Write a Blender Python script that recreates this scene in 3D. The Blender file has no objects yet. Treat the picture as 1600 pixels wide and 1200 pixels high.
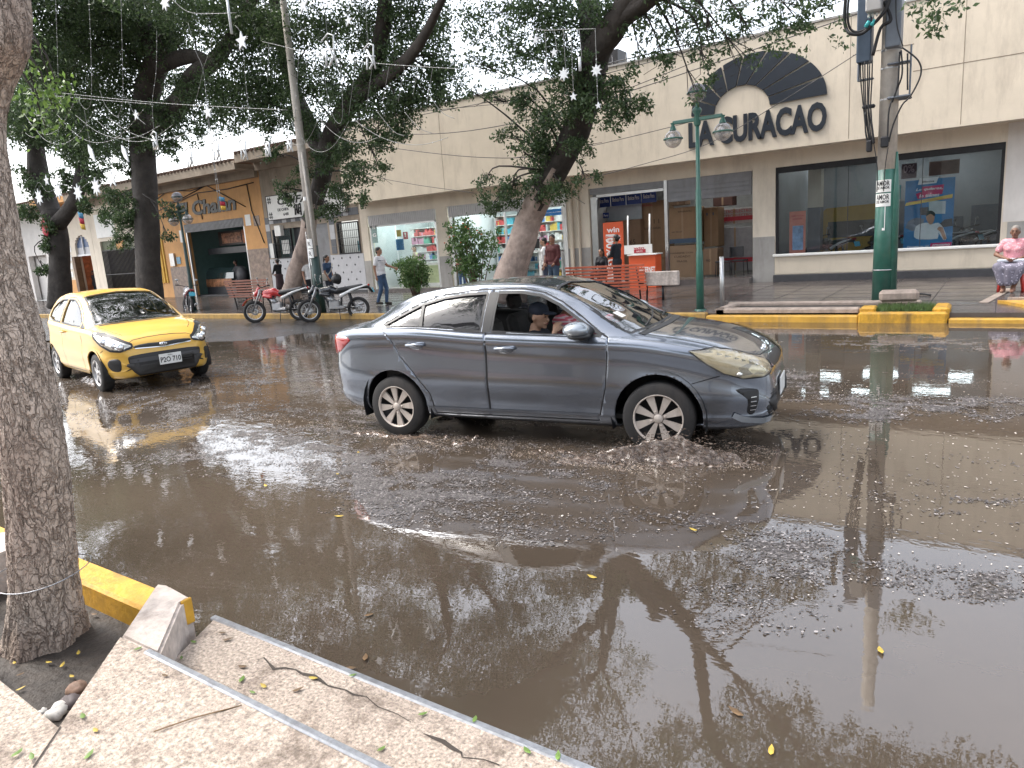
import bpy, bmesh, math, random
import numpy as np
from mathutils import Vector, Matrix
from mathutils.bvhtree import BVHTree
from mathutils.geometry import delaunay_2d_cdt
random.seed(7); np.random.seed(7)
R_ = math.radians
scene = bpy.context.scene
# ---------------------------------------------------------------- camera
CAM_F, PITCH, ROLL, YAW, CAM_H = 1104.11, 0.1977906, -0.0701638, 0.607974, 1.7687
_F = Vector((-math.sin(YAW)*math.cos(PITCH), math.cos(YAW)*math.cos(PITCH), -math.sin(PITCH)))
_R0 = Vector((math.cos(YAW), math.sin(YAW), 0)); _U0 = _R0.cross(_F)
CR = _R0*math.cos(ROLL)+_U0*math.sin(ROLL); CU = -_R0*math.sin(ROLL)+_U0*math.cos(ROLL); CF = _F
cam_data = bpy.data.cameras.new("camera"); cam = bpy.data.objects.new("camera", cam_data)
scene.collection.objects.link(cam); scene.camera = cam
cam_data.sensor_width = 36; cam_data.lens = CAM_F/1600*36; cam_data.clip_end = 2000; cam_data.clip_start = 0.05
m3 = Matrix((CR, CU, -CF)).transposed(); cam.matrix_world = Matrix.Translation((0, 0, CAM_H)) @ m3.to_4x4()
# ---------------------------------------------------------------- sky, sun, exposure
SUN_EL, SUN_AZ = R_(56), R_(-108)      # azimuth measured from +y (towards facade) clockwise
w = bpy.data.worlds.new("World"); scene.world = w; w.use_nodes = True
nt = w.node_tree; bg = nt.nodes['Background']
sky = nt.nodes.new('ShaderNodeTexSky'); sky.sky_type = 'NISHITA'; sky.sun_disc = False
sky.sun_elevation = SUN_EL; sky.sun_rotation = SUN_AZ; sky.air_density = 1.0; sky.dust_density = 4.0; sky.ozone_density = 1.0
hs = nt.nodes.new('ShaderNodeHueSaturation'); hs.inputs['Saturation'].default_value = 0.38; hs.inputs['Value'].default_value = 1.7
nt.links.new(sky.outputs[0], hs.inputs['Color']); nt.links.new(hs.outputs[0], bg.inputs[0]); bg.inputs[1].default_value = 0.15
sl = bpy.data.lights.new("sun", 'SUN'); sl.energy = 1.3; sl.angle = R_(22); sl.color = (1, 0.95, 0.87)
so = bpy.data.objects.new("sun", sl); scene.collection.objects.link(so)
sd = Vector((math.sin(SUN_AZ)*math.cos(SUN_EL), math.cos(SUN_AZ)*math.cos(SUN_EL), math.sin(SUN_EL)))
so.rotation_euler = sd.to_track_quat('Z', 'Y').to_euler(); so.location = sd*60
scene.view_settings.view_transform = 'Standard'; scene.view_settings.look = 'None'
scene.view_settings.exposure = 1.25; scene.view_settings.gamma = 1
# ---------------------------------------------------------------- helpers
def ray(px, py): return CR*((px-800)/CAM_F) - CU*((py-600)/CAM_F) + CF
def atY(px, py, Y):
    d = ray(px, py); t = Y/d.y; return Vector((d.x*t, Y, CAM_H+d.z*t))
def atZ(px, py, z=0.0):
    d = ray(px, py); t = (z-CAM_H)/d.z; return Vector((d.x*t, d.y*t, z))
def atD(px, py, dep):
    d = ray(px, py); return Vector((0, 0, CAM_H))+d*dep
def link(o): scene.collection.objects.link(o); return o
def tag(o, label=None, cat=None, group=None, kind=None):
    if label: o['label'] = label
    if cat: o['category'] = cat
    if group: o['group'] = group
    if kind: o['kind'] = kind
    return o
def empty(name, loc=(0, 0, 0), rz=0.0, label=None, cat=None, group=None):
    o = bpy.data.objects.new(name, None); link(o); o.location = loc; o.rotation_euler = (0, 0, rz); o.empty_display_size = .1
    return tag(o, label, cat, group)
def copy_tree(o, parent=None):
    c = o.copy(); link(c); c.parent = parent
    for ch in [x for x in bpy.data.objects if x.parent == o]: copy_tree(ch, c)
    return c
def rotm(axis, a): return Matrix.Rotation(a, 3, axis)
class MB:
    def __init__(s): s.v = []; s.f = []; s.m = []; s.sm = []; s.cur = 0
    def add(s, vs, fs, smooth=False):
        n = len(s.v); s.v += [tuple(x) for x in vs]; s.f += [[i+n for i in f] for f in fs]
        s.m += [s.cur]*len(fs); s.sm += [smooth]*len(fs); return s
    def box(s, c, d, rot=None, bev=0):
        x, y, z = [k/2 for k in d]; c = Vector(c)
        if bev:
            b = min(bev, x*.9, y*.9, z*.9); pts = []
            for sx in (-1, 1):
                for sy in (-1, 1):
                    for sz in (-1, 1):
                        pts += [(sx*(x-b), sy*(y-b), sz*z), (sx*(x-b), sy*y, sz*(z-b)), (sx*x, sy*(y-b), sz*(z-b))]
            bm = bmesh.new(); vv = [bm.verts.new(p) for p in pts]; r = bmesh.ops.convex_hull(bm, input=vv)
            bm.verts.index_update(); vs = [v.co.copy() for v in bm.verts]; fs = [[v.index for v in f.verts] for f in bm.faces]; bm.free()
        else:
            vs = [Vector((i*x, j*y, k*z)) for i in (-1, 1) for j in (-1, 1) for k in (-1, 1)]
            fs = [(0, 1, 3, 2), (4, 6, 7, 5), (0, 4, 5, 1), (2, 3, 7, 6), (0, 2, 6, 4), (1, 5, 7, 3)]
        if rot is not None: vs = [rot @ v for v in vs]
        return s.add([c+v for v in vs], fs)
    def bx(s, x0, x1, y0, y1, z0, z1, bev=0): return s.box(((x0+x1)/2, (y0+y1)/2, (z0+z1)/2), (abs(x1-x0), abs(y1-y0), abs(z1-z0)), None, bev)
    def tube(s, pts, rad, n=8, smooth=True, cap=True, closed=False):
        pts = [Vector(p) for p in pts]; k = len(pts)
        if not hasattr(rad, '__len__'): rad = [rad]*k
        vs = []; fs = []; up = None
        for i, p in enumerate(pts):
            if closed: t = pts[(i+1) % k]-pts[i-1]
            else: t = pts[min(i+1, k-1)]-pts[max(i-1, 0)]
            if t.length < 1e-9: t = Vector((0, 0, 1))
            t.normalize()
            if up is None: up = Vector((0, 0, 1)) if abs(t.z) < .9 else Vector((1, 0, 0))
            a = up-t*up.dot(t)
            if a.length < 1e-6: a = t.orthogonal()
            a.normalize(); b = t.cross(a); up = a
            for j in range(n):
                an = 2*math.pi*j/n; vs.append(p+(a*math.cos(an)+b*math.sin(an))*rad[i])
        m = k if closed else k-1
        for i in range(m):
            for j in range(n):
                i2 = (i+1) % k; fs.append((i*n+j, i*n+(j+1) % n, i2*n+(j+1) % n, i2*n+j))
        if cap and not closed:
            s.add(vs, fs, smooth); nn = len(s.v)-len(vs)
            s.f += [[nn+j for j in range(n)][::-1], [nn+(k-1)*n+j for j in range(n)]]; s.m += [s.cur]*2; s.sm += [False]*2
            return s
        return s.add(vs, fs, smooth)
    def ell(s, c, r, rot=None, nu=12, nv=8):
        if not hasattr(r, '__len__'): r = (r, r, r)
        c = Vector(c); vs = []; fs = []
        for i in range(nv+1):
            th = math.pi*i/nv
            for j in range(nu):
                ph = 2*math.pi*j/nu; v = Vector((r[0]*math.sin(th)*math.cos(ph), r[1]*math.sin(th)*math.sin(ph), r[2]*math.cos(th)))
                if rot is not None: v = rot @ v
                vs.append(c+v)
        for i in range(nv):
            for j in range(nu):
                a, b, c2, d = i*nu+j, (i+1)*nu+j, (i+1)*nu+(j+1) % nu, i*nu+(j+1) % nu
                if i == 0: fs.append((a, b, c2))
                elif i == nv-1: fs.append((a, b, d))
                else: fs.append((a, b, c2, d))
        return s.add(vs, fs, True)
    def lathe(s, c, prof, axis='Z', n=24, smooth=True, rot=None):
        c = Vector(c); vs = []; fs = []
        for (r, h) in prof:
            for j in range(n):
                a = 2*math.pi*j/n; x, y = r*math.cos(a), r*math.sin(a)
                v = Vector((x, y, h)) if axis == 'Z' else (Vector((x, h, y)) if axis == 'Y' else Vector((h, x, y)))
                if rot is not None: v = rot @ v
                vs.append(c+v)
        for i in range(len(prof)-1):
            for j in range(n): fs.append((i*n+j, i*n+(j+1) % n, (i+1)*n+(j+1) % n, (i+1)*n+j))
        return s.add(vs, fs, smooth)
    def prism(s, poly, d0, d1, axis='Y', tf=None):
        # poly in the plane perpendicular to axis: Y->(x,z) X->(y,z) Z->(x,y)
        n = len(poly)
        def mk(p, d):
            v = Vector((p[0], d, p[1])) if axis == 'Y' else (Vector((d, p[0], p[1])) if axis == 'X' else Vector((p[0], p[1], d)))
            return tf @ v if tf is not None else v
        vs = [mk(p, d0) for p in poly]+[mk(p, d1) for p in poly]
        r = delaunay_2d_cdt([Vector(p[:2]) for p in poly], [], [list(range(n))], 1, 1e-6)
        tris = [t for t in r[2]]; 
        if len(r[0]) == n: fs = [list(t) for t in tris]+[[i+n for i in t] for t in tris]
        else: fs = [list(range(n)), list(range(n, 2*n))]
        fs += [(i, (i+1) % n, n+(i+1) % n, n+i) for i in range(n)]
        return s.add(vs, fs)
    def quad(s, a, b, c, d): return s.add([a, b, c, d], [(0, 1, 2, 3)])
    def build(s, name, mats, parent=None, fix=True, autosm=None):
        me = bpy.data.meshes.new(name); me.from_pydata(s.v, [], s.f); 
        if not isinstance(mats, (list, tuple)): mats = [mats]
        for m in mats: me.materials.append(m)
        me.polygons.foreach_set('material_index', s.m); me.polygons.foreach_set('use_smooth', s.sm)
        if fix:
            bm = bmesh.new(); bm.from_mesh(me); bmesh.ops.recalc_face_normals(bm, faces=bm.faces); bm.to_mesh(me); bm.free()
        me.update(); o = bpy.data.objects.new(name, me); link(o); o.parent = parent; return o
# ---------------------------------------------------------------- materials
def srgb(r, g, b):
    f = lambda c: ((c/255+.055)/1.055)**2.4 if c > 10 else c/255/12.92
    return (f(r), f(g), f(b), 1)
_mc = {}
def mat(name, col, rough=.6, metal=0., var=.12, scale=6., bump=0., bscale=None, coat=0., emit=0., ior=1.45, alpha=1, trans=0., spec=.5, coord='Object', detail=5., rvar=0., dirt=None, dscale=1.2, damt=.5):
    if name in _mc: return _mc[name]
    m = bpy.data.materials.new(name); m.use_nodes = True; _mc[name] = m
    nt = m.node_tree; p = nt.nodes['Principled BSDF']; N = nt.nodes.new; L = nt.links.new
    if len(col) == 3: col = (*col, 1)
    p.inputs['Roughness'].default_value = rough; p.inputs['Metallic'].default_value = metal
    p.inputs['Coat Weight'].default_value = coat; p.inputs['IOR'].default_value = ior
    p.inputs['Transmission Weight'].default_value = trans; p.inputs['Specular IOR Level'].default_value = spec
    if coat: p.inputs['Coat Roughness'].default_value = .04
    tc = N('ShaderNodeTexCoord'); src = tc.outputs[coord]
    if coord == 'World':
        pass
    nz = N('ShaderNodeTexNoise'); nz.inputs['Scale'].default_value = scale; nz.inputs['Detail'].default_value = detail; nz.inputs['Roughness'].default_value = .6
    L(src, nz.inputs['Vector'])
    mx = N('ShaderNodeMix'); mx.data_type = 'RGBA'
    mx.inputs[6].default_value = tuple(c*(1-var) for c in col[:3])+(1,); mx.inputs[7].default_value = tuple(min(1, c*(1+var)) for c in col[:3])+(1,)
    mr = N('ShaderNodeMapRange'); mr.inputs[1].default_value = .3; mr.inputs[2].default_value = .7
    L(nz.outputs[0], mr.inputs[0]); L(mr.outputs[0], mx.inputs[0]); out = mx.outputs[2]
    if dirt:
        n2 = N('ShaderNodeTexNoise'); n2.inputs['Scale'].default_value = dscale; n2.inputs['Detail'].default_value = 8; n2.inputs['Roughness'].default_value = .72
        mp = N('ShaderNodeMapping'); mp.inputs['Scale'].default_value = (1, 1, .22); L(src, mp.inputs[0]); L(mp.outputs[0], n2.inputs['Vector'])
        r2 = N('ShaderNodeMapRange'); r2.inputs[1].default_value = .5; r2.inputs[2].default_value = .72; r2.inputs[4].default_value = damt
        L(n2.outputs[0], r2.inputs[0]); m2 = N('ShaderNodeMix'); m2.data_type = 'RGBA'; m2.inputs[7].default_value = (*dirt[:3], 1)
        L(r2.outputs[0], m2.inputs[0]); L(out, m2.inputs[6]); out = m2.outputs[2]
    L(out, p.inputs['Base Color'])
    if rvar:
        r3 = N('ShaderNodeMapRange'); r3.inputs[3].default_value = max(0, rough-rvar); r3.inputs[4].default_value = rough+rvar; L(nz.outputs[0], r3.inputs[0]); L(r3.outputs[0], p.inputs['Roughness'])
    if bump:
        b = N('ShaderNodeBump'); b.inputs['Strength'].default_value = 1; b.inputs['Distance'].default_value = bump
        n3 = N('ShaderNodeTexNoise'); n3.inputs['Scale'].default_value = bscale or scale*4; n3.inputs['Detail'].default_value = 6; L(src, n3.inputs['Vector'])
        L(n3.outputs[0], b.inputs['Height']); L(b.outputs[0], p.inputs['Normal'])
    if emit: L(out, p.inputs['Emission Color']); p.inputs['Emission Strength'].default_value = emit
    if alpha < 1: p.inputs['Alpha'].default_value = alpha
    return m
def glass(name, tint=(.9, .95, .95), refl=.08, rough=.02, alpha=.12, dark=(0.02, 0.025, 0.03)):
    # thin pane: mostly see-through, part mirror, a little tint
    if name in _mc: return _mc[name]
    m = bpy.data.materials.new(name); m.use_nodes = True; _mc[name] = m; nt = m.node_tree; N = nt.nodes.new; L = nt.links.new
    out = nt.nodes['Material Output']; nt.nodes.remove(nt.nodes['Principled BSDF'])
    t = N('ShaderNodeBsdfTransparent'); t.inputs[0].default_value = (*tint, 1)
    d = N('ShaderNodeBsdfDiffuse'); d.inputs[0].default_value = (*dark, 1)
    g = N('ShaderNodeBsdfGlossy'); g.inputs['Roughness'].default_value = rough
    m1 = N('ShaderNodeMixShader'); m1.inputs[0].default_value = alpha; L(t.outputs[0], m1.inputs[1]); L(d.outputs[0], m1.inputs[2])
    lw = N('ShaderNodeLayerWeight'); lw.inputs[0].default_value = .5
    mr = N('ShaderNodeMapRange'); mr.inputs[1].default_value = 0; mr.inputs[2].default_value = 1; mr.inputs[3].default_value = refl; mr.inputs[4].default_value = .9
    pw = N('ShaderNodeMath'); pw.operation = 'POWER'; pw.inputs[1].default_value = 4; L(lw.outputs['Facing'], pw.inputs[0]); L(pw.outputs[0], mr.inputs[0])
    m2 = N('ShaderNodeMixShader'); L(mr.outputs[0], m2.inputs[0]); L(m1.outputs[0], m2.inputs[1]); L(g.outputs[0], m2.inputs[2]); L(m2.outputs[0], out.inputs[0])
    return m
def txt(s, size, material, loc, parent=None, name='lettering', rot=(R_(90), 0, 0), ext=.003, align='CENTER', bold=0., sx=1., shear=0., space=1.):
    cu = bpy.data.curves.new(name, 'FONT'); cu.body = s; cu.size = size; cu.extrude = ext; cu.align_x = align; cu.align_y = 'CENTER'; cu.offset = bold
    cu.shear = shear; cu.space_character = space; cu.resolution_u = 3
    t = bpy.data.objects.new('tmp', cu); me = bpy.data.meshes.new_from_object(t); bpy.data.objects.remove(t)
    me.materials.clear(); me.materials.append(material); me.name = name
    M = Matrix.Translation(loc) @ Matrix.Rotation(rot[2], 4, 'Z') @ Matrix.Rotation(rot[1], 4, 'Y') @ Matrix.Rotation(rot[0], 4, 'X') @ Matrix.Diagonal((sx, 1, 1, 1))
    me.transform(M); o = bpy.data.objects.new(name, me); link(o); o.parent = parent; return o
# ================================================================ SETTING: ground, road, water, pavements
def vnoise(x, y, seed=0):
    r = np.random.RandomState(seed); g = r.rand(256, 256); xi = np.floor(x).astype(int); yi = np.floor(y).astype(int)
    fx = x-xi; fy = y-yi; fx = fx*fx*(3-2*fx); fy = fy*fy*(3-2*fy)
    a = g[xi % 256, yi % 256]; b = g[(xi+1) % 256, yi % 256]; c = g[xi % 256, (yi+1) % 256]; d = g[(xi+1) % 256, (yi+1) % 256]
    return (a*(1-fx)+b*fx)*(1-fy)+(c*(1-fx)+d*fx)*fy
def fbm(x, y, o=4, seed=0):
    s = 0; a = .5; t = 0
    for i in range(o): s = s+a*vnoise(x*2**i, y*2**i, seed+i); t += a; a *= .55
    return s/t
# floating scum and leaf-litter patches: centre and half axes of each, laid on the water plane
DEB = [(400, 590, 230, 28, .8), (600, 640, 130, 30, .8), (330, 640, 200, 35, .7), (480, 700, 260, 45, 1.), (640, 760, 240, 45, 1.), (820, 740, 200, 45, .9),
       (900, 790, 200, 40, .7), (1000, 770, 90, 22, .8), (1190, 845, 120, 48, 1.3), (1320, 875, 140, 22, 1.), (1540, 805, 110, 26, 1.3), (1520, 895, 150, 22, .9), (1340, 635, 200, 25, 1.25), (1560, 640, 90, 24, 1.1), (1400, 533, 260, 14, 1.1),
       (1230, 600, 50, 30, .9), (1130, 940, 160, 50, .45), (230, 720, 150, 40, .5), (60, 700, 90, 60, .3), (1480, 760, 300, 60, .12), (1200, 720, 300, 80, .12), (1300, 600, 300, 50, .2), (520, 545, 200, 16, .6), (200, 630, 120, 22, .7)]
def deb(x, y):
    m = np.zeros_like(x); wx = x+.35*(fbm(x*1.3, y*1.3, 3, 40)-.5)*2; wy = y+.35*(fbm(x*1.3, y*1.3, 3, 50)-.5)*2
    for cx, cy, rx, ry, a in DEB:
        C = atZ(cx, cy); A = atZ(cx+rx, cy)-C; B = atZ(cx, cy+ry)-C; D = atZ(cx, cy-ry)-C; B = (B-D)/2
        det = A.x*B.y-A.y*B.x; dx = wx-C.x; dy = wy-C.y
        u = (dx*B.y-dy*B.x)/det; v = (A.x*dy-A.y*dx)/det
        m = np.maximum(m, a*np.clip(1.35-(u*u+v*v), 0, 1))
    n = fbm(x*2.2+9, y*3.1, 5, 3); n2 = fbm(x*7, y*11, 4, 6); m = np.maximum(m, .38*((y > 3.6) & (x < -1.5))*np.clip((y-3.6)*2, 0, 1)*np.clip((-1.5-x), 0, 1))
    return np.clip(m*np.clip((n-.30)*3.2, 0, 1)*np.clip((n2-.25)*2.6, .15, 1)*1.05, 0, 1.1)
def grid_obj(name, x0, x1, y0, y1, step, z, material, attr=None, zf=None):
    nx = int((x1-x0)/step)+1; ny = int((y1-y0)/step)+1
    X, Y = np.meshgrid(np.linspace(x0, x1, nx), np.linspace(y0, y1, ny), indexing='ij')
    Z = np.full_like(X, z) if zf is None else z+zf(X, Y)
    co = np.stack([X, Y, Z], -1).reshape(-1, 3)
    i = np.arange((nx-1)*(ny-1)); a = (i//(ny-1))*ny+i % (ny-1)
    f = np.stack([a, a+ny, a+ny+1, a+1], 1)
    me = bpy.data.meshes.new(name); me.vertices.add(len(co)); me.vertices.foreach_set('co', co.ravel())
    me.loops.add(f.size); me.loops.foreach_set('vertex_index', f.ravel()); me.polygons.add(len(f))
    me.polygons.foreach_set('loop_start', np.arange(0, f.size, 4)); me.polygons.foreach_set('loop_total', np.full(len(f), 4))
    me.polygons.foreach_set('use_smooth', np.ones(len(f), bool)); me.update(); me.validate()
    if attr is not None:
        at = me.attributes.new('patch', 'FLOAT', 'POINT'); at.data.foreach_set('value', attr(X, Y).ravel().astype('f'))
    me.materials.append(material); o = bpy.data.objects.new(name, me); link(o); return o
def polys_mesh(name, V, nper, material, parent=None, smooth=False):
    V = np.asarray(V, 'f').reshape(-1, 3); n = len(V)//nper
    me = bpy.data.meshes.new(name); me.vertices.add(len(V)); me.vertices.foreach_set('co', V.ravel())
    me.loops.add(len(V)); me.loops.foreach_set('vertex_index', np.arange(len(V))); me.polygons.add(n)
    me.polygons.foreach_set('loop_start', np.arange(0, len(V), nper)); me.polygons.foreach_set('loop_total', np.full(n, nper))
    if smooth: me.polygons.foreach_set('use_smooth', np.ones(n, bool))
    me.update(); me.materials.append(material); o = bpy.data.objects.new(name, me); link(o); o.parent = parent; return o
# water material: muddy flood water, scum where the patch attribute is high
def water_mat():
    m = bpy.data.materials.new('muddy_water'); m.use_nodes = True; nt = m.node_tree; p = nt.nodes['Principled BSDF']; N = nt.nodes.new; L = nt.links.new
    tc = N('ShaderNodeTexCoord'); at = N('ShaderNodeAttribute'); at.attribute_name = 'patch'
    n1 = N('ShaderNodeTexNoise'); n1.inputs['Scale'].default_value = .55; n1.inputs['Detail'].default_value = 6; L(tc.outputs['Object'], n1.inputs[0])
    c1 = N('ShaderNodeMix'); c1.data_type = 'RGBA'; c1.inputs[6].default_value = (.052, .040, .030, 1); c1.inputs[7].default_value = (.078, .060, .045, 1)
    r1 = N('ShaderNodeMapRange'); r1.inputs[1].default_value = .35; r1.inputs[2].default_value = .65; L(n1.outputs[0], r1.inputs[0]); L(r1.outputs[0], c1.inputs[0])
    n2 = N('ShaderNodeTexNoise'); n2.inputs['Scale'].default_value = 26; n2.inputs['Detail'].default_value = 5; n2.inputs['Roughness'].default_value = .7; n2.inputs['Distortion'].default_value = 1.2; L(tc.outputs['Object'], n2.inputs[0])
    a1 = N('ShaderNodeMath'); a1.operation = 'MULTIPLY'; a1.inputs[1].default_value = .52; L(at.outputs['Fac'], a1.inputs[0])
    a2 = N('ShaderNodeMath'); a2.operation = 'ADD'; L(n2.outputs[0], a2.inputs[0]); L(a1.outputs[0], a2.inputs[1])
    r2 = N('ShaderNodeMapRange'); r2.inputs[1].default_value = .86; r2.inputs[2].default_value = .94; L(a2.outputs[0], r2.inputs[0])
    c2 = N('ShaderNodeMix'); c2.data_type = 'RGBA'; L(r2.outputs[0], c2.inputs[0]); L(c1.outputs[2], c2.inputs[6])
    n4 = N('ShaderNodeTexNoise'); n4.inputs['Scale'].default_value = 60; L(tc.outputs['Object'], n4.inputs[0])
    c3 = N('ShaderNodeMix'); c3.data_type = 'RGBA'; c3.inputs[6].default_value = (.045, .037, .032, 1); c3.inputs[7].default_value = (.17, .15, .14, 1)
    r4 = N('ShaderNodeMapRange'); r4.inputs[1].default_value = .4; r4.inputs[2].default_value = .66; L(n4.outputs[0], r4.inputs[0]); L(r4.outputs[0], c3.inputs[0]); L(c3.outputs[2], c2.inputs[7])
    L(c2.outputs[2], p.inputs['Base Color'])
    rr = N('ShaderNodeMapRange'); rr.inputs[3].default_value = .0; rr.inputs[4].default_value = .5; L(r2.outputs[0], rr.inputs[0]); L(rr.outputs[0], p.inputs['Roughness'])
    p.inputs['IOR'].default_value = 1.85
    # ripples: broad swell + fine wrinkles, stretched along the street
    mp = N('ShaderNodeMapping'); mp.inputs['Scale'].default_value = (1.0, 1.7, 1); L(tc.outputs['Object'], mp.inputs[0])
    w1 = N('ShaderNodeTexNoise'); w1.inputs['Scale'].default_value = 3.2; w1.inputs['Detail'].default_value = 3; L(mp.outputs[0], w1.inputs[0])
    w2 = N('ShaderNodeTexNoise'); w2.inputs['Scale'].default_value = 14; w2.inputs['Detail'].default_value = 2; w2.inputs['Distortion'].default_value = .6; L(mp.outputs[0], w2.inputs[0])
    # rougher water out by the cars, calm near the kerbs
    sx = N('ShaderNodeSeparateXYZ'); L(tc.outputs['Object'], sx.inputs[0])
    ry = N('ShaderNodeMapRange'); ry.inputs[1].default_value = 2.2; ry.inputs[2].default_value = 4.2; ry.inputs[3].default_value = .5; ry.inputs[4].default_value = 1.0; L(sx.outputs['Y'], ry.inputs[0])
    rx = N('ShaderNodeMapRange'); rx.inputs[1].default_value = -1.5; rx.inputs[2].default_value = -5; rx.inputs[3].default_value = .35; rx.inputs[4].default_value = 1.; L(sx.outputs['X'], rx.inputs[0])
    mxr = N('ShaderNodeMath'); mxr.operation = 'MULTIPLY'; L(ry.outputs[0], mxr.inputs[0]); L(rx.outputs[0], mxr.inputs[1])
    b1 = N('ShaderNodeBump'); b1.inputs['Distance'].default_value = .0022; L(mxr.outputs[0], b1.inputs['Strength']); L(w1.outputs[0], b1.inputs['Height'])
    b2 = N('ShaderNodeBump'); b2.inputs['Distance'].default_value = .0006; L(mxr.outputs[0], b2.inputs['Strength']); L(w2.outputs[0], b2.inputs['Height']); L(b1.outputs[0], b2.inputs['Normal'])
    b3 = N('ShaderNodeBump'); b3.inputs['Distance'].default_value = .008; b3.inputs['Strength'].default_value = 1; L(b2.outputs[0], b3.inputs['Normal'])
    mm = N('ShaderNodeMath'); mm.operation = 'MULTIPLY'; L(r2.outputs[0], mm.inputs[0]); L(n4.outputs[0], mm.inputs[1]); L(mm.outputs[0], b3.inputs['Height'])
    L(b3.outputs[0], p.inputs['Normal']); return m
WATER = water_mat()
M_asph = mat('wet_asphalt', (.034, .030, .027), .2, var=.45, scale=2.2, bump=.006, bscale=90, rvar=.2, coord='Object')
M_pave = mat('wet_sidewalk_tile', (.085, .072, .066), .16, var=.35, scale=1.1, bump=.004, bscale=14, rvar=.18)
M_conc = mat('speckled_concrete', (.37, .305, .25), .8, var=.55, scale=75, bump=.007, bscale=110, dirt=(.09, .062, .045), dscale=5, damt=1., detail=3)
M_concw = mat('whitewashed_concrete', (.5, .43, .38), .75, var=.25, scale=18, bump=.006, bscale=40, dirt=(.12, .09, .07), dscale=6, damt=.6)
M_yel = mat('yellow_kerb_paint', (.50, .27, .028), .5, var=.25, scale=12, bump=.004, bscale=40, dirt=(.07, .05, .03), dscale=3.5, damt=.9)
M_yelf = mat('faded_yellow_paint', (.52, .29, .045), .5, var=.2, scale=5, bump=.003, dirt=(.15, .12, .1), dscale=3, damt=.6)
M_tan = mat('tan_planter_concrete', (.30, .24, .20), .7, var=.25, scale=8, bump=.005, dirt=(.08, .07, .06), dscale=3, damt=.6)
M_soil = mat('damp_soil', (.042, .034, .028), .7, var=.4, scale=9, bump=.02, bscale=22)
M_steel = mat('galvanised_strip', (.32, .33, .35), .35, .7, var=.2, scale=30, bump=.001, dirt=(.1, .09, .09), dscale=15, damt=.5)
M_crack = mat('dark_crack', (.05, .04, .033), .9)
M_red = mat('red_paving', (.16, .07, .06), .6, var=.25, scale=10, bump=.003)
st = lambda o: tag(o, kind='structure')
b = MB(); b.quad((-400, -300, -.08), (400, -300, -.08), (400, 600, -.08), (-400, 600, -.08)); st(b.build('ground', M_asph))
b = MB(); b.quad((-200, 1.0, -.02), (60, 1.0, -.02), (60, 13.6, -.02), (-200, 13.6, -.02)); st(b.build('road', M_asph))
st(grid_obj('water', -26, 14, 1.3, 13.45, .05, 0.0, WATER, deb))
# water edge on the left end is a shallow film running out over asphalt: a lower asphalt hump beyond
st(grid_obj('road_crown', -60, -9, 8.6, 13.45, .4, 0, M_asph, None, lambda X, Y: .03*np.clip((-(X+10)-1.5*(12.4-Y)+1.2*(fbm(X*.9, Y*.9, 4, 5)-.5)*3)/3, -1, 1)-.004))
b = MB(); b.bx(-200, 60, 13.5, 21, -.1, .15); st(b.build('far_sidewalk', M_pave))
b = MB()
for k in range(-60, 25): b.bx(k*1.0-.008, k*1.0+.008, 13.55, 20.9, .148, .1535)
for k in range(8): b.bx(-60, 25, 14.6+k*.8-.007, 14.6+k*.8+.007, .148, .153)
st(b.build('sidewalk_joints', mat('tile_joint', (.03, .027, .026), .5)))
# kerbs along the far side
b = MB(); b.bx(-60, -4.62, 13.34, 13.5, -.1, .17, .02); tag(b.build('far_kerb', mat('worn_dull_yellow', (.36, .215, .05), .55, var=.3, scale=6, dirt=(.10, .08, .06), dscale=2.2, damt=.95)), 'long yellow painted kerb along the far sidewalk behind the motorbikes', 'kerb')
b = MB(); b.bx(-.62, 14, 13.32, 13.48, -.1, .075, .02); tag(b.build('kerb', M_yelf), 'low faded yellow kerb at the foot of the pavement ramp on the right', 'kerb')
b = MB(); b.add([(-.6, 13.48, .08), (.45, 13.48, .08), (.0, 14.95, .156), (-.6, 14.95, .156)], [(0, 1, 2, 3)]); st(b.build('pavement_ramp', M_pave))
b = MB(); v = [atZ(1537, 470, .16), atZ(1640, 484, .16), atZ(1640, 494, .02), atZ(1600, 493, .02)]
b.prism([(.02, 14.9), (3.5, 14.55), (3.5, 13.85), (.5, 13.9)], -.02, .2, 'Z'); tag(b.build('kerb', M_yelf), 'yellow slanting kerb beside the seated woman in pink', 'kerb')
b = MB(); b.prism([(.16, 15.0), (8, 14.75), (8, 14.56), (3.5, 14.56), (.3, 14.86)], .16, .24, 'Z'); b.box((.02, 16.2, .158), (.14, 2.6, .012), rotm('Z', R_(-9))); tag(b.build('pavement_edging', M_tan), 'pale concrete edging strip of the ramp beside the red stool', 'edging')
# far planter border with lamp post and utility pole
r = empty('planter_border', (-3.2, 14, 0), 0, 'long tan concrete planter border with yellow foot around the utility pole', 'planter')
def loc(o, r): o.location = -r.location; return o
b = MB(); b.bx(-4.5, -1.95, 13.5, 13.68, .0, .24, .03); b.bx(-4.5, -4.3, 13.5, 14.5, 0, .24, .03); b.bx(-4.6, -1.1, 14.6, 14.75, .1, .24, .03)
loc(b.build('concrete_rim', M_tan, r), r)
b = MB(); b.bx(-4.62, -1.95, 13.33, 13.52, -.1, .12, .02); loc(b.build('yellow_foot', M_yelf, r), r)
b = MB(); b.bx(-4.3, -.75, 13.68, 14.6, .05, .17); loc(b.build('soil', M_soil, r), r)
b = MB(); b.bx(-1.95, -.64, 13.3, 13.45, -.1, .18, .03); b.bx(-1.95, -1.7, 13.45, 13.8, 0, .25, .03); b.bx(-.86, -.62, 13.45, 14.1, 0, .25, .04); loc(b.build('yellow_block', M_yel, r), r)
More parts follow.
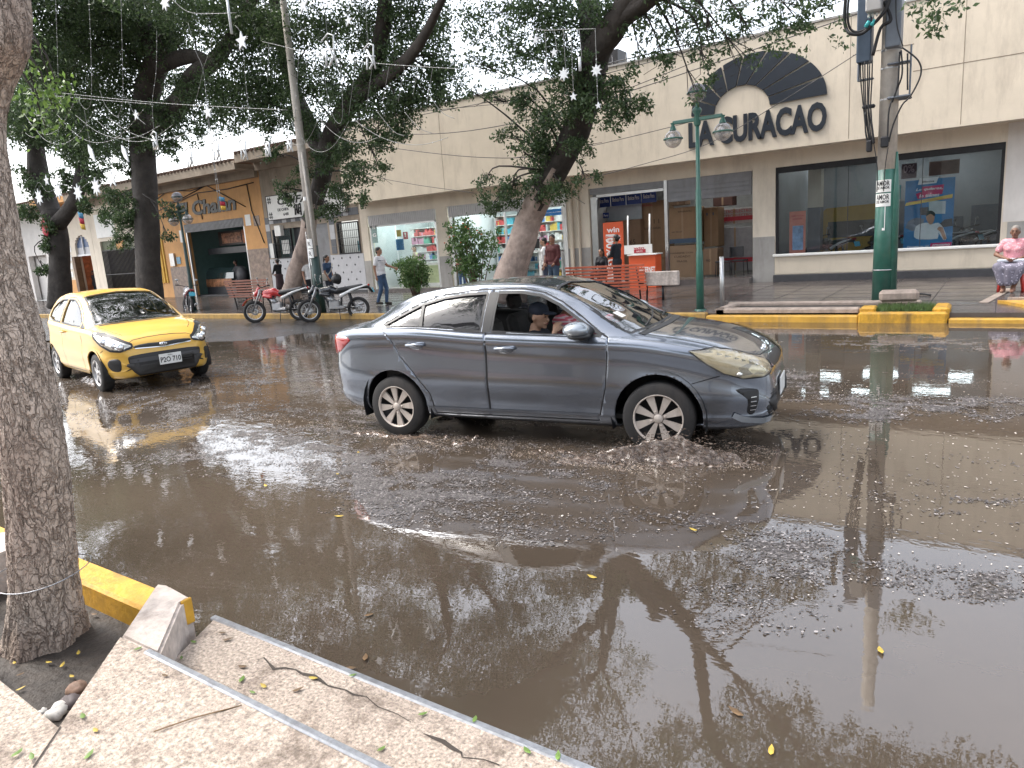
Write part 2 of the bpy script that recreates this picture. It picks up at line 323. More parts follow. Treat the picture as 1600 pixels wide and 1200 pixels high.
G_grass = mat('grass_blades', (.07, .12, .03), .6, var=.4, scale=12)
rs = np.random.RandomState(5); V = []
for i in range(1500):
    x, y = rs.uniform(-1.72, -.86), rs.uniform(13.5, 14.3); a = rs.uniform(0, 6.28); h = rs.uniform(.04, .13); dx, dy = .006*math.cos(a), .006*math.sin(a); tx, ty = rs.normal(0, .03, 2)
    V += [(x-dx, y-dy, .17), (x+dx, y+dy, .17), (x+tx, y+ty, .17+h)]
tag(polys_mesh('grass', V, 3, G_grass), kind='stuff')
b = MB(); b.add(*(lambda m: (m.v, m.f))(MB().box((0, 0, 0), (.62, .3, .2), None, .05))); o = b.build('concrete_chunk', M_tan); o.location = (-1.43, 14.2, .37); o.rotation_euler = (0, 0, R_(8))
tag(o, 'rough broken concrete chunk lying at the foot of the green utility pole', 'concrete block')
# ---------------------------------------------------------------- near side: planter, ramp slab, steel strips
ZU, ZL = .30, .16
uA, uB = atZ(232, 1016, ZU), atZ(600, 1200, ZU); ys = (uA.y+uB.y)/2
lA, lB = atZ(300, 952, ZL), atZ(930, 1200, ZL); yl = (lA.y+lB.y)/2
bC = atZ(250, 906, ZU+.03); bD = atZ(296, 924, ZU+.03); bE = atZ(240, 1012, ZU+.02)
dA, dB = atZ(245, 912, ZU), atZ(92, 1136, ZU); dC = atZ(50, 1198, ZU)
r = empty('ramp_slab', (0, 0, 0), 0, 'speckled concrete ramp slab with two steel strips at the flooded road edge', 'concrete slab')
lean = dB-dA
def face_slab(poly, z0, z1, name, m, parent):
    b = MB(); b.prism([(p[0], p[1]) for p in poly], z0, z1, 'Z'); return b.build(name, m, parent)
# upper slab: edge follows the planter diagonal, extends under and behind the camera
tL = (ys-dA.y)/(dB.y-dA.y); cL = Vector((dA.x+(dB.x-dA.x)*tL, ys))
face_slab([(cL.x, ys), (4, ys), (4, -6), (dC.x+.6, -6), (dC.x, dC.y), (dB.x, dB.y)][::-1], -.05, ZU, 'upper_slab', M_conc, r)
face_slab([(bD.x+.02, yl), (6, yl), (6, ys+.0), (bE.x-.05, ys)][::-1], -.05, ZL, 'lower_slab', M_conc, r)
b = MB(); b.box(((uA.x+4)/2, ys-.005, ZU-.002), (4-uA.x, .03, .02), None, .006); b.build('steel_strip', M_steel, r)
b = MB(); b.box(((bD.x+6)/2, yl-.005, ZL-.004), (6-bD.x, .034, .02), None, .006); b.build('steel_strip', M_steel, r)
b = MB(); b.box((bD.x+.85, yl+.014, ZL-.03), (.9, .006, .05)); b.build('yellow_face', M_yel, r)
# block at the end of the planter kerb
pb = [(bC.x-.02, bC.y+.02), (bD.x-.03, bD.y+.03), (bD.x, bD.y-.03), (bE.x+.13, bE.y+.02), (bE.x+.02, ys-.01), (dA.x+.62*lean.x*.45, dA.y+.62*lean.y*.45), (dA.x, dA.y)]
pb = [Vector((dA.x, dA.y)), Vector((bC.x+.03, bC.y+.02)), Vector((bD.x, bD.y)), Vector((bD.x+.01, bD.y-.05)), Vector((bE.x+.04, ys+.002)), Vector((cL.x, ys+.002))]
b = MB(); b.prism([(q.x, q.y) for q in pb], -.05, ZU+.004, 'Z'); bb = b.build('end_block', M_concw, r)
bm = bmesh.new(); bm.from_mesh(bb.data); bmesh.ops.remove_doubles(bm, verts=bm.verts, dist=.001); bmesh.ops.dissolve_limit(bm, angle_limit=.01, verts=bm.verts, edges=bm.edges)
bmesh.ops.bevel(bm, geom=bm.edges, offset=.012, segments=2, affect='EDGES'); bm.to_mesh(bb.data); bm.free()
b = MB(); b.box((bD.x+.004, bD.y-.025, ZU-.055), (.014, .05, .12), None, .004); b.build('yellow_drip', M_yel, r)
# cracks in the slabs: thin dark wedges
def crack(pts, z, wd):
    b = MB(); P = [atZ(x, y, z+.0025) for x, y in pts]; L_ = []; Rr = []
    for i, p in enumerate(P):
        t = (P[min(i+1, len(P)-1)]-P[max(i-1, 0)]).normalized(); n = Vector((-t.y, t.x, 0))*wd[i]/2; L_.append(p+n); Rr.append(p-n)
    for i in range(len(P)-1): b.quad(L_[i], L_[i+1], Rr[i+1], Rr[i])
    return b.build('crack', M_crack, r)
crack([(402, 1031), (412, 1027), (420, 1036), (428, 1045), (445, 1043), (462, 1046), (471, 1052), (490, 1056), (500, 1062), (512, 1071), (540, 1078), (552, 1085), (572, 1088), (590, 1104), (620, 1115), (642, 1128)], ZL, [.003, .006, .007, .016, .008, .006, .012, .02, .014, .006, .006, .009, .004, .004, .003, .002])
crack([(662, 1146), (676, 1152), (692, 1158), (706, 1168), (721, 1176), (722, 1183), (755, 1186), (780, 1195)], ZL, [.002, .012, .018, .016, .008, .004, .003, .005])
b = MB(); q0, q1 = atZ(95, 1136, ZU), atZ(52, 1200, ZU); b.quad(q0+Vector((-.004, 0, .0025)), q0+Vector((.004, 0, .0025)), q1+Vector((.005, 0, .0025)), q1+Vector((-.005, 0, .0025))); b.build('joint', M_crack, r)
# planter of the near tree
r2 = empty('tree_planter', (-3.5, 1.2, 0), 0, 'earth tree bed with yellow kerb around the big near trunk', 'planter')
kA, kB = atZ(120, 868, .2), atZ(243, 915, .2)
b = MB(); yk = (kA.y+kB.y)/2; b.bx(-8, bC.x-.02, yk-.16, yk, -.1, .2, .015); o = loc(b.build('yellow_kerb', M_yel, r2), r2)
face_slab([(-8, 1.5), (bC.x+.02, 1.5), (dB.x+.1, dB.y-.1), (-3.6, .4), (-8, .4)][::-1], -.05, .07, 'soil', M_soil, r2).location = -r2.location
lA2, lB2 = atZ(-20, 1052, ZU), dB
q = [(dB.x, dB.y), (dC.x, dC.y), (dC.x-.15, dC.y-.15), (-3.4, .72), (-3.6, .95), (lA2.x-.3, lA2.y+.02)]
face_slab(q, -.05, ZU-.004, 'corner_slab', M_conc, r2).location = -r2.location
s0, s1 = atZ(-30, 905, ZU), atZ(17, 858, ZU)
b = MB(); b.prism([(s1.x, s1.y), (s1.x-.3, s1.y+.12), (s0.x-1.5, s0.y-.3), (s0.x-1.2, s0.y-.5), (s0.x, s0.y), (s1.x-.02, s1.y-.22)], -.05, ZU, 'Z'); b.build('side_slab', M_concw, r2).location = -r2.location
b = MB(); b.bx(-9, -2.9, -6, .72, -.05, ZU-.012); st(b.build('near_pavement', M_red))
b = MB(); b.bx(-60, -8, -6, 1.6, -.05, .2); st(b.build('near_sidewalk', M_pave))
b = MB(); b.bx(6, 40, -6, 1.6, -.05, .2); st(b.build('near_sidewalk', M_pave))
# stones
def stone(px, py, z, rx, m, lab, seed):
    rs = np.random.RandomState(seed); b = MB(); b.ell((0, 0, 0), (rx, rx*.75, rx*.6), None, 12, 8)
    b.v = [tuple(np.array(v)*(1+.16*math.sin(7*v[0]/rx+seed)+.1*rs.randn()*.6)) for v in b.v]; o = b.build('stone', m); o.location = atZ(px, py, z)+Vector((0, 0, rx*.3)); o.rotation_euler = (0, .3, seed)
    tag(o, lab, 'stone')
M_st1 = mat('brown_stone', (.22, .14, .10), .7, var=.5, scale=14, bump=.004); M_st2 = mat('white_stone', (.62, .6, .56), .7, var=.2, scale=20, dirt=(.1, .1, .1), dscale=20, damt=.7); M_st3 = mat('grey_stone', (.12, .1, .1), .7, var=.3, scale=14)
stone(122, 1082, .07, .055, M_st1, 'reddish brown stone highest of those in the tree bed corner', 3); stone(91, 1118, .07, .05, M_st2, 'white painted stone in the tree bed corner', 5); stone(112, 1104, .07, .055, M_st3, 'dark grey stone between the brown and the white one', 9); stone(67, 1114, .07, .02, M_st2, 'tiny pale pebble left of the white stone', 11)
# fallen leaves
M_lf = [mat('fallen_leaf_yellow', (.42, .30, .05), .5, var=.4, scale=30), mat('fallen_leaf_green', (.12, .2, .04), .5, var=.4, scale=30), mat('fallen_leaf_brown', (.12, .07, .03), .5, var=.4, scale=30)]
rs = np.random.RandomState(12)
def leafb(p, s, k):
    b = MB(); a = rs.uniform(0, 6.28); ca, sa = math.cos(a), math.sin(a); pts = [(-1, 0, .1), (-.5, .32, .0), (.2, .38, .05), (1, 0, .22), (.2, -.38, .08), (-.5, -.32, 0)]
    vs = [p+Vector((ca*x*s-sa*y*s, sa*x*s+ca*y*s, z*s+.004)) for x, y, z in pts]; b.add(vs, [(0, 1, 2, 3), (0, 3, 4, 5)], True); o = b.build('fallen_leaf', M_lf[k], fix=False)
    return o
LV = [(216, 1016, ZU, 1), (303, 1005, ZL, 1), (284, 1030, ZL, 1), (380, 1044, ZL, 2), (357, 1001, ZL, 2), (348, 991, ZL, 2), (378, 1064, ZL, 1), (395, 1084, ZL, 1), (412, 1074, ZL, 0), (466, 1080, ZL, 2), (490, 1062, ZL, 0), (552, 1057, ZL, 1), (661, 1118, ZL, 1), (742, 1127, ZL, 1), (596, 1173, ZL, 1), (140, 1182, ZU, 1), (150, 1144, ZU, 0), (130, 1122, ZU, 1), (27, 1180, ZU, 1), (50, 1185, ZU, 1),
      (113, 1059, .08, 0), (23, 1038, .08, 0), (123, 1022, .08, 0), (98, 1041, .08, 0), (77, 1037, .08, 0), (32, 1056, .08, 2), (148, 962, .08, 2), (33, 1078, .08, 0), (258, 1058, ZU, 2), (160, 945, .08, 1),
      (1376, 1019, 0, 0), (1205, 1175, 0, 0), (925, 903, 0, 0), (1083, 829, 0, 0), (530, 808, 0, 0), (415, 760, 0, 0), (560, 708, 0, 0), (528, 742, 0, 0), (548, 1046, 0, 2), (576, 963, 0, 2), (571, 1030, 0, 2), (1150, 1115, 0, 2), (824, 1176, ZL, 1), (872, 1184, ZL, 1)]
for x, y, z, k in LV:
    o = leafb(Vector((0, 0, 0)), rs.uniform(.016, .026) if z else rs.uniform(.025, .035), k); o.location = atZ(x, y, z)+Vector((0, 0, .003))
    pl = 'on the pale slab' if z >= .15 else ('on the soil by the near trunk' if z > 0 else 'floating on the brown water')
    tag(o, f"{['yellow', 'green', 'brown'][k]} fallen leaf {pl}", 'leaf', f"{['yellow', 'green', 'brown'][k]} leaves fallen {pl}")
# twigs
b = MB(); b.tube([atZ(240, 1143, ZU+.006), atZ(300, 1122, ZU+.008), atZ(378, 1102, ZL+.14)], .0025, 5); tag(b.build('twig', mat('twig', (.2, .13, .07), .7)), 'thin dry stalk lying across the upper slab', 'twig')
# ---------------------------------------------------------------- floating scum flakes
M_flake = bpy.data.materials.new('scum_flake'); M_flake.use_nodes = True; _n = M_flake.node_tree; _p = _n.nodes['Principled BSDF']
_g = _n.nodes.new('ShaderNodeNewGeometry'); _c = _n.nodes.new('ShaderNodeValToRGB'); _n.links.new(_g.outputs['Random Per Island'], _c.inputs[0]); _n.links.new(_c.outputs[0], _p.inputs['Base Color']); _p.inputs['Roughness'].default_value = .6
e = _c.color_ramp.elements; e[0].color = (.03, .026, .023, 1); e[1].color = (.34, .31, .30, 1); e[1].position = 1; x_ = e.new(.45); x_.color = (.075, .066, .065, 1); x_ = e.new(.82); x_.color = (.16, .145, .142, 1)
def flakes(n, seed, x0, x1, y0, y1, smin, smax, thr, name, m, dens=deb):
    rs = np.random.RandomState(seed); x = rs.uniform(x0, x1, n); y = y0+(y1-y0)*rs.rand(n)**1.15; k = dens(x, y) > rs.uniform(thr, 1, n); x = x[k]; y = y[k]; n = len(x)
    s = rs.uniform(smin, smax, n)*rs.uniform(.5, 1.3, n); a = rs.uniform(0, 6.28, n); V = np.zeros((n, 5, 3)); tl = rs.normal(0, .10, (n, 2))
    for j in range(5):
        an = a+j*1.2566+rs.uniform(-.3, .3, n); rr = s*rs.uniform(.5, 1.2, n); lx = rr*np.cos(an)*1.5; ly = rr*np.sin(an)*.8
        ca, sa = np.cos(a), np.sin(a); V[:, j, 0] = x+lx*ca-ly*sa; V[:, j, 1] = y+lx*sa+ly*ca; V[:, j, 2] = .003+s*.2+lx*tl[:, 0]+ly*tl[:, 1]
    return polys_mesh(name, V, 5, m)
tag(flakes(1100000, 1, -13, 3.5, 2.2, 9, .004, .009, .03, 'floating_litter', M_flake), 'scum and shredded leaf litter floating in patches on the flood water', kind='stuff')
tag(flakes(260000, 2, -22, 8, 6, 13.2, .006, .014, .15, 'floating_litter', M_flake), 'scum floating on the far lanes', kind='stuff')
M_foam = mat('foam_bubble', (.55, .49, .43), .4, var=.2)
tag(flakes(16000, 3, -4, 3.5, 3.0, 9.5, .003, .0085, 0, 'foam_bubbles', M_foam, lambda x, y: .3*np.clip((x+3.2)/2, 0, 1)*np.clip((8.8-y)/2, 0, 1)*np.clip((y-3.2)*1.2, 0, 1)*fbm(x*1.5, y*1.5, 3, 8)*1.6), 'small foam bubbles drifting on the brown water', kind='stuff')
# ================================================================ BUILDINGS
D = 21.0; FY = 20.0
M_cream = mat('cream_wall', (.60, .525, .42), .75, var=.07, scale=1.6, bump=.002, bscale=30, dirt=(.30, .25, .20), dscale=2.2, damt=.5)
M_cream2 = mat('cream_store_wall', (.70, .62, .51), .75, var=.06, scale=2, bump=.002, dirt=(.3, .25, .2), dscale=1.5, damt=.35)
M_white = mat('white_render_wall', (.70, .66, .62), .7, var=.06, scale=2, dirt=(.4, .36, .33), dscale=1.5, damt=.3)
M_greyw = mat('grey_dado_paint', (.34, .325, .305), .6, var=.08, scale=3, dirt=(.14, .12, .11), dscale=2, damt=.5)
M_orange = mat('orange_wall', (.62, .33, .13), .7, var=.1, scale=2, dirt=(.3, .15, .07), dscale=1.2, damt=.45)
M_yelw = mat('yellow_wall', (.70, .42, .08), .7, var=.1, scale=2, dirt=(.35, .2, .06), dscale=1.2, damt=.4)
M_old = mat('old_plaster', (.34, .28, .22), .8, var=.15, scale=2, bump=.003, dirt=(.12, .09, .07), dscale=1.1, damt=.7)
M_dark = mat('dark_iron', (.025, .025, .028), .45, .3, var=.2)
M_slate = mat('slate_tile', (.10, .105, .12), .35, var=.12, scale=5)
M_ltile = mat('light_tile', (.45, .45, .47), .3, var=.08, scale=5)
M_plinth = mat('dark_plinth', (.05, .05, .055), .4, var=.2)
M_shut = mat('grey_shutter', (.22, .22, .23), .45, .4, var=.1, scale=4, dirt=(.1, .08, .07), dscale=3, damt=.4)
M_shutw = mat('white_roller_box', (.55, .54, .54), .45, .1, var=.08, scale=4)
M_frame = mat('aluminium_frame', (.5, .5, .5), .3, .8, var=.08)
M_wfr = mat('white_frame', (.72, .72, .72), .4, var=.05)
M_navy = mat('navy_lettering', (.014, .019, .028), .4, var=.15)
M_black = mat('black_lettering', (.012, .011, .011), .4)
M_wht = mat('white_panel', (.78, .77, .74), .5, var=.05)
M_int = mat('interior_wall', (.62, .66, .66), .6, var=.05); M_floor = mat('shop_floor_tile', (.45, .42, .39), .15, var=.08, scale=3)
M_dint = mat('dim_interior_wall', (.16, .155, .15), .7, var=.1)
M_tube = mat('fluorescent_tube', (.95, 1, 1), .5, var=0, emit=7)
M_pan = mat('lit_ceiling_panel', (.9, 1, 1), .5, var=0, emit=9)
GL = glass('shop_glass', (.9, .94, .94), .06, .01, .04)
GLW = glass('showroom_glass', (.84, .88, .90), .04, .01, .05, (.06, .07, .08))
def walls(mb, x0, x1, z0, z1, holes, y0, y1):
    xs = sorted(set([x0, x1]+[h[0] for h in holes]+[h[1] for h in holes])); xs = [x for x in xs if x0 <= x <= x1]
    for a, c in zip(xs[:-1], xs[1:]):
        if c-a < 1e-4: continue
        z = z0
        for h in sorted([h for h in holes if h[0] <= a+1e-5 and h[1] >= c-1e-5], key=lambda h: h[2]):
            if h[2] > z+1e-4: mb.bx(a, c, y0, y1, z, h[2])
            z = max(z, h[3])
        if z < z1-1e-4: mb.bx(a, c, y0, y1, z, z1)
def mk(name, m, par, *boxes, bev=0):
    gs = []
    for q in boxes:       # boxes that touch make one piece, others are pieces of their own
        hit = [g for g in gs if any(all(min(a[2*i+1], q[2*i+1])-max(a[2*i], q[2*i]) > -.02 for i in range(3)) for a in g)]
        n = [q]+[a for g in hit for a in g]; gs = [g for g in gs if g not in hit]+[n]
    first = None
    for g in gs:
        b = MB()
        for q in g: b.bx(*q, bev=bev)
        o = b.build(name, m, par); first = first or o
    return first
def tfit(s, m, X0, X1, Z0, Z1, y, par, name='lettering', ext=.01, bold=.0, shear=0, rz=0, piv=None):
    cu = bpy.data.curves.new(name, 'FONT'); cu.body = s; cu.size = 1; cu.extrude = .5; cu.offset = bold; cu.shear = shear; cu.resolution_u = 3
    t = bpy.data.objects.new('tmp', cu); me = bpy.data.meshes.new_from_object(t); bpy.data.objects.remove(t); n = len(me.vertices)
    co = np.zeros(n*3); me.vertices.foreach_get('co', co); co = co.reshape(-1, 3); mn, mx_ = co.min(0), co.max(0)
    q = np.zeros_like(co); q[:, 0] = X0+(co[:, 0]-mn[0])/(mx_[0]-mn[0])*(X1-X0); q[:, 2] = Z0+(co[:, 1]-mn[1])/(mx_[1]-mn[1])*(Z1-Z0); q[:, 1] = y-co[:, 2]*2*ext
    me.vertices.foreach_set('co', q.ravel()); me.update(); me.materials.clear(); me.materials.append(m); o = bpy.data.objects.new(name, me); link(o); o.parent = par
    return o
def roller(par, x0, x1, z0, z1, y, m, vert=False, name='roller_shutter', pitch=.08):
    b = MB(); b.bx(x0, x1, y, y+.03, z0, z1)
    if vert:
        k = int((x1-x0)/pitch)
        for i in range(k): b.bx(x0+i*pitch+.01, x0+(i+.62)*pitch, y-.025, y, z0+.01, z1-.01)
    else:
        k = int((z1-z0)/pitch)
        for i in range(k): b.bx(x0+.01, x1-.01, y-.02, y, z0+i*pitch+.012, z0+(i+.8)*pitch)
    return b.build(name, m, par)
# ---------------- store building
S = empty('store_building', (0, 0, 0), 0, 'long cream single storey store with big black fan emblem over its parapet', 'building')
SX0, SX1 = -21.55, 9.0
holes = [(-21.15, -17.55, .15, 3.19), (-17.0, -12.02, .15, 3.22), (-11.09, -5.87, .17, 3.27), (-5.25, -.01, .9, 3.28)]
b = MB(); walls(b, SX0, SX1, .15, 3.7, [(*h[:2], h[2], h[3]) for h in holes], D, D+.3); b.build('wall', M_cream2, S)
mk('fascia', M_cream, S, (SX0+.25, SX1, FY, FY+.2, 3.66, 6.55), (SX0+.25, SX0+.45, FY+.2, 30, 3.66, 6.55))
mk('soffit', M_cream2, S, (SX0+.45, SX1, FY+.2, D+.3, 3.70, 3.8))
mk('parapet_cap', M_greyw, S, (SX0+.2, SX1, FY-.03, FY+.26, 6.55, 6.6))
b = MB(); b.bx(SX0+.45, SX1, FY+.2, 32, 5.4, 5.6); b.bx(SX0, SX0+.08, D+.3, 32, .15, 5.4); b.bx(SX0+.2, SX1, 31.8, 32, .15, 5.4); b.bx(SX1-.2, SX1, D+.3, 32, .15, 5.4); b.build('roof', M_cream2, S)
b = MB()
for x in (-16.2, -10.9, -3.25, -.9, 2.2): b.bx(x-.006, x+.006, FY-.003, FY, 3.7, 6.5)
b.bx(-1.9, SX1, FY-.004, FY, 5.02, 5.035); b.bx(-3.2, -1.9, FY-.004, FY, 5.62, 5.635); b.build('wall_joint', mat('joint_brown', (.2, .16, .12), .8), S)  # thin dark brown lines mark the fascia joints
mk('dado', M_greyw, S, (-21.545, -21.155, D-.012, D, .15, 1.42), (-17.545, -17.005, D-.012, D, .15, 1.42), (-12.015, -11.1, D-.012, D, .15, 1.42), (-5.865, -5.26, D-.012, D, .15, 1.42), (.12, SX1, D-.012, D, .15, 1.42))
mk('white_wall_section', M_white, S, (.02, SX1, D-.008, D, 1.43, 3.69))
mk('window_ledge', M_wht, S, (-5.3, .1, D-.09, D+.05, .84, .92), bev=.02)
mk('window_apron', M_cream, S, (-5.25, .0, D-.02, D, .36, .84))
mk('plinth', M_plinth, S, (-5.27, .1, D-.14, D, .14, .34), bev=.01)
mk('step', mat('wet_grey_step', (.12, .105, .1), .25, var=.25), S, (-11.1, -5.87, D-.35, D+.2, .14, .30), (-21.2, -12.02, D-.3, D+.2, .14, .27))
# fan emblem and letters
def fan():
    b = MB(); cx, cz, R1, R2 = -5.5, 4.80, 1.74, 1.34; ix, r1, r2 = -5.87, .73, .62
    n = 9
    for k in range(n):
        a0 = math.pi-(k+.04)*math.pi/n; a1 = math.pi-(k+.93)*math.pi/n; P = []
        for i in range(7): a = a0+(a1-a0)*i/6; P.append((cx+R1*math.cos(a), cz+R2*math.sin(a)))
        for i in range(7): a = a1+(a0-a1)*i/6; P.append((ix+r1*math.cos(a), cz-.02+r2*math.sin(a)))
        b.prism(P, FY-.05, FY-.004)
    return b.build('fan_emblem', M_navy, S)
fan()
zL0, zL1 = atY(1083, 226, FY-.1).z, atY(1083, 186, FY-.1).z
tfit('LA', M_navy, -7.33, -6.62, 3.99, 4.66, FY-.006, S, 'store_lettering', .045, .035)
tfit('CURACAO', M_navy, -6.5, -3.76, 3.97, 4.68, FY-.006, S, 'store_lettering', .045, .035)
# roller boxes and frames of the pharmacy doors
roller(S, -21.1, -17.6, 2.78, 3.19, D+.02, M_shutw, True, 'shutter_box', .1); roller(S, -16.95, -12.05, 2.82, 3.22, D+.02, M_shutw, True, 'shutter_box', .1)
mk('door_frame', M_frame, S, (-21.1, -21.02, D+.04, D+.1, .27, 2.78), (-17.68, -17.6, D+.04, D+.1, .27, 2.78), (-16.95, -16.85, D+.04, D+.1, .27, 2.8), (-12.15, -12.06, D+.04, D+.1, .27, 2.8), (-14.5, -14.42, D+.04, D+.1, .27, 2.8), (-21.1, -17.6, D+.04, D+.1, 2.72, 2.78))
mk('display_pane', GL, S, (-21.02, -19.75, D+.06, D+.068, 1.2, 2.72), (-19.68, -17.68, D+.06, D+.068, 1.2, 2.72))
mk('side_pier', M_wht, S, (-12.05, -11.92, D-.05, D+.3, .2, 3.2)); mk('drain_pipe', M_cream, S, (-11.8, -11.68, D-.12, D-.013, .2, 3.6), (-11.5, -11.42, D-.1, D-.013, .2, 3.6), bev=.02)
# storefront: roller up, frames
roller(S, -11.05, -8.52, 3.08, 3.27, D+.02, M_shut, False, 'roller_shutter', .06); roller(S, -8.42, -5.9, 2.62, 3.27, D+.03, M_shut, False, 'roller_shutter', .13)
mk('door_post', M_frame, S, (-8.52, -8.42, D+.0, D+.12, .3, 3.27), (-11.05, -10.83, D+.05, D+.12, .3, 3.0), (-10.83, -8.55, D+.05, D+.12, 2.98, 3.06))
def railc(par): pass
# big window
mk('window_frame', M_dark, S, (-5.25, -5.18, D+.05, D+.12, .92, 3.28), (-.08, -.01, D+.05, D+.12, .92, 3.28), (-5.18, -.08, D+.05, D+.12, 3.12, 3.28))
mk('window_pane', GLW, S, (-5.18, -.08, D+.08, D+.088, .92, 3.12))
for x in (-3.4, -1.7): mk('pane_joint', M_plinth, S, (x-.008, x+.008, D+.07, D+.079, .92, 3.12))
# interiors
def room(par, x0, x1, y1, mw, light=None, z1=3.5, fl=.28, mf=None):
    b = MB(); b.bx(x0, x1, y1, y1+.1, .1, z1); b.bx(x0-.1, x0, D+.3, y1, .1, z1); b.bx(x1, x1+.1, D+.3, y1, .1, z1); b.bx(x0, x1, D+.3, y1, z1, z1+.1); b.build('interior_shell', mw, par)
    mk('interior_floor', mf or M_floor, par, (x0, x1, D+.2, y1, fl-.1, fl))
    if light:
        for lx, ly, w_, l_ in light: mk('ceiling_light', M_tube if w_ < .3 else M_pan, par, (lx-l_/2, lx+l_/2, ly-w_/2, ly+w_/2, z1-.08, z1-.03))
room(S, -21.35, -17.05, 25, M_int, [(-20.2, 22.3, .5, 1.2), (-18.3, 22.3, .5, 1.2), (-19.2, 24, .5, 1.2)])
room(S, -16.9, -11.95, 25.5, M_int, [(-15.8, 22.3, .5, 1.2), (-13.2, 22.3, .5, 1.2), (-14.4, 24, .5, 1.2)])
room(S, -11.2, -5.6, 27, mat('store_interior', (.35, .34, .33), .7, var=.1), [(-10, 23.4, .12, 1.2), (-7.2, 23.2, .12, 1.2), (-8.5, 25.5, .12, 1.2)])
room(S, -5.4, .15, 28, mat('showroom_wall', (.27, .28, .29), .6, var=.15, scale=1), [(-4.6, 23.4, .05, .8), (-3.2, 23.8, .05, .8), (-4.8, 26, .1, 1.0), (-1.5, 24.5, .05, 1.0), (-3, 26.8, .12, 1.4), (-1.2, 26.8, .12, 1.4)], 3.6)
# rooftop clutter
b = MB(); b.box((-11.2, 23, 7.3), (1.1, .7, .8)); b.bx(-11.2, -11.1, 22.9, 23, 5.5, 7); o = b.build('rooftop_tank', M_dark); tag(o, 'dark square box silhouetted on the store roof behind the parapet', 'rooftop unit')
b = MB()
for i in range(9): b.tube([(-10.6+i*.45, 21.2, 6.0), (-10.6+i*.45, 21.2, 7.1+.05*(i % 2))], .02, 5)
b.tube([(-10.8, 21.2, 6.95), (-6.8, 21.2, 7.0)], .02, 5); b.tube([(-10.8, 21.2, 6.75), (-6.8, 21.2, 6.8)], .02, 5)
tag(b.build('rooftop_railing', M_dark), 'thin dark railing on the store roof beside the big tree limb', 'railing')
# ---------------- chifa building
C_ = empty('chifa_building', (0, 0, 0), 0, 'narrow old restaurant front with grey and white tiles under a white sign with black writing', 'building')
CX0, CX1 = -27.6, -21.56
w1 = (atY(428, 380, D).x, atY(456, 380, D).x); sh = (atY(483, 420, D).x, atY(519, 420, D).x); w2 = (atY(529, 380, D).x, atY(563, 380, D).x); dr = (atY(458, 400, D).x, atY(478, 400, D).x)
H = [(*w1, 1.75, 3.05), (*dr, .15, 3.05), (*sh, .15, 3.1), (*w2, 1.75, 3.1)]
b = MB(); walls(b, CX0, CX1, 3.35, 6.1, [], D, D+.3); walls(b, CX0, CX1, .15, 3.35, H, D+.01, D+.3); b.build('wall', M_old, C_)
bg_, bl_ = MB(), MB(); rs = np.random.RandomState(4)
z = 1.8
while z < 3.3:
    x = CX0
    while x < CX1-.05:
        if not any(h[0]-.2 < x < h[1]-.05 and h[2] <= z < h[3] for h in H):
            q = bl_ if rs.rand() < .3 else bg_; q.bx(x+.004, min(x+.3, CX1)-.004, D-.012, D+.01, z+.003, z+.297)
        x += .3
    z += .3
bg_.build('slate_tiles', M_slate, C_); bl_.build('pale_tiles', M_ltile, C_)
_e = [CX0, dr[0], dr[1], sh[0], sh[1], CX1]
mk('white_tiles', M_ltile, C_, *[(_e[2*i], _e[2*i+1], D-.01, D+.01, .25, 1.75) for i in range(3)])
b = MB()
for i in range(12):
    for j in range(5):
        x = CX0+.25+i*.5+(j % 2)*.25; z = .4+j*.3
        if any(h[0]-.1 < x < h[1]+.1 and h[2] < 1 for h in H) or x > CX1-.1: continue
        b.box((x, D-.014, z), (.07, .006, .07), rotm('Y', R_(45)))
b.build('tile_diamonds', M_plinth, C_)
mk('base_course', M_plinth, C_, (CX0, dr[0], D-.03, D+.01, .15, .26), (sh[1], CX1, D-.03, D+.01, .15, .26))
roller(C_, sh[0], sh[1], .15, 3.1, D+.1, M_shut, False, 'roller_shutter', .14)
mk('door_leaf', M_plinth, C_, (dr[0], dr[1], D+.2, D+.25, .15, 3.05))
for ww in (w1, w2):
    f = mk('window_frame', M_dark, C_, (ww[0], ww[0]+.05, D-.02, D+.08, 1.75, 3.05), (ww[1]-.05, ww[1], D-.02, D+.08, 1.75, 3.05), (ww[0]+.05, ww[1]-.05, D-.02, D+.08, 1.75, 1.8), (ww[0]+.05, ww[1]-.05, D-.02, D+.08, 3.0, 3.05))
    mk('window_pane', GLW, f, (ww[0]+.05, ww[1]-.05, D+.03, D+.035, 1.8, 3.0))
    b = MB(); n = int((ww[1]-ww[0])/.11)
    for i in range(1, n): b.tube([(ww[0]+i*(ww[1]-ww[0])/n, D-.04, 1.78), (ww[0]+i*(ww[1]-ww[0])/n, D-.04, 3.03)], .009, 5)
    for z in (2.1, 2.4, 2.7): b.tube([(ww[0], D-.04, z), (ww[1], D-.04, z)], .009, 5)
    b.build('window_bars', M_dark, f)
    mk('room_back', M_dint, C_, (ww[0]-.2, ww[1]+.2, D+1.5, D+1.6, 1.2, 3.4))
mk('shelf_of_jars', M_ltile, C_, (w1[0]+.35, w1[1]-.2, D+.5, D+.6, 1.8, 2.3)); mk('window_poster', mat('teal_poster', (.1, .35, .38), .5, var=.3), C_, (w2[0]+.9, w2[1]-.2, D+.2, D+.22, 1.85, 2.25))
sg = mk('sign_board', M_wht, C_, (-27.15, -22.2, D-.12, D-.02, 3.47, 4.48))
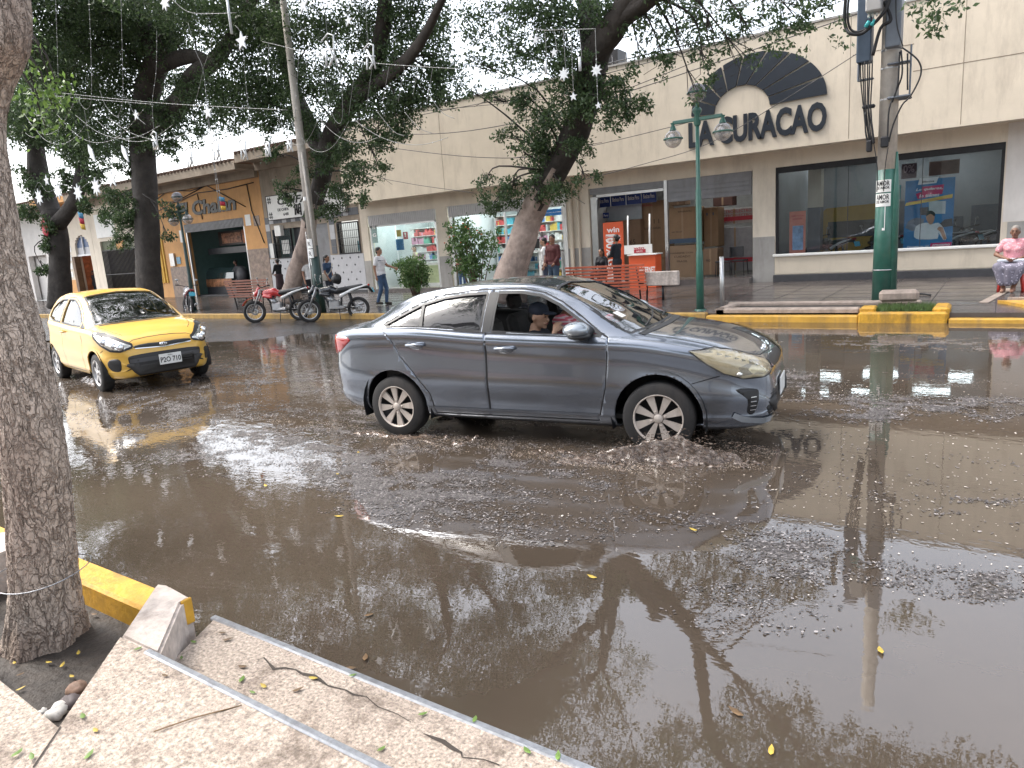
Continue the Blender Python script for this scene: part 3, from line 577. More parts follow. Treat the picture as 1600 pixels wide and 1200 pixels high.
mk('sign_border', M_black, sg, (-27.18, -22.17, D-.125, D-.1, 3.43, 3.47), (-27.18, -22.17, D-.125, D-.1, 4.48, 4.51), (-27.19, -27.15, D-.125, D-.1, 3.43, 4.51), (-22.2, -22.16, D-.125, D-.1, 3.43, 4.51))
def knot(x, z):
    b = MB()
    for d in (-.08, .04): b.bx(x+d, x+d+.03, D-.135, D-.121, z-.14, z+.14); b.bx(x-.14, x+.14, D-.137, D-.1355, z+d, z+d+.03)
    b.build('knot_ornament', M_black, sg)
for x, z in ((-26.95, 4.3), (-26.95, 3.65), (-22.4, 4.3), (-22.4, 3.65)): knot(x, z)
tfit('CHIFA', M_black, -26.4, -24.4, 4.06, 4.38, D-.122, sg, 'sign_lettering', .006, .03, .2)
tfit('DE CHIFA', M_black, -26.45, -25.7, 3.8, 3.92, D-.122, sg, 'sign_lettering', .005, .02); tfit('648', M_black, -26.1, -25.75, 3.59, 3.72, D-.122, sg, 'sign_lettering', .005, .02)
def glyph(x, z, s, seed):   # brush strokes of a chinese character
    b = MB(); rs = np.random.RandomState(seed)
    S_ = [[(-.3, .4), (-.35, -.4)], [(-.1, .4), (-.12, -.3)], [(-.3, .35), (-.1, .38)], [(-.3, 0), (-.1, .03)], [(.1, .4), (.05, -.35)], [(.35, .42), (.33, -.45)], [(.1, .38), (.35, .4)], [(.08, .1), (.33, .1)], [(.08, -.15), (.33, -.15)]] if seed == 1 else [[(0, .45), (-.05, .0)], [(-.05, .0), (-.35, -.45)], [(-.03, 0), (.35, -.45)], [(-.3, .2), (-.2, -.05)], [(.3, .25), (.15, -.02)]]
    for a, c in S_: b.tube([(x+a[0]*s, D-.125, z+a[1]*s), (x+c[0]*s, D-.125, z+c[1]*s)], [.05*s, .075*s], 6)
    b.build('sign_character', M_black, sg)
glyph(-25.1, 3.78, .55, 1); glyph(-24.3, 3.78, .55, 2); glyph(-23.4, 3.78, .5, 1)
mk('menu_sheet', M_wht, C_, (dr[0]-.62, dr[0]-.15, D-.03, D-.015, 1.95, 2.55)); mk('wall_meter', M_frame, C_, (-27.35, -27.1, D-.12, D-.012, 1.8, 2.45)); mk('light_box', M_wht, C_, (dr[0]-.8, dr[0]-.4, D-.2, D-.013, 2.75, 3.2))
# ---------------- orange snack bar building
O_ = empty('snack_bar_building', (0, 0, 0), 0, 'orange painted food shop front with black script lettering and open counter', 'building')
OX0, OX1 = -38.0, -27.62; oh = (-34.0, -29.15, .15, 3.72)
b = MB(); walls(b, OX0, OX1, .15, 5.7, [oh], D+.0, D+.3); b.build('wall', M_orange, O_)
M_btile = mat('brown_wall_tile', (.23, .165, .13), .4, var=.4, scale=5)
mk('tiled_dado', M_btile, O_, (-29.14, OX1, D-.02, D, .15, 2.27), (-35.8, -34.05, D-.02, D, .15, 1.7))
mk('yellow_curtain', M_yelw, O_, *[(-37.6+i*.22, -37.45+i*.22, D-.06-.03*(i % 2), D-.002, .9, 3.3) for i in range(7)], bev=.03)
roller(O_, -34.0, -29.15, 3.35, 3.75, D+.0, M_shut, True, 'shutter_box', .1)
mk('door_frame', M_frame, O_, (-34.0, -33.88, D+.02, D+.1, .15, 3.35), (-29.25, -29.15, D+.02, D+.1, .15, 3.35))
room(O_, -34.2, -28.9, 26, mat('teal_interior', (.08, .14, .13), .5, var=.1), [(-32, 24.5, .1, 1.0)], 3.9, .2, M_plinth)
mb_ = mk('menu_board', mat('menu_board_dark', (.05, .035, .03), .5), O_, (-33.2, -29.3, D+1.3, D+1.35, 2.6, 3.3)); mk('menu_panel', mat('menu_orange', (.5, .16, .05), .5, var=.5, scale=6), mb_, (-31.2, -30.2, D+1.28, D+1.3, 2.65, 3.28)); mk('menu_panel', mat('menu_food', (.35, .16, .09), .5, var=.8, scale=9), mb_, (-32.9, -31.3, D+1.28, D+1.3, 2.7, 3.2)); mk('menu_panel', mat('menu_green', (.12, .14, .08), .5, var=.5, scale=6), mb_, (-30.15, -29.4, D+1.28, D+1.3, 2.65, 3.28))
mk('price_sheets', M_ltile, mb_, *[(-32.9+i*.55, -32.5+i*.55, D+3.0, D+3.02, 1.45+.1*(i % 3), 1.85+.12*(i % 2)) for i in range(6)])
mk('canopy_beam', M_plinth, O_, (-33.8, -29.3, D+1.0, D+1.6, 2.2, 2.5))
tfit('El Chalan', M_black, atY(278, 330, D).x, atY(369, 318, D).x, 4.12, 4.82, D-.005, O_, 'sign_lettering', .04, .035, .12)
mk('poster', M_wht, O_, (-29.0, -28.6, D-.012, D-.002, 3.35, 3.85), (-34.5, -34.2, D-.012, D-.002, 2.9, 3.5)); mk('small_sign', M_btile, O_, (-28.4, -27.95, D-.015, D-.002, 3.3, 3.75))
mk('entry_phone', M_frame, O_, (-35.6, -35.2, D-.1, D-.021, 1.75, 2.4)); mk('notice', mat('blue_notice', (.2, .35, .45), .5, var=.5, scale=20), O_, (-35.1, -34.75, D-.03, D-.021, 1.85, 2.2))
b = MB()
for P in ([(-36.5, D-.03, 5.0), (-34, D-.05, 4.9), (-32.4, D-.03, 5.15), (-30, D-.05, 5.1), (-28, D-.03, 5.2)], [(-36.5, D-.03, 5.05), (-34.8, D-.06, 5.5), (-33, D-.03, 5.3), (-31, D-.05, 5.45)], [(-32.4, D-.03, 5.1), (-32.3, D-.03, 3.9)], [(-36, D-.03, 4.6), (-31.5, D-.03, 5.45)], [(-31.5, D-.04, 5.4), (-28.8, D-.04, 4.2)], [(-28.5, D-.03, 5.2), (-28.4, D-.03, 4.0), (-28.0, D-.03, 3.0), (-27.8, D-.03, 2.5)]): b.tube(P, .022, 5)
b.build('wall_cables', M_dark, O_)
# ---------------- yellow and cream buildings further left
Y_ = empty('gated_building', (0, 0, 0), 0, 'cream building with tall black iron entrance gate behind the yellow car', 'building')
g0, g1 = -42.6, -39.0; b = MB(); walls(b, -43.4, -38.02, .15, 5.7, [(g0, g1, .15, 3.4)], D, D+.3); b.build('wall', M_cream2, Y_)
gt = empty('gate', (0, 0, 0)); gt.parent = Y_
b = MB(); n = 26
for i in range(n+1):
    x = g0+(g1-g0)*i/n
    b.tube([(x, D+.05, .15), (x, D+.05, 2.9)], .02, 5)
for z in (.3, 1.5, 2.85): b.bx(g0, g1, D+.03, D+.07, z, z+.05)
b.build('gate_bars', M_dark, gt)
mk('transom_panel', mat('transom_wood', (.12, .13, .08), .6, var=.4), Y_, (g0, -41, D+.1, D+.15, 2.9, 3.4), (-40.2, g1, D+.1, D+.15, 2.9, 3.4)); mk('transom_sign', M_orange, Y_, (-41, -40.2, D+.06, D+.12, 2.9, 3.35))
mk('passage_back', M_ltile, Y_, (-41.6, -40.3, 24, 24.1, .15, 3.4)); mk('passage_wall', M_old, Y_, (g0-.3, -41.6, 24.2, 24.3, .15, 3.6), (-40.3, g1+.3, 24.2, 24.3, .15, 3.6), (g0-.4, g0-.3, D+.3, 24.3, .15, 3.6), (g1+.3, g1+.4, D+.3, 24.3, .15, 3.6)); mk('white_board', M_wht, Y_, (-42.7, -40.6, D-.05, D-.01, 3.6, 4.9))
A_ = empty('arched_doorway_building', (0, 0, 0), 0, 'cream building with arched fanlight over an open shop door at far left', 'building')
a0, a1 = -45.6, -43.9; b = MB(); walls(b, -47.6, -43.42, .15, 5.7, [(a0, a1, .15, 3.9)], D, D+.3)
for i in range(10):    # arch shoulders
    t0 = math.pi*i/10; t1 = math.pi*(i+1)/10; c = (a0+a1)/2; rr = (a1-a0)/2; x_0, x_1 = c-rr*math.cos(t0), c-rr*math.cos(t1); zz = 3.3+.6*min(math.sin(t0), math.sin(t1)) if i not in (4, 5) else 3.3+.6*math.sin(t0+.1)
    b.bx(x_0, x_1, D+.001, D+.299, zz, 3.9)
b.build('wall', M_cream2, A_)
mk('dado', M_orange, A_, (-47.5, -45.65, D-.015, D, .15, 1.35)); mk('transom', M_wfr, A_, (a0, a1, D+.05, D+.15, 2.7, 2.8), (-44.8, -44.74, D+.05, D+.12, 2.8, 3.85)); mk('fanlight', mat('fanlight_blue', (.08, .12, .22), .3), A_, (a0, a1, D+.13, D+.14, 3.2, 3.85)); mk('fanlight_lower', M_ltile, A_, (a0, a1, D+.13, D+.14, 2.8, 3.2))
mk('door_leaf', mat('brown_door', (.13, .075, .04), .5, var=.3), A_, (a0, a0+.3, D-.3, D+.04, .15, 2.7)); room(A_, a0-.1, a1+.4, 25, mat('warm_interior', (.42, .13, .05), .6, var=.5, scale=3), [(-44.7, 23, .2, .8)], 3.3, .2)
mk('notice', M_wht, A_, *[(-46.9+.1*k, -46.4+.1*k, D-.02, D-.005, 1.5+.5*k, 1.85+.5*k) for k in range(4)])
Z_ = empty('corner_building', (0, 0, 0), 0, 'plain cream building at the far left end seen between the trunks', 'building')
b = MB(); walls(b, -75, -47.62, .15, 5.6, [(-52, -49.5, .15, 3)]+[(-56-5*k, -54-5*k, .15, 3) for k in range(4)], D, D+.3); b.bx(-75, -47.62, D+.4, D+.5, .15, 5.6); b.build('wall', M_white, Z_)
# shared eaves of each old building
def eaves(par, x0, x1, zb, m):
    b = MB(); b.bx(x0, x1, D-1.0, D+.1, zb, zb+.18); b.bx(x0, x1, D-1.15, D-1.0, zb-.05, zb+.3); b.bx(x0, x1, D-.2, D, zb-.35, zb)
    n = int((x1-x0)/.28); r_ = b.build('cornice', m, par)
    b = MB()
    for i in range(n): x = x0+.14+i*(x1-x0-.2)/n; b.tube([(x, D-1.2, zb+.34), (x, D+6, zb+1.2)], .075, 6)
    b.bx(x0, x1, D-1.0, D+6, zb+.18, zb+.24); b.build('roof_tiles', mat('old_roof_tile', (.12, .075, .055), .8, var=.5, scale=3), r_)
eaves(C_, CX0, CX1-.02, 6.0, M_old); eaves(O_, OX0, OX1-.03, 5.75, M_old); eaves(Y_, -43.4, -38.03, 5.75, M_old); eaves(A_, -47.6, -43.42, 5.75, M_orange); eaves(Z_, -75, -47.63, 5.7, M_old)
# ================================================================ TREES
def leaf_mat(name, c1, c2, tr=.3):
    m = bpy.data.materials.new(name); m.use_nodes = True; nt = m.node_tree; p = nt.nodes['Principled BSDF']; N = nt.nodes.new; L = nt.links.new
    g = N('ShaderNodeNewGeometry'); r = N('ShaderNodeValToRGB'); L(g.outputs['Random Per Island'], r.inputs[0]); r.color_ramp.elements[0].color = (*c1, 1); r.color_ramp.elements[1].color = (*c2, 1)
    L(r.outputs[0], p.inputs['Base Color']); p.inputs['Roughness'].default_value = .42
    t = N('ShaderNodeBsdfTranslucent'); L(r.outputs[0], t.inputs[0]); mx = N('ShaderNodeMixShader'); mx.inputs[0].default_value = tr
    L(p.outputs[0], mx.inputs[1]); L(t.outputs[0], mx.inputs[2]); L(mx.outputs[0], nt.nodes['Material Output'].inputs[0]); return m
LEAF = leaf_mat('ficus_leaf', (.034, .062, .026), (.10, .155, .06), .42); LEAFB = leaf_mat('young_leaf', (.07, .13, .03), (.17, .27, .06), .4); LEAFS = leaf_mat('shrub_leaf', (.04, .09, .025), (.14, .24, .07), .35)
BARK = mat('dark_bark', (.045, .038, .033), .8, var=.35, scale=3, bump=.03, bscale=9); BARKP = mat('pale_bark', (.36, .28, .235), .8, var=.3, scale=5, bump=.03, bscale=10, dirt=(.07, .05, .045), dscale=2.5, damt=.7)
def leaves(name, blobs, size, m, parent, seed=1, droop=.5, asp=.5):
    """blobs: (centre, radii, n)"""
    rs = np.random.RandomState(seed); out = []
    for c, r, n in blobs:
        n = int(n)
        if n < 1: continue
        # twiggy sub-clusters inside the blob give holes and clumps
        k = max(3, n//34); d = rs.normal(0, 1, (k, 3)); d /= np.linalg.norm(d, axis=1)[:, None]; rad = rs.rand(k)**.45
        sc = np.array(c)+d*rad[:, None]*np.array(r); idx = rs.randint(0, k, n)
        pr = np.mean(r); P = sc[idx]+rs.normal(0, 1, (n, 3))*np.array([.15, .15, .12])*max(.45, min(1.2, pr))
        ax = rs.normal(0, 1, (n, 3)); ax[:, 2] -= droop; ax /= np.linalg.norm(ax, axis=1)[:, None]
        u = np.cross(ax, rs.normal(0, 1, (n, 3))); u /= np.linalg.norm(u, axis=1)[:, None]+1e-9
        s = size*rs.uniform(.6, 1.25, n)[:, None]; nn = np.cross(ax, u)
        q = np.stack([P, P+ax*s*.45+u*s*asp*.5, P+ax*s+nn*s*.12, P+ax*s*.45-u*s*asp*.5], 1); out.append(q)
    return polys_mesh(name, np.concatenate(out), 4, m, parent)
def catm(pts, rad, k=5):
    P = [Vector(p) for p in pts]; O = []; Rr = []
    for i in range(len(P)-1):
        a, b, c, d = P[max(i-1, 0)], P[i], P[i+1], P[min(i+2, len(P)-1)]
        for j in range(k):
            t = j/k; O.append(.5*((2*b)+(c-a)*t+(2*a-5*b+4*c-d)*t*t+(3*b-a-3*c+d)*t**3)); Rr.append(rad[i]*(1-t)+rad[i+1]*t)
    O.append(P[-1]); Rr.append(rad[-1]); return O, Rr
def rough_tube(mb, pts, rad, n, amp, seed):
    O, Rr = catm(pts, rad); v0 = len(mb.v); mb.tube(O, Rr, n)
    V = np.array(mb.v[v0:]); C = np.repeat(np.array([tuple(o) for o in O]), n, 0)
    an = np.arange(len(V)) % n/n*2*np.pi; h = np.arange(len(V))//n*.35
    k = 1+amp*(np.sin(an*3+seed+h*.4)*.5+np.sin(an*5+h*.9+seed*2)*.3+(vnoise(an*1.3+seed*7, h*1.7, seed)-.5)*1.6)
    V = C+(V-C)*k[:, None]; mb.v[v0:] = [tuple(v) for v in V]; return O
def tree(root, limbs, blobs, label, leafs=.085, m_bark=BARK, pale=None, n=14, seed=1, lm=LEAF, amp=.1, twig=.02):
    skel = []; b = MB()
    for i, (pts, rad) in enumerate(limbs): skel += rough_tube(b, pts, rad, n, amp, seed+i)
    ms = [m_bark, pale or m_bark]
    o = b.build('trunk', ms, root)
    if pale:
        for p in o.data.polygons:
            if p.center.z < 2.9+.5*math.sin(p.center.x*9+p.center.y*5): p.material_index = 1
    rs = np.random.RandomState(seed); sk = np.array([tuple(s) for s in skel]); sk = sk[sk[:, 2] > sk[:, 2].max()*.35]
    b = MB()
    for c, r, cnt in blobs:
        c = np.array(c); d = np.linalg.norm(sk-c-np.array([0, 0, -.5]), axis=1); s = sk[d.argmin()]
        if d.min() > 2.6: continue
        mid = (s+c)/2+np.array([rs.normal(0, .25), rs.normal(0, .25), .25]); O, Rr = catm([s, mid, c], [twig*1.7, twig, twig*.35], 4); b.tube(O, Rr, 5)
        for k in range(5):
            e = c+rs.normal(0, .6, 3)*np.array(r); b.tube([c*.6+mid*.4, (c+e)/2+rs.normal(0, .08, 3), e], [twig*.45, twig*.3, .005], 4)
    b.build('branches', m_bark, root)
    leaves('crown', blobs, leafs, lm, root, seed)
    tag(root, label, 'tree', 'street trees along the far pavement')
LK = 2.6
def vb(px, py, Y, r, n): return (tuple(atY(px, py, Y)), (r, r, r*.75) if not hasattr(r, "__len__") else r, n*LK)
def crown(cx, cy, cz, rx, ry, rz, k, r, n, seed, zmin=-9):
    rs = np.random.RandomState(seed); out = []
    while len(out) < k:
        d = rs.normal(0, 1, 3); d /= np.linalg.norm(d); q = rs.rand()**.5; p = np.array([cx, cy, cz])+d*q*np.array([rx, ry, rz])
        if p[2] < zmin: continue
        s = r*rs.uniform(.7, 1.3); out.append((tuple(p), (s, s, s*.7), n*1.5))
    return out
def TR(px, py, Y, label_unused=None): q = atY(px, py, Y); return empty('ficus_tree', (0, 0, 0))
A = atY
# T4: big leaning ficus in the middle
limb = [([A(795, 470, 15), A(797, 432, 15), A(812, 385, 15), A(830, 330, 15), A(866, 268, 14.8), A(900, 205, 14.5), A(921, 140, 14.2), A(932, 80, 14), A(968, 30, 13.6), A(1000, -40, 13)], [.50, .40, .34, .31, .30, .30, .30, .30, .25, .18]),
        ([A(928, 110, 14.1), A(922, 40, 14.2), A(905, -60, 14.5), A(880, -200, 14.8)], [.3, .24, .2, .1]),
        ([A(968, 30, 13.6), A(1060, -60, 12.5), A(1180, -160, 11)], [.2, .12, .02]), ([A(905, -60, 14.5), A(800, -140, 13), A(690, -220, 11.5)], [.2, .11, .02])]
bl = [vb(840, 285, 14.6, .5, 700), vb(800, 300, 14.5, .45, 550), vb(770, 318, 14.5, .4, 350), vb(880, 300, 14.4, .4, 350), vb(830, 245, 14.3, .5, 600), vb(860, 215, 14.3, .55, 700), vb(845, 185, 14.2, .6, 700), vb(890, 165, 13.8, .55, 600), vb(930, 150, 13.7, .6, 800), vb(955, 175, 13.7, .5, 500), vb(985, 165, 13.7, .4, 350), vb(820, 150, 14, .5, 400),
      vb(960, 130, 13.8, .4, 350), vb(800, 215, 14.4, .4, 250), vb(900, 235, 14.2, .4, 350), vb(760, 280, 14.4, .3, 130), vb(915, 280, 14.4, .3, 150)]
for x, y, r, n in [(700, 40, .7, 500), (735, 95, .6, 330), (770, 25, .8, 800), (800, 80, .7, 700), (840, 40, .8, 1100), (870, 95, .7, 800), (850, 5, .8, 900), (900, 40, .7, 800), (900, 100, .5, 500), (945, 20, .6, 600), (880, 130, .5, 400), (1010, 40, .5, 250), (1040, 10, .7, 450), (1090, 25, .7, 450), (1065, 70, .5, 250), (1120, 60, .5, 200), (1150, 15, .6, 300), (1210, 12, .6, 300), (1180, 60, .45, 90), (1250, 35, .5, 160), (1040, 95, .4, 110), (1100, 110, .4, 100), (1280, 10, .5, 200), (1160, 90, .35, 60), (1000, 85, .4, 130), (1235, 75, .3, 45), (1300, 55, .3, 40), (1085, 140, .25, 40), (720, 130, .5, 160), (760, 150, .4, 130), (700, 150, .4, 90)]: bl.append(vb(x, y, 13.6, r, n))
for x, y, n in [(1435, 10, 60), (1455, 28, 45), (1480, 8, 30), (1500, 5, 20)]: bl.append(vb(x, y, 11.5, .25, n))
bl += [((x_, y_, z_), (.75, .75, .55), 1500) for x_, y_, z_ in [(-1.6, 11.6, 7.6), (-.9, 11.4, 7.4), (-.4, 11.8, 8.1), (-1.9, 11.9, 8.6), (.1, 11.3, 7.5), (-2.8, 11.8, 7.9), (-3.6, 12, 8.4), (-.7, 11.8, 9.3), (.5, 11.6, 8.8), (-2.2, 11.0, 7.2), (-3.2, 11.2, 7.3), (-4.4, 11.4, 7.6), (-.2, 10.8, 7.0), (-5, 12, 8.6), (-1.2, 11, 8.4), (-.6, 11.2, 6.9), (.2, 11.4, 6.8), (-1.6, 11.3, 7.0), (-2.6, 11.6, 6.9), (-.1, 12, 7.6), (.9, 11.2, 7.4), (-3.4, 12, 7.4)]]
limb += [([A(968, 30, 13.6), A(1060, -60, 12.7), (-4, 12, 8.4), (-2, 11.8, 8.3), (0, 11.6, 8.0)], [.2, .14, .09, .06, .02])]
T4 = empty('ficus_tree', (0, 0, 0))
tree(T4, limb, [(c_, r_, n_*.62) for c_, r_, n_ in bl]+crown(-10.8, 12.6, 10.2, 4.8, 4.4, 2.4, 74, .95, 950, 4, 8.0), 'big ficus leaning right with whitewashed lower trunk, in front of the pharmacy', m_bark=BARK, pale=BARKP, n=18, seed=4, amp=.12)
# T3
limb = [([A(452, 470, 15.2), A(462, 425, 15.2), A(478, 380, 15.2), A(487, 335, 15.1), A(503, 280, 15), A(516, 220, 14.8), A(548, 160, 14.5), A(580, 115, 14.2), A(600, 20, 13.8), A(600, -100, 13.5)], [.32, .27, .24, .23, .26, .28, .27, .23, .18, .1]),
        ([A(510, 250, 15), A(470, 170, 15), A(440, 80, 14.8), A(420, -60, 14.5)], [.3, .22, .17, .1]), ([A(548, 160, 14.5), A(640, 90, 13.5), A(700, -20, 12.5)], [.2, .14, .06])]
bl = []
for x, y, r, n in [(470, 60, 1., 1100), (520, 30, 1., 1200), (570, 60, 1., 1200), (620, 30, 1., 1000), (640, 90, .9, 900), (600, 120, .9, 1000), (560, 170, .8, 800), (520, 130, .9, 1000), (480, 130, .8, 800), (440, 110, .8, 700), (440, 170, .7, 600), (480, 190, .7, 600), (610, 170, .8, 800), (660, 140, .7, 600), (690, 110, .6, 450), (700, 150, .4, 220), (650, 20, .8, 600), (680, 60, .6, 330), (540, 230, .5, 450), (560, 270, .5, 450), (530, 300, .45, 350), (510, 250, .45, 350), (590, 220, .5, 350), (490, 330, .35, 160), (520, 330, .3, 160), (570, 310, .3, 110), (595, 265, .3, 110), (470, 270, .4, 180), (450, 310, .3, 110), (620, 200, .5, 300), (430, 50, .9, 700), (430, 240, .4, 170), (445, 290, .35, 120), (640, 160, .5, 350)]: bl.append(vb(x, y, 14.2, r, n))
T3 = empty('ficus_tree', (0, 0, 0))
tree(T3, limb, bl+crown(-17, 11.8, 10.5, 4.6, 4.8, 3, 60, 1.1, 1150, 3, 8), 'ficus with slanting pale lower trunk standing in front of the white restaurant sign', pale=BARKP, seed=3, leafs=.09)
# T2
limb = [([A(236, 480, 14.5), A(232, 400, 14.5), A(228, 320, 14.5), A(222, 240, 14.5), A(222, 190, 14.5), A(236, 120, 14.4), A(250, 85, 14.3)], [.5, .43, .40, .40, .40, .40, .32]),
        ([A(250, 85, 14.3), A(215, 20, 14), A(190, -80, 13.5)], [.35, .25, .12]), ([A(226, 200, 14.5), A(275, 170, 14.5), A(305, 120, 14.4), A(345, 85, 14.3), A(400, -10, 14)], [.42, .36, .3, .22, .12]), ([A(250, 100, 14.3), A(300, 88, 14.3), A(330, 95, 14.2)], [.28, .2, .1])]
bl = []
rs = np.random.RandomState(22)
for x, y, r, n in [(150, 20, 1.3, 1300), (210, 30, 1.3, 1400), (270, 10, 1.2, 900), (160, 90, 1.3, 1400), (120, 60, 1.2, 1200), (210, 100, 1.2, 1300), (260, 60, 1.1, 700), (300, 30, 1.0, 500), (340, 20, 1.1, 700), (380, 60, 1.1, 1100), (400, 20, 1.2, 1000), (350, 130, .9, 700), (390, 130, 1., 1100), (320, 150, .8, 500), (290, 130, .8, 350), (160, 160, 1.2, 1500), (120, 140, 1.2, 1300), (210, 170, 1.1, 1200), (110, 190, 1., 1000), (160, 220, 1., 1100), (210, 220, .9, 900), (260, 180, .8, 500), (330, 180, .8, 500), (370, 175, .8, 600), (410, 150, .9, 800), (260, 215, .6, 350), (150, 265, .5, 260), (200, 260, .5, 300), (290, 200, .5, 170), (180, 310, .6, 450), (200, 345, .6, 500), (165, 335, .5, 260), (190, 375, .5, 260), (215, 320, .5, 300), (265, 330, .45, 170), (262, 370, .3, 60), (420, 190, .7, 400), (80, 110, 1.1, 1100), (310, 215, .4, 120), (270, 235, .4, 120)]: bl.append(vb(x, y, 14.2, r, n))
T2 = empty('ficus_tree', (0, 0, 0))
tree(T2, limb, bl+crown(-25, 12, 10.5, 5, 5, 3, 60, 1.3, 1200, 2, 8.5), 'thick dark straight ficus trunk between the iron gate and the orange snack bar', seed=2, leafs=.11, n=16)
# T1
limb = [([A(95, 480, 15), A(94, 420, 15), A(91, 375, 15), A(82, 330, 15)], [.5, .42, .40, .44]), ([A(84, 340, 15), A(62, 285, 15), A(55, 220, 15), A(50, 120, 15)], [.42, .42, .3, .15]), ([A(90, 350, 15), A(118, 312, 15), A(128, 270, 15), A(128, 200, 15), A(150, 120, 15)], [.34, .26, .24, .18, .1])]
bl = []
for x, y, r, n in [(50, 170, 1.4, 1500), (90, 170, 1.2, 1300), (60, 210, 1.1, 900), (110, 230, 1., 700), (60, 290, .7, 350), (45, 330, .6, 250), (130, 230, 1, 600), (40, 270, .7, 280), (100, 280, .6, 250), (150, 290, .6, 300), (130, 320, .5, 160), (75, 380, .5, 260), (68, 420, .4, 150), (80, 350, .5, 200)]: bl.append(vb(x, y, 14.6, r, n))
T1 = empty('ficus_tree', (0, 0, 0))
tree(T1, limb, bl+crown(-40, 13, 10.5, 6, 6, 3.4, 50, 1.6, 1000, 8, 8), 'forked dark ficus farthest left, standing before the arched doorway', seed=8, leafs=.14, n=16)
# tree line closing the street far left and right (seen between crowns and mirrored in the flood water)
for i, (x, y, h, lab) in enumerate([(-58, 15, 9, 'distant dark ficus past the corner building at the far left'), (9.5, 13.5, 9.5, 'ficus outside the right edge whose crown overhangs the flooded street')]):
    T = empty('ficus_tree', (0, 0, 0)); tree(T, [([(x, y, 0), (x+.2, y, 2.5), (x-.4, y-.3, 5), (x, y-.6, h-1)], [.45, .35, .3, .15])], crown(x-(1.5 if i else 0), y-1, h+.5, 4.2, 4.2, 2.6, 60, 1.3, 800, 30+i, h-2), lab, leafs=.13, seed=30+i)
# ---------------- near trunk
T0 = empty('near_tree', tuple(atZ(70, 1010, .07)))
def bark_mat():
    m = bpy.data.materials.new('near_bark'); m.use_nodes = True; nt = m.node_tree; p = nt.nodes['Principled BSDF']; N = nt.nodes.new; L = nt.links.new; tc = N('ShaderNodeTexCoord')
    def nz(s, sc, det, dist=0., ro=.6):
        mp = N('ShaderNodeMapping'); mp.inputs['Scale'].default_value = sc; L(tc.outputs['Object'], mp.inputs[0]); n = N('ShaderNodeTexNoise'); n.inputs['Scale'].default_value = s; n.inputs['Detail'].default_value = det; n.inputs['Distortion'].default_value = dist; n.inputs['Roughness'].default_value = ro; L(mp.outputs[0], n.inputs[0]); return n
    w = nz(6, (1, 1, .6), 4); mx = N('ShaderNodeMix'); mx.data_type = 'VECTOR'; mx.inputs[0].default_value = .2; L(tc.outputs['Object'], mx.inputs[4]); L(w.outputs['Color'], mx.inputs[5])
    def crk(sc, zz, lo):
        mp = N('ShaderNodeMapping'); mp.inputs['Scale'].default_value = (1, 1, zz); L(mx.outputs[1], mp.inputs[0]); v = N('ShaderNodeTexVoronoi'); v.feature = 'DISTANCE_TO_EDGE'; v.inputs['Scale'].default_value = sc; L(mp.outputs[0], v.inputs[0]); r = N('ShaderNodeMapRange'); r.inputs[1].default_value = 0; r.inputs[2].default_value = lo; L(v.outputs[0], r.inputs[0]); return r
    c1, c2 = crk(24, .22, .07), crk(64, .45, .11); mu = N('ShaderNodeMath'); mu.operation = 'MULTIPLY'; L(c1.outputs[0], mu.inputs[0])
    a = N('ShaderNodeMapRange'); a.inputs[3].default_value = .6; L(c2.outputs[0], a.inputs[0]); L(a.outputs[0], mu.inputs[1])
    f = nz(45, (1, 1, .5), 6, .5, .7); cr = N('ShaderNodeValToRGB'); L(f.outputs[0], cr.inputs[0]); cr.color_ramp.elements[0].position = .3; cr.color_ramp.elements[0].color = (.37, .295, .24, 1); cr.color_ramp.elements[1].position = .72; cr.color_ramp.elements[1].color = (.60, .50, .42, 1)
    st = nz(2.6, (1, 1, .5), 6); sr = N('ShaderNodeMapRange'); sr.inputs[1].default_value = .52; sr.inputs[2].default_value = .68; sr.inputs[4].default_value = .55; L(st.outputs[0], sr.inputs[0]); m1 = N('ShaderNodeMix'); m1.data_type = 'RGBA'; L(sr.outputs[0], m1.inputs[0]); L(cr.outputs[0], m1.inputs[6]); m1.inputs[7].default_value = (.15, .085, .06, 1)
    m2 = N('ShaderNodeMix'); m2.data_type = 'RGBA'; L(mu.outputs[0], m2.inputs[0]); m2.inputs[6].default_value = (.29, .225, .18, 1); L(m1.outputs[2], m2.inputs[7]); L(m2.outputs[2], p.inputs['Base Color']); p.inputs['Roughness'].default_value = .85
    b = N('ShaderNodeBump'); b.inputs['Distance'].default_value = .012; L(mu.outputs[0], b.inputs['Height']); b2 = N('ShaderNodeBump'); b2.inputs['Distance'].default_value = .006; L(f.outputs[0], b2.inputs['Height']); L(b.outputs[0], b2.inputs['Normal']); L(b2.outputs[0], p.inputs['Normal']); return m
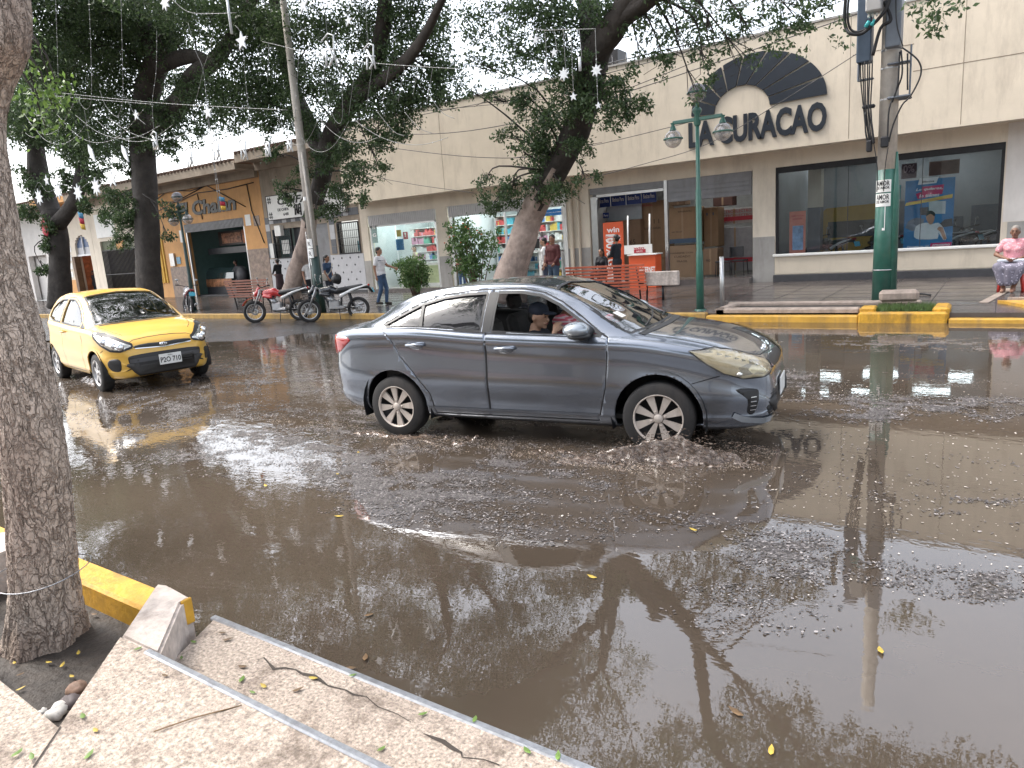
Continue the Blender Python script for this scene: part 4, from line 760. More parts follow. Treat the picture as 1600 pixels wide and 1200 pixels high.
def near_trunk():
    base = atZ(70, 1010, .07); rel = lambda px, py, Y: atY(px, py, Y)
    C = [(70, 1040, .36), (68, 1005, .33), (70, 960, .305), (66, 860, .285), (52, 700, .262), (28, 560, .25), (2, 440, .24), (-22, 300, .235), (-34, 200, .225), (-28, 140, .26), (-12, 80, .30), (-14, 20, .30), (-25, -60, .28), (-60, -200, .27)]
    P = [atY(x, y, base.y+.02*k) for k, (x, y, r) in enumerate(C)]; wd = [c[2]*.455*(1 if i_ < 3 else (.95 if i_ < 6 else .86)) for i_, c in enumerate(C)]
    O, Rr = catm(P, wd, 26); n = 150; O = O; V = []; m = len(O)
    an = np.linspace(0, 2*np.pi, n, endpoint=False)
    z = np.array([o.z for o in O])[:, None]; a = an[None, :]
    cx = np.cos(a)*2.2; cy = np.sin(a)*2.2
    # cracked flaky bark: vertical ridges broken up by noise
    w_ = fbm(cx*2+5+z*1.2, cy*2+z*1.4, 4, 60)*1.7
    ridg = np.abs(fbm(cx*4.6+w_*1.3, cy*4.6+z*1.8+11, 3, 61)-.5)*2
    plates = np.abs(fbm(cx*9+w_*2, cy*9+z*7.5, 3, 62)-.5)*2
    fine = fbm(cx*22, cy*22+z*22, 3, 63)
    k = 1+.08*(fbm(cx+z*.4, cy+z*.9, 3, 64)-.5)+.06*np.clip(ridg*2.8, 0, 1)+.05*np.clip(plates*2.6, 0, 1)+.035*fine
    lump = np.exp(-((z-2.95)/.35)**2)*(.16*np.clip(np.sin(a*2+2.1+z*3), 0, 1)+.12*(fbm(cx*1.5+z*3, cy*1.5+z*5, 3, 65)-.4)); k = k+lump
    butt = np.exp(-(z/.16)**2)*.12*(1+np.sin(a*6+1)); k = k+butt
    for i, o in enumerate(O):
        for j in range(n): rr = Rr[i]*k[i, j]; V.append((o.x+math.cos(an[j])*rr, o.y+math.sin(an[j])*rr, o.z))
    F = [(i*n+j, i*n+(j+1) % n, (i+1)*n+(j+1) % n, (i+1)*n+j) for i in range(m-1) for j in range(n)]
    b = MB(); b.add(V, F, True); b.v = [tuple(Vector(v)-T0.location) for v in b.v]
    _mm = mat('near_bark_0', (.34, .245, .19), .85, var=.28, scale=7, bump=.012, bscale=38, dirt=(.13, .085, .065), dscale=4.5, damt=.65)
    b.build('trunk', bark_mat(), T0)
near_trunk()
bl = []
for x, y, r, n in [(60, 90, .2, 60), (80, 130, .22, 90), (62, 160, .16, 50), (85, 175, .16, 60), (72, 200, .1, 25), (95, 150, .14, 40), (50, 120, .2, 50)]: q = atD(x, y, 5.2); bl.append((tuple(q), (r, r, r), n))
bl = [(tuple(Vector(c)-T0.location), r, n) for c, r, n in bl]
leaves('low_foliage', bl, .05, LEAFB, T0, 71, 1.0)
b = MB()
for c, r, n in bl: b.tube([tuple(Vector(c)+Vector((-.3, -.2, .9))), tuple(Vector(c)+Vector((-.1, 0, .3))), c], [.012, .008, .004], 5)
b.build('hanging_twigs', BARK, T0)
lb = MB()
for e in [((-3.6, 1.4, 3.9), (-4.5, 3.6, 5.8), (-5.5, 6, 7.2)), ((-3.8, 1.2, 3.8), (-2.5, -.5, 5.5), (-.5, -2, 7)), ((-3.8, 1.2, 3.8), (-6, .5, 5.8), (-8.5, 0, 7.2))]: rough_tube(lb, [tuple(Vector(q)-T0.location) for q in e], [.16, .12, .06], 10, .08, 3)
lb.build('limbs', BARK, T0)
cr = crown(-6.2, 3.0, 8.2, 4.0, 3.6, 1.5, 22, .9, 650, 77, 6.6); leaves('crown', [(tuple(Vector(c)-T0.location), r, n) for c, r, n in cr], .1, LEAF, T0, 78)
tag(T0, 'big flaky grey brown trunk close to the camera in the earth tree bed', 'tree')
b = MB(); O = [atY(12+i*9, 893+8*math.sin(i/12*3.14), 1.17-.22) for i in range(13)]
c0 = atY(66, 893, 1.19); b.tube([(c0.x+.19*math.cos(a), c0.y+.19*math.sin(a), c0.z+.01*math.sin(a*2)) for a in [2*math.pi*i/28 for i in range(28)]], .0025, 5, closed=True)
tag(b.build('wire_loop', M_steel), 'thin wire tied around the big near trunk', 'wire')
# ---------------- shrubs before the pharmacy
def shrub(px, py0, Y, w_, h, lab, cols, n, seed, flower=False):
    p = atY(px, 430, Y); root = empty('leafy_shrub', (p.x, Y, .15)); rs = np.random.RandomState(seed); b = MB(); bl = []
    for i in range(cols):
        a = rs.uniform(0, 6.28); e = (w_*.5*rs.uniform(.2, 1)*math.cos(a), .45*rs.uniform(.2, 1)*math.sin(a), h*rs.uniform(.6, .95)); b.tube([(e[0]*.2, e[1]*.2, 0), (e[0]*.55, e[1]*.5, e[2]*.5), e], [.022, .014, .006], 5)
        bl.append((e, (w_*.2, .28, h*.17), n)); bl.append(((e[0]*.8, e[1]*.8, e[2]*.62), (w_*.2, .28, h*.16), n*.6))
    b.build('stems', mat('shrub_stem', (.12, .08, .05), .7), root); leaves('foliage', bl, .085, LEAFS, root, seed, .3, .6)
    if flower:
        f = MB()
        for k in range(14): f.ell((rs.normal(0, w_*.25), -.25+rs.normal(0, .1), h*rs.uniform(.75, 1.0)), (.03, .03, .02), None, 6, 4)
        f.build('flowers', mat('orange_flower', (.5, .12, .04), .5), root)
    tag(root, lab, 'shrub')
shrub(648, 455, 17.6, 1.45, 1.35, 'rounded leafy shrub between the man in the white polo and the pharmacy counter', 16, 150, 91)
shrub(742, 455, 16.8, 1.9, 2.25, 'taller open shrub with orange flowers left of the big leaning trunk', 20, 150, 92, True)
# ================================================================ CARS
def spl(xs, pts):
    X = np.array([q[0] for q in pts], float); Y = np.array([q[1] for q in pts], float); n = len(X); d = np.diff(Y)/np.diff(X); m = np.zeros(n)
    for i in range(1, n-1): m[i] = 0 if d[i-1]*d[i] <= 0 else 2*d[i-1]*d[i]/(d[i-1]+d[i])
    m[0], m[-1] = d[0], d[-1]; xs = np.clip(xs, X[0], X[-1]); k = np.clip(np.searchsorted(X, xs)-1, 0, n-2); h = X[k+1]-X[k]; t = (xs-X[k])/h
    return (2*t**3-3*t**2+1)*Y[k]+(t**3-2*t**2+t)*h*m[k]+(-2*t**3+3*t**2)*Y[k+1]+(t**3-t**2)*h*m[k+1]
M_rub = mat('tyre_rubber', (.018, .017, .017), .75, var=.3, scale=8, dirt=(.07, .055, .045), dscale=4, damt=.5)
M_blk = mat('black_plastic', (.015, .015, .016), .45, var=.2); M_gap = mat('panel_gap', (.006, .006, .007), .6)
M_chr = mat('chrome_trim', (.75, .76, .78), .12, 1., var=.02); M_lens = mat('headlight_lens', (.52, .48, .38), .12, 0, var=.15, scale=9, coat=1.); M_refl = mat('headlight_bowl', (.7, .69, .65), .18, .9, var=.1, scale=20)
M_tail = mat('tail_light', (.32, .012, .012), .12, var=.25, scale=20, coat=1.); M_intr = mat('car_interior', (.035, .033, .032), .7, var=.2); M_plate = mat('plate_white', (.7, .7, .68), .35, var=.05)
M_cab = mat('cabin_seat_fabric', (.06, .055, .052), .8, var=.3)
M_dbowl = mat('dark_lamp_bowl', (.16, .15, .13), .2, .5, var=.3, scale=30); M_lensg = glass('yellowed_lens', (.85, .80, .66), .10, .02, .28, (.50, .45, .34))
GLC = glass('car_glass', (.62, .66, .66), .1, .01, .04); GLW2 = glass('car_windscreen', (.7, .74, .74), .24, .01, .03)
GLT = glass('tinted_car_glass', (.42, .44, .46), .05, .02, .3, (.05, .05, .055))
def inpoly(P, poly):
    x, y = P; c = False; n = len(poly); j = n-1
    for i in range(n):
        xi, yi = poly[i]; xj, yj = poly[j]
        if (yi > y) != (yj > y) and x < (xj-xi)*(y-yi)/(yj-yi)+xi: c = not c
        j = i
    return c
def smoothpoly(P, k=4):      # closed Catmull-Rom, keeps the given corners soft
    n = len(P); O = []
    for i in range(n):
        a, b, c, d = [np.array(P[(i+j-1) % n], float) for j in range(4)]
        for j in range(k): t = j/k; O.append(tuple(.5*((2*b)+(c-a)*t+(2*a-5*b+4*c-d)*t*t+(3*b-a-3*c+d)*t**3)))
    return O
def arcp(cx, cz, r, a0, a1, n=16): return [(cx+r*math.cos(a0+(a1-a0)*i/n), cz+r*math.sin(a0+(a1-a0)*i/n)) for i in range(n+1)]
class Car:
    def __init__(s, sp, paint):
        s.sp = sp; s.paint = paint; L0, L1 = sp['x0'], sp['x1']
        t = np.linspace(0, 1, 150); xs = L0+(L1-L0)*(.5-.5*np.cos(np.pi*t))*.55+(L1-L0)*t*.45; s.xs = xs
        f = lambda k: spl(xs, sp[k])
        zt, zb, zs, w, wr, zr = f('top'), f('bot'), f('belt'), f('w'), f('wr'), None
        dz = zt-zs; c = np.clip((dz-.08)/.2, 0, 1); c = c*c*(3-2*c); N = len(xs)
        fl = sum(.016*np.exp(-((xs-a)/.33)**2) for a in sp['axle'])
        K = []
        zm = zb+.48*(zs-zb); ws = w*.965
        zr = zs+(zt-zs)*sp.get('rail', .88)
        def add(y, z): K.append((y, z))
        add(0*w, zb); add(.72*w, zb); add(.9*w, zb+.015); add(.965*w+fl, zb+.10); add(w-.022+fl, zb+.42*(zm-zb)+.03); add(w+fl*.8, zm-.0); add(w*.978, zs-.19); add(ws*1.024, zs-.05); add(ws*.985, zs+.012)
        cab = [(ws*.93+.07*wr, zs+.10*(zr-zs)), (ws*.5+wr*.5+.012, zs+.52*(zr-zs)), (wr+.01, zs+.93*(zr-zs)), (wr-.05, zr+.3*(zt-zr)+.012), (wr*.62, zt-.018), (0*w, zt)]
        hod = [(ws*.93, zs+.25*dz), (ws*.84, zs+.55*dz), (ws*.72, zs+.75*dz), (ws*.55, zs+.88*dz), (ws*.3, zs+.97*dz), (0*w, zt)]
        for (a, b), (p_, q) in zip(cab, hod): add(p_*(1-c)+a*c, q*(1-c)+b*c)
        KY = np.array([k[0] for k in K]); KZ = np.array([k[1] for k in K]); nk = len(K); sub = 4
        R = []
        for i in range(nk-1):
            i0, i3 = max(i-1, 0), min(i+2, nk-1)
            for j in range(sub):
                t_ = j/sub; g = lambda A: .5*((2*A[i])+(A[i+1]-A[i0])*t_+(2*A[i0]-5*A[i]+4*A[i+1]-A[i3])*t_**2+(3*A[i]-A[i0]-3*A[i+1]+A[i3])*t_**3)
                R.append((g(KY), g(KZ)))
        R.append((KY[-1], KZ[-1])); H = len(R)
        ring = [(-y, z) for y, z in R]+[(y, z) for y, z in R[-2:0:-1]]; M = len(ring)
        V = [(xs[i], ring[j][0][i], ring[j][1][i]) for i in range(N) for j in range(M)]
        F = [(i*M+j, i*M+(j+1) % M, (i+1)*M+(j+1) % M, (i+1)*M+j) for i in range(N-1) for j in range(M)]
        F += [tuple(range(M))[::-1], tuple((N-1)*M+j for j in range(M))]
        s.bm = bmesh.new(); vs = [s.bm.verts.new(v) for v in V]; [s.bm.faces.new([vs[i] for i in q]) for q in F]
        for q in s.bm.faces: q.smooth = True
        bmesh.ops.recalc_face_normals(s.bm, faces=s.bm.faces)
        s.bvh = BVHTree.FromBMesh(s.bm)
        # plan curve for wrap-around details at the nose and at the tail
        wx = w; pf = [(xs[i], wx[i]) for i in range(N)]; s.plan = {}
        for key, seq in (('F', pf[::-1]), ('R', pf)):
            pts = [(seq[0][0], 0.0)]+seq; S_ = [0]
            for a, b in zip(pts[:-1], pts[1:]): S_.append(S_[-1]+math.hypot(a[0]-b[0], a[1]-b[1]))
            s.plan[key] = (np.array(S_), np.array(pts))
    def cut(s, poly, axis, test):
        """bisect the shell along the polygon's edges; return faces inside. axis 'Y': (x,z); 'Z': (x,y)"""
        n = len(poly); bm = s.bm
        xs_ = [q[0] for q in poly]; ys_ = [q[1] for q in poly]; bb = (min(xs_)-.15, max(xs_)+.15, min(ys_)-.15, max(ys_)+.15); kk = 2 if axis == 'Y' else 1
        for i in range(n):
            a, b = poly[i], poly[(i+1) % n]
            if math.hypot(a[0]-b[0], a[1]-b[1]) < 1e-4: continue
            nv = (b[1]-a[1], -(b[0]-a[0])); ex = .06
            lo = (min(a[0], b[0])-ex, max(a[0], b[0])+ex, min(a[1], b[1])-ex, max(a[1], b[1])+ex)
            fs = [f for f in bm.faces if len(f.verts) < 40 and test(f.calc_center_median()) and any(lo[0] <= v.co.x <= lo[1] for v in f.verts) and any(lo[2] <= v.co[kk] <= lo[3] for v in f.verts)]
            if not fs: continue
            es = set(e for f in fs for e in f.edges); co = (a[0], 0, a[1]) if axis == 'Y' else (a[0], a[1], 0); no = (nv[0], 0, nv[1]) if axis == 'Y' else (nv[0], nv[1], 0)
            bmesh.ops.bisect_plane(bm, geom=list(fs)+list(es), plane_co=co, plane_no=no, dist=1e-5)
        out = []
        for f in bm.faces:
            c = f.calc_center_median()
            if test(c) and inpoly((c.x, c[kk]), poly): out.append(f)
        return out
    def remove(s, poly, axis, test):
        bmesh.ops.delete(s.bm, geom=s.cut(poly, axis, test), context='FACES')
    def split(s, fs, name, root, m=None):
        n = bmesh.new(); mp = {}
        for f in fs:
            vs = []
            for v in f.verts:
                if v not in mp: mp[v] = n.verts.new(v.co)
                vs.append(mp[v])
            try: q = n.faces.new(vs); q.smooth = True
            except ValueError: pass
        bmesh.ops.delete(s.bm, geom=fs, context='FACES'); me = bpy.data.meshes.new(name); n.to_mesh(me); n.free(); me.materials.append(m or s.paint); me.materials.append(M_intr)
        o = bpy.data.objects.new(name, me); link(o); o.parent = root; s.solid(o); return o
    def solid(s, o, t=.02):
        md = o.modifiers.new('thick', 'SOLIDIFY'); md.thickness = t; md.offset = -1; md.material_offset = 1; md.material_offset_rim = 0
        try: md.use_quality_normals = True
        except Exception: pass
    def ray(s, o, d):
        h = s.bvh.ray_cast(Vector(o), Vector(d).normalized()); return (h[0], h[1]) if h[0] is not None else None
    def mesh(s, poly, fn, name, m, root, off=.004, grid=.04, thick=.006):
        P = [Vector(q) for q in poly]; xs = [q.x for q in P]; ys = [q.y for q in P]; pts = list(P)
        gx = min(xs)+grid/2
        while gx < max(xs):
            gy = min(ys)+grid/2
            while gy < max(ys):
                if inpoly((gx, gy), [(q.x, q.y) for q in P]): pts.append(Vector((gx, gy)))
                gy += grid
            gx += grid
        r = delaunay_2d_cdt(pts, [], [list(range(len(P)))], 1, 1e-5); V = []; ok = []
        for q in r[0]:
            h = fn(q.x, q.y)
            if h is None: V.append(Vector((0, 0, 0))); ok.append(False); continue
            V.append(h[0]+h[1]*off); ok.append(True)
        F = [f for f in r[2] if all(ok[i] for i in f)]; b = MB(); b.add(V, F, True); o = b.build(name, m, root, fix=False)
        # outward-facing check
        me = o.data
        if len(me.polygons):
            p0 = me.polygons[len(me.polygons)//2]; h = fn(*[(r[0][i].x, r[0][i].y) for i in F[len(F)//2]][0])
            if h and p0.normal.dot(h[1]) < 0: me.flip_normals()
        if thick: md = o.modifiers.new('thick', 'SOLIDIFY'); md.thickness = thick; md.offset = -1
        return o
    def side(s, sg): return lambda x, z: s.ray((x, sg*3, z), (0, -sg, 0))
    def top(s): return lambda x, y: s.ray((x, y, 3), (0, 0, -1))
    def wrap(s, key, sg):
        S_, pts = s.plan[key]
        def f(a, z):
            g = sg*(1 if a >= 0 else -1); aa = abs(a); x = np.interp(aa, S_, pts[:, 0]); y = np.interp(aa, S_, pts[:, 1]); e = .02
            x2, y2 = np.interp(aa+e, S_, pts[:, 0]), np.interp(aa+e, S_, pts[:, 1]); x1, y1 = np.interp(max(aa-e, 0), S_, pts[:, 0]), np.interp(max(aa-e, 0), S_, pts[:, 1])
            tx, ty = x2-x1, y2-y1; nx, ny = (ty, -tx) if key == 'F' else (-ty, tx)
            if aa < e: nx, ny = (1 if key == 'F' else -1), 0
            if key == 'F' and nx < 0: nx, ny = -nx, -ny
            if key == 'R' and nx > 0: nx, ny = -nx, -ny
            if ny < 0: ny = -ny
            l = math.hypot(nx, ny); nx /= l; ny /= l
            return s.ray((x+nx*.5, g*(y+ny*.5), z), (-nx, -g*ny, 0))
        return f
    def line(s, P, fn, wd, name, m, root, off=.0015):
        V = []; F = []
        for i, q in enumerate(P):
            a = Vector(P[max(i-1, 0)]); c = Vector(P[min(i+1, len(P)-1)]); t = (c-a).normalized(); n = Vector((-t.y, t.x))*wd/2
            for sg in (1, -1):
                h = fn(q[0]+n.x*sg, q[1]+n.y*sg)
                if h is None: return None
                V.append(h[0]+h[1]*off)
        F = [(2*i, 2*i+1, 2*i+3, 2*i+2) for i in range(len(P)-1)]; b = MB(); b.add(V, F, True); o = b.build(name, m, root, fix=False)
        return o
    def finish(s, root):
        me = bpy.data.meshes.new('body'); bmesh.ops.triangulate(s.bm, faces=[f for f in s.bm.faces if len(f.verts) > 4]); s.bm.to_mesh(me); me.materials.append(s.paint); me.materials.append(M_intr)
        o = bpy.data.objects.new('body', me); link(o); o.parent = root; s.solid(o); return o
def dens(P, st=.06):
    O = []
    for a, b in zip(P[:-1], P[1:]):
        n = max(1, int(math.hypot(a[0]-b[0], a[1]-b[1])/st)); O += [(a[0]+(b[0]-a[0])*i/n, a[1]+(b[1]-a[1])*i/n) for i in range(n)]
    return O+[P[-1]]
def wheel(root, x, y, r, wd, m_face, spokes, steer=0, name='wheel', style='blade', rot0=.2):
    wl = empty(name, (x, y, max(r, .30) if r > .3 else r), steer); wl.parent = root; sg = -1 if y < 0 else 1
    b = MB(); h = wd/2; rr = r*.69
    b.lathe((0, 0, 0), [(rr, -h), (r*.92, -h*.98), (r*.985, -h*.8), (r, -h*.5), (r, h*.5), (r*.985, h*.8), (r*.92, h*.98), (rr, h)], 'Y', 48); b.build('tyre', M_rub, wl)
    b = MB(); b.lathe((0, 0, 0), [(rr, sg*h), (rr*.96, sg*h*.95), (rr*.93, sg*h*.7), (rr*.9, sg*h*.1), (.02, sg*h*.1)], 'Y', 48); b.lathe((0, 0, 0), [(rr, -h), (rr*.9, h)], 'Y', 24); b.build('rim', M_blk if style == 'blade' else m_face, wl)
    b = MB(); yo = sg*h*.82
    for k in range(spokes):
        a = rot0+2*math.pi*k/spokes; ca, sa = math.cos(a), math.sin(a)
        if style == 'blade':
            q = [(rr*.2, -.014), (rr*.2, .014), (rr*.92, .036), (rr*.95, .016), (rr*.95, -.016), (rr*.92, -.036)]
        else: q = [(rr*.15, -.03), (rr*.15, .03), (rr*.95, .028), (rr*.95, -.028)]
        poly = [(u*ca-v*sa, u*sa+v*ca) for u, v in q]; b.prism(poly, yo-sg*.02, yo)
    b.lathe((0, 0, 0), [(rr, sg*h*.99), (rr*.985, sg*h*1.02), (rr*.94, sg*h*.98), (rr*.93, sg*h*.6)], 'Y', 40)
    b.build('wheel_cover', m_face, wl); b = MB(); b.lathe((0, yo, 0), [(rr*.19, -sg*.02), (rr*.19, sg*.004), (rr*.14, sg*.012), (.001, sg*.014)], 'Y', 20)
    for k in range(4 if style == 'blade' else 5): a = rot0+k*1.5708; b.ell((math.cos(a)*rr*.3, yo+sg*.002, math.sin(a)*rr*.3), (.011, .006, .011), None, 8, 5)
    b.build('hub_cap', m_face, wl); return wl
def seat(root, x, y, z=.32, m=None):
    m = m or M_cab; st_ = empty('seat', (x, y, 0)); st_.parent = root
    b = MB(); b.box((.05, 0, z), (.5, .5, .16), None, .05); b.build('cushion', m, st_)
    b = MB(); b.box((-.27, 0, z+.36), (.13, .48, .62), rotm('Y', R_(-12)), .05); b.build('backrest', m, st_)
    b = MB(); b.box((-.37, 0, z+.78), (.09, .26, .17), rotm('Y', R_(-12)), .04); b.build('headrest', m, st_)
# ---------------------------------------------------------------- grey sedan
M_grey = mat('grey_metallic_paint', (.17, .19, .225), .22, .82, var=.04, scale=3, coat=1., dirt=(.12, .1, .09), dscale=1.5, damt=.12)
def make_sedan():
    root = empty('sedan_car', (-5.852, 5.532, -.015), .1446, 'dark grey four door sedan driving through the flood water in the middle of the street', 'car')
    sp = dict(x0=.10, x1=4.44, axle=(.97, 3.57), rail=.90,
        top=[(.10, .62), (.105, .90), (.13, 1.0), (.2, 1.065), (.42, 1.095), (.62, 1.165), (.9, 1.295), (1.2, 1.395), (1.6, 1.45), (1.95, 1.462), (2.3, 1.447), (2.6, 1.385), (3.0, 1.20), (3.32, 1.035), (3.42, 1.0), (3.7, .965), (4.0, .90), (4.22, .815), (4.34, .75), (4.41, .68), (4.44, .55)],
        bot=[(.10, .45), (.12, .38), (.2, .30), (.45, .24), (.9, .2), (3.7, .19), (4.2, .2), (4.36, .215), (4.42, .26), (4.44, .38)],
        belt=[(.10, .56), (.105, .86), (.13, .96), (.25, 1.02), (.6, 1.055), (1.1, 1.06), (2.0, 1.005), (3.0, .965), (3.35, .945), (3.8, .88), (4.15, .79), (4.3, .73), (4.4, .645), (4.44, .5)],
        w=[(.10, .50), (.11, .58), (.15, .67), (.25, .745), (.45, .805), (.8, .845), (1.3, .86), (3.2, .86), (3.6, .85), (3.95, .815), (4.15, .765), (4.3, .68), (4.38, .59), (4.42, .50), (4.44, .42)],
        wr=[(.1, .6), (.5, .6), (1.0, .565), (1.6, .575), (2.4, .575), (2.8, .60), (3.2, .66), (3.4, .72), (4.44, .7)])
    c = Car(sp, M_grey); near = lambda p: p.y < -.3 and p.z < 1.43; far = lambda p: p.y > .3 and p.z < 1.43
    # wheel arches
    for ax in (.97, 3.57):
        P = arcp(ax, .31, .365, -.6, math.pi+.6, 22)
        for t in (near, far): c.remove(P, 'Y', lambda p, t=t: t(p) and abs(p.y) > .55)
    fw = [(2.07, 1.365), (2.3, 1.36), (2.5, 1.325), (2.68, 1.245), (2.88, 1.12), (3.10, .995), (3.10, .99), (2.6, 1.005), (2.075, 1.035)]
    rw = [(1.96, 1.365), (1.75, 1.36), (1.5, 1.335), (1.25, 1.275), (1.04, 1.18), (.88, 1.10), (.92, 1.088), (1.4, 1.075), (1.96, 1.04)]
    fd = [(2.02, .26), (3.06, .26), (3.14, .55), (3.17, .975), (3.08, 1.02), (2.9, 1.145), (2.7, 1.27), (2.52, 1.35), (2.32, 1.39), (2.02, 1.395)]
    rd = [(2.01, .26), (1.42, .26), (1.38, .45), (1.22, .66), (1.08, .80), (.99, .95), (.87, 1.07), (.85, 1.10), (1.03, 1.20), (1.24, 1.30), (1.5, 1.365), (1.76, 1.39), (2.01, 1.395)]
    for t in (near, far):
        c.remove(fw, 'Y', t); c.remove(rw, 'Y', t)
    wsc = [(3.36, -.70), (3.43, 0), (3.36, .70), (2.60, .515), (2.52, 0), (2.60, -.515)]; rwc = [(.52, -.60), (.44, 0), (.52, .60), (1.12, .50), (1.22, 0), (1.12, -.50)]
    wsp = [(3.33, -.69), (3.39, -.4), (3.41, 0), (3.39, .4), (3.33, .69), (2.95, .60), (2.61, .515), (2.55, .3), (2.535, 0), (2.55, -.3), (2.61, -.515), (2.95, -.60)]
    rwp = [(.55, -.58), (.49, 0), (.55, .58), (1.10, .50), (1.18, 0), (1.10, -.50)]
    up = lambda p: p.z > .96
    c.remove(wsp, 'Z', up); c.remove(rwp, 'Z', up)
    for t, sg in ((near, -1), (far, 1)):
        d1 = c.split(c.cut(fd, 'Y', t), 'front_door', root); d2 = c.split(c.cut(rd, 'Y', t), 'rear_door', root); sd_ = c.side(sg)
        g = c.mesh(fw, sd_, 'window_glass', GLC, d1, -.012, .06, 0) if sg > 0 else None; g = c.mesh(rw, sd_, 'window_glass', GLT, d2, -.012, .06, 0)
        for P, d in ((fw, d1), (rw, d2)): c.line(dens(P+[P[0]]), sd_, .022, 'window_seal', M_blk, d, .002)
        c.line(dens([(1.28, 1.27), (1.32, 1.08)]), sd_, .035, 'quarter_divider', M_blk, d2, .0)
        c.line(dens([(2.02, 1.03), (2.02, 1.37)]), sd_, .085, 'pillar_cover', M_blk, d1, .003)
        for d, hx, hz in ((d1, 2.22, .885), (d2, 1.27, .915)):
            hnd = sd_(hx, hz)[0]; b = MB(); b.ell(hnd+Vector((0, -sg*.004, -.01)), (.085, .012, .035), None, 14, 8); b.build('handle_recess', M_grey, d)
            b = MB(); b.tube([hnd+Vector((-.11, 0, .0)), hnd+Vector((-.09, sg*.035, .003)), hnd+Vector((.07, sg*.035, .006)), hnd+Vector((.10, 0, .004))], [.014, .016, .016, .012], 8); b.build('door_handle', M_grey, d)
        # seams
        for P, d in ((fd, d1), (rd, d2)): c.line(dens(P+[P[0]]), sd_, .009, 'door_gap', M_gap, d, .0012)
        c.line(dens([(1.36, .315), (3.06, .315)]), sd_, .02, 'sill_trim', M_chr if 0 else M_grey, root, .008)
        c.line(dens([(1.5, .205), (3.15, .205)]), sd_, .05, 'sill_shadow', M_blk, root, .004)  # black strip stands in for the shade under the sill
        # mirror
        mp = sd_(2.99, 1.03)[0]; mr_ = empty('wing_mirror', (0, 0, 0)); mr_.parent = d1
        b = MB(); b.ell(mp+Vector((-.06, sg*.15, .03)), (.115, .12, .066), rotm('Z', R_(-18*sg)), 18, 12); b.build('mirror_cap', mat('bright_grey_paint', (.30, .33, .36), .25, .6, var=.05, coat=1.), mr_)
        b = MB(); b.tube([mp, mp+Vector((0, sg*.1, -.02)), mp+Vector((.0, sg*.2, -.03))], [.05, .04, .03], 8); b.ell(mp+Vector((-.04, sg*.14, -.025)), (.10, .11, .03), None, 12, 6); b.build('mirror_base', M_blk, mr_)
        wf = c.wrap('F', sg)
        hl = [(.40, .705), (.46, .655), (.62, .628), (.80, .632), (.95, .68), (1.08, .76), (1.22, .862), (1.02, .862), (.8, .825), (.58, .775), (.42, .735)]
        hd = c.mesh(hl, wf, 'headlight', M_lensg, root, .013, .02, 0); c.mesh([(q_[0]*.97+.025, q_[1]*.97+.021) for q_ in hl], wf, 'lamp_housing', M_lens, hd, .005, .02, 0); c.mesh([(.44, .69), (.62, .65), (.80, .655), (.84, .72), (.70, .765), (.5, .73)], wf, 'lamp_bowl', M_dbowl, hd, .0075, .02, 0); c.line(dens(hl+[hl[0]], .03), wf, .010, 'headlight_rim', M_gap, hd, .0125)
        hi = [(.5, .68), (.6, .655), (.72, .66), (.76, .7), (.7, .75), (.56, .73)]; c.mesh(hi, wf, 'projector', M_refl, hd, .0100, .02, 0)
        q = wf(.83, .67); b = MB(); b.ell(q[0]+q[1]*.004, (.028, .028, .022), None, 12, 8); b.build('indicator_bulb', M_refl, hd)
        c.line(dens([(1.22, .862), (1.0, .7), (1.13, .64), (1.2, .52)], .03) if 0 else dens([(.98, .66), (1.2, .60)], .03), wf, .008, 'bumper_gap', M_gap, root, .0015)
        fv = [(.70, .34), (.76, .35), (.765, .46), (.86, .545), (.70, .54), (.66, .5)]; vt = c.mesh(smoothpoly(fv, 3), wf, 'fog_vent', M_blk, root, .004, .03, .004)
        for k in range(4): c.line([(.69, .37+.035*k), (.74, .37+.035*k)], wf, .007, 'vent_slat', M_chr, vt, .008)
        c.line(dens([(.30, .275), (.42, .262), (.62, .27), (.80, .30), (.88, .34)], .03), wf, .045, 'bumper_lip', mat('bright_grey_paint', (.3, .33, .36), .25), root, .016)
        wr_ = c.wrap('R', sg); tl = [(.40, .90), (.55, .83), (.72, .80), (.82, .83), (1.02, .955), (.98, .985), (.72, 1.0), (.45, .985)]; c.mesh(tl, wr_, 'tail_light', M_tail, root, .006, .035, .008)
        c.line(dens([(.98, .99), (.93, .6)], .03) if 0 else dens([(.0, .74), (.62, .73)], .04), wr_, .008, 'boot_gap', M_gap, root, .0015)
    tp = c.top()
    c.mesh(wsp, tp, 'windscreen', GLW2, root, -.008, .07, 0); c.mesh(rwp, tp, 'rear_screen', GLT, root, -.008, .07, 0)
    c.line(dens(wsp+[wsp[0]]), tp, .03, 'windscreen_seal', M_blk, root, .001)
    hd = [(3.43, -.62), (3.7, -.655), (4.0, -.635), (4.2, -.56), (4.315, -.36), (4.345, 0), (4.315, .36), (4.2, .56), (4.0, .635), (3.7, .655), (3.43, .62)]
    c.line(dens(hd, .04), tp, .009, 'bonnet_gap', M_gap, root, .0012); c.line(dens([(3.41, -.66), (3.46, -.35), (3.475, 0), (3.46, .35), (3.41, .66)], .05), tp, .06, 'cowl', M_blk, root, .004)
    c.line(dens([(.16, -.5), (.45, -.60), (.5, -.56)], .04), tp, .008, 'boot_lid_gap', M_gap, root, .001)
    wf = c.wrap('F', 1)
    g = c.mesh([(-.36, .685), (-.3, .66), (0, .645), (.3, .66), (.36, .685), (.34, .725), (.1, .735), (0, .722), (-.1, .735), (-.34, .725)], wf, 'grille', M_blk, root, .006, .03, .004)
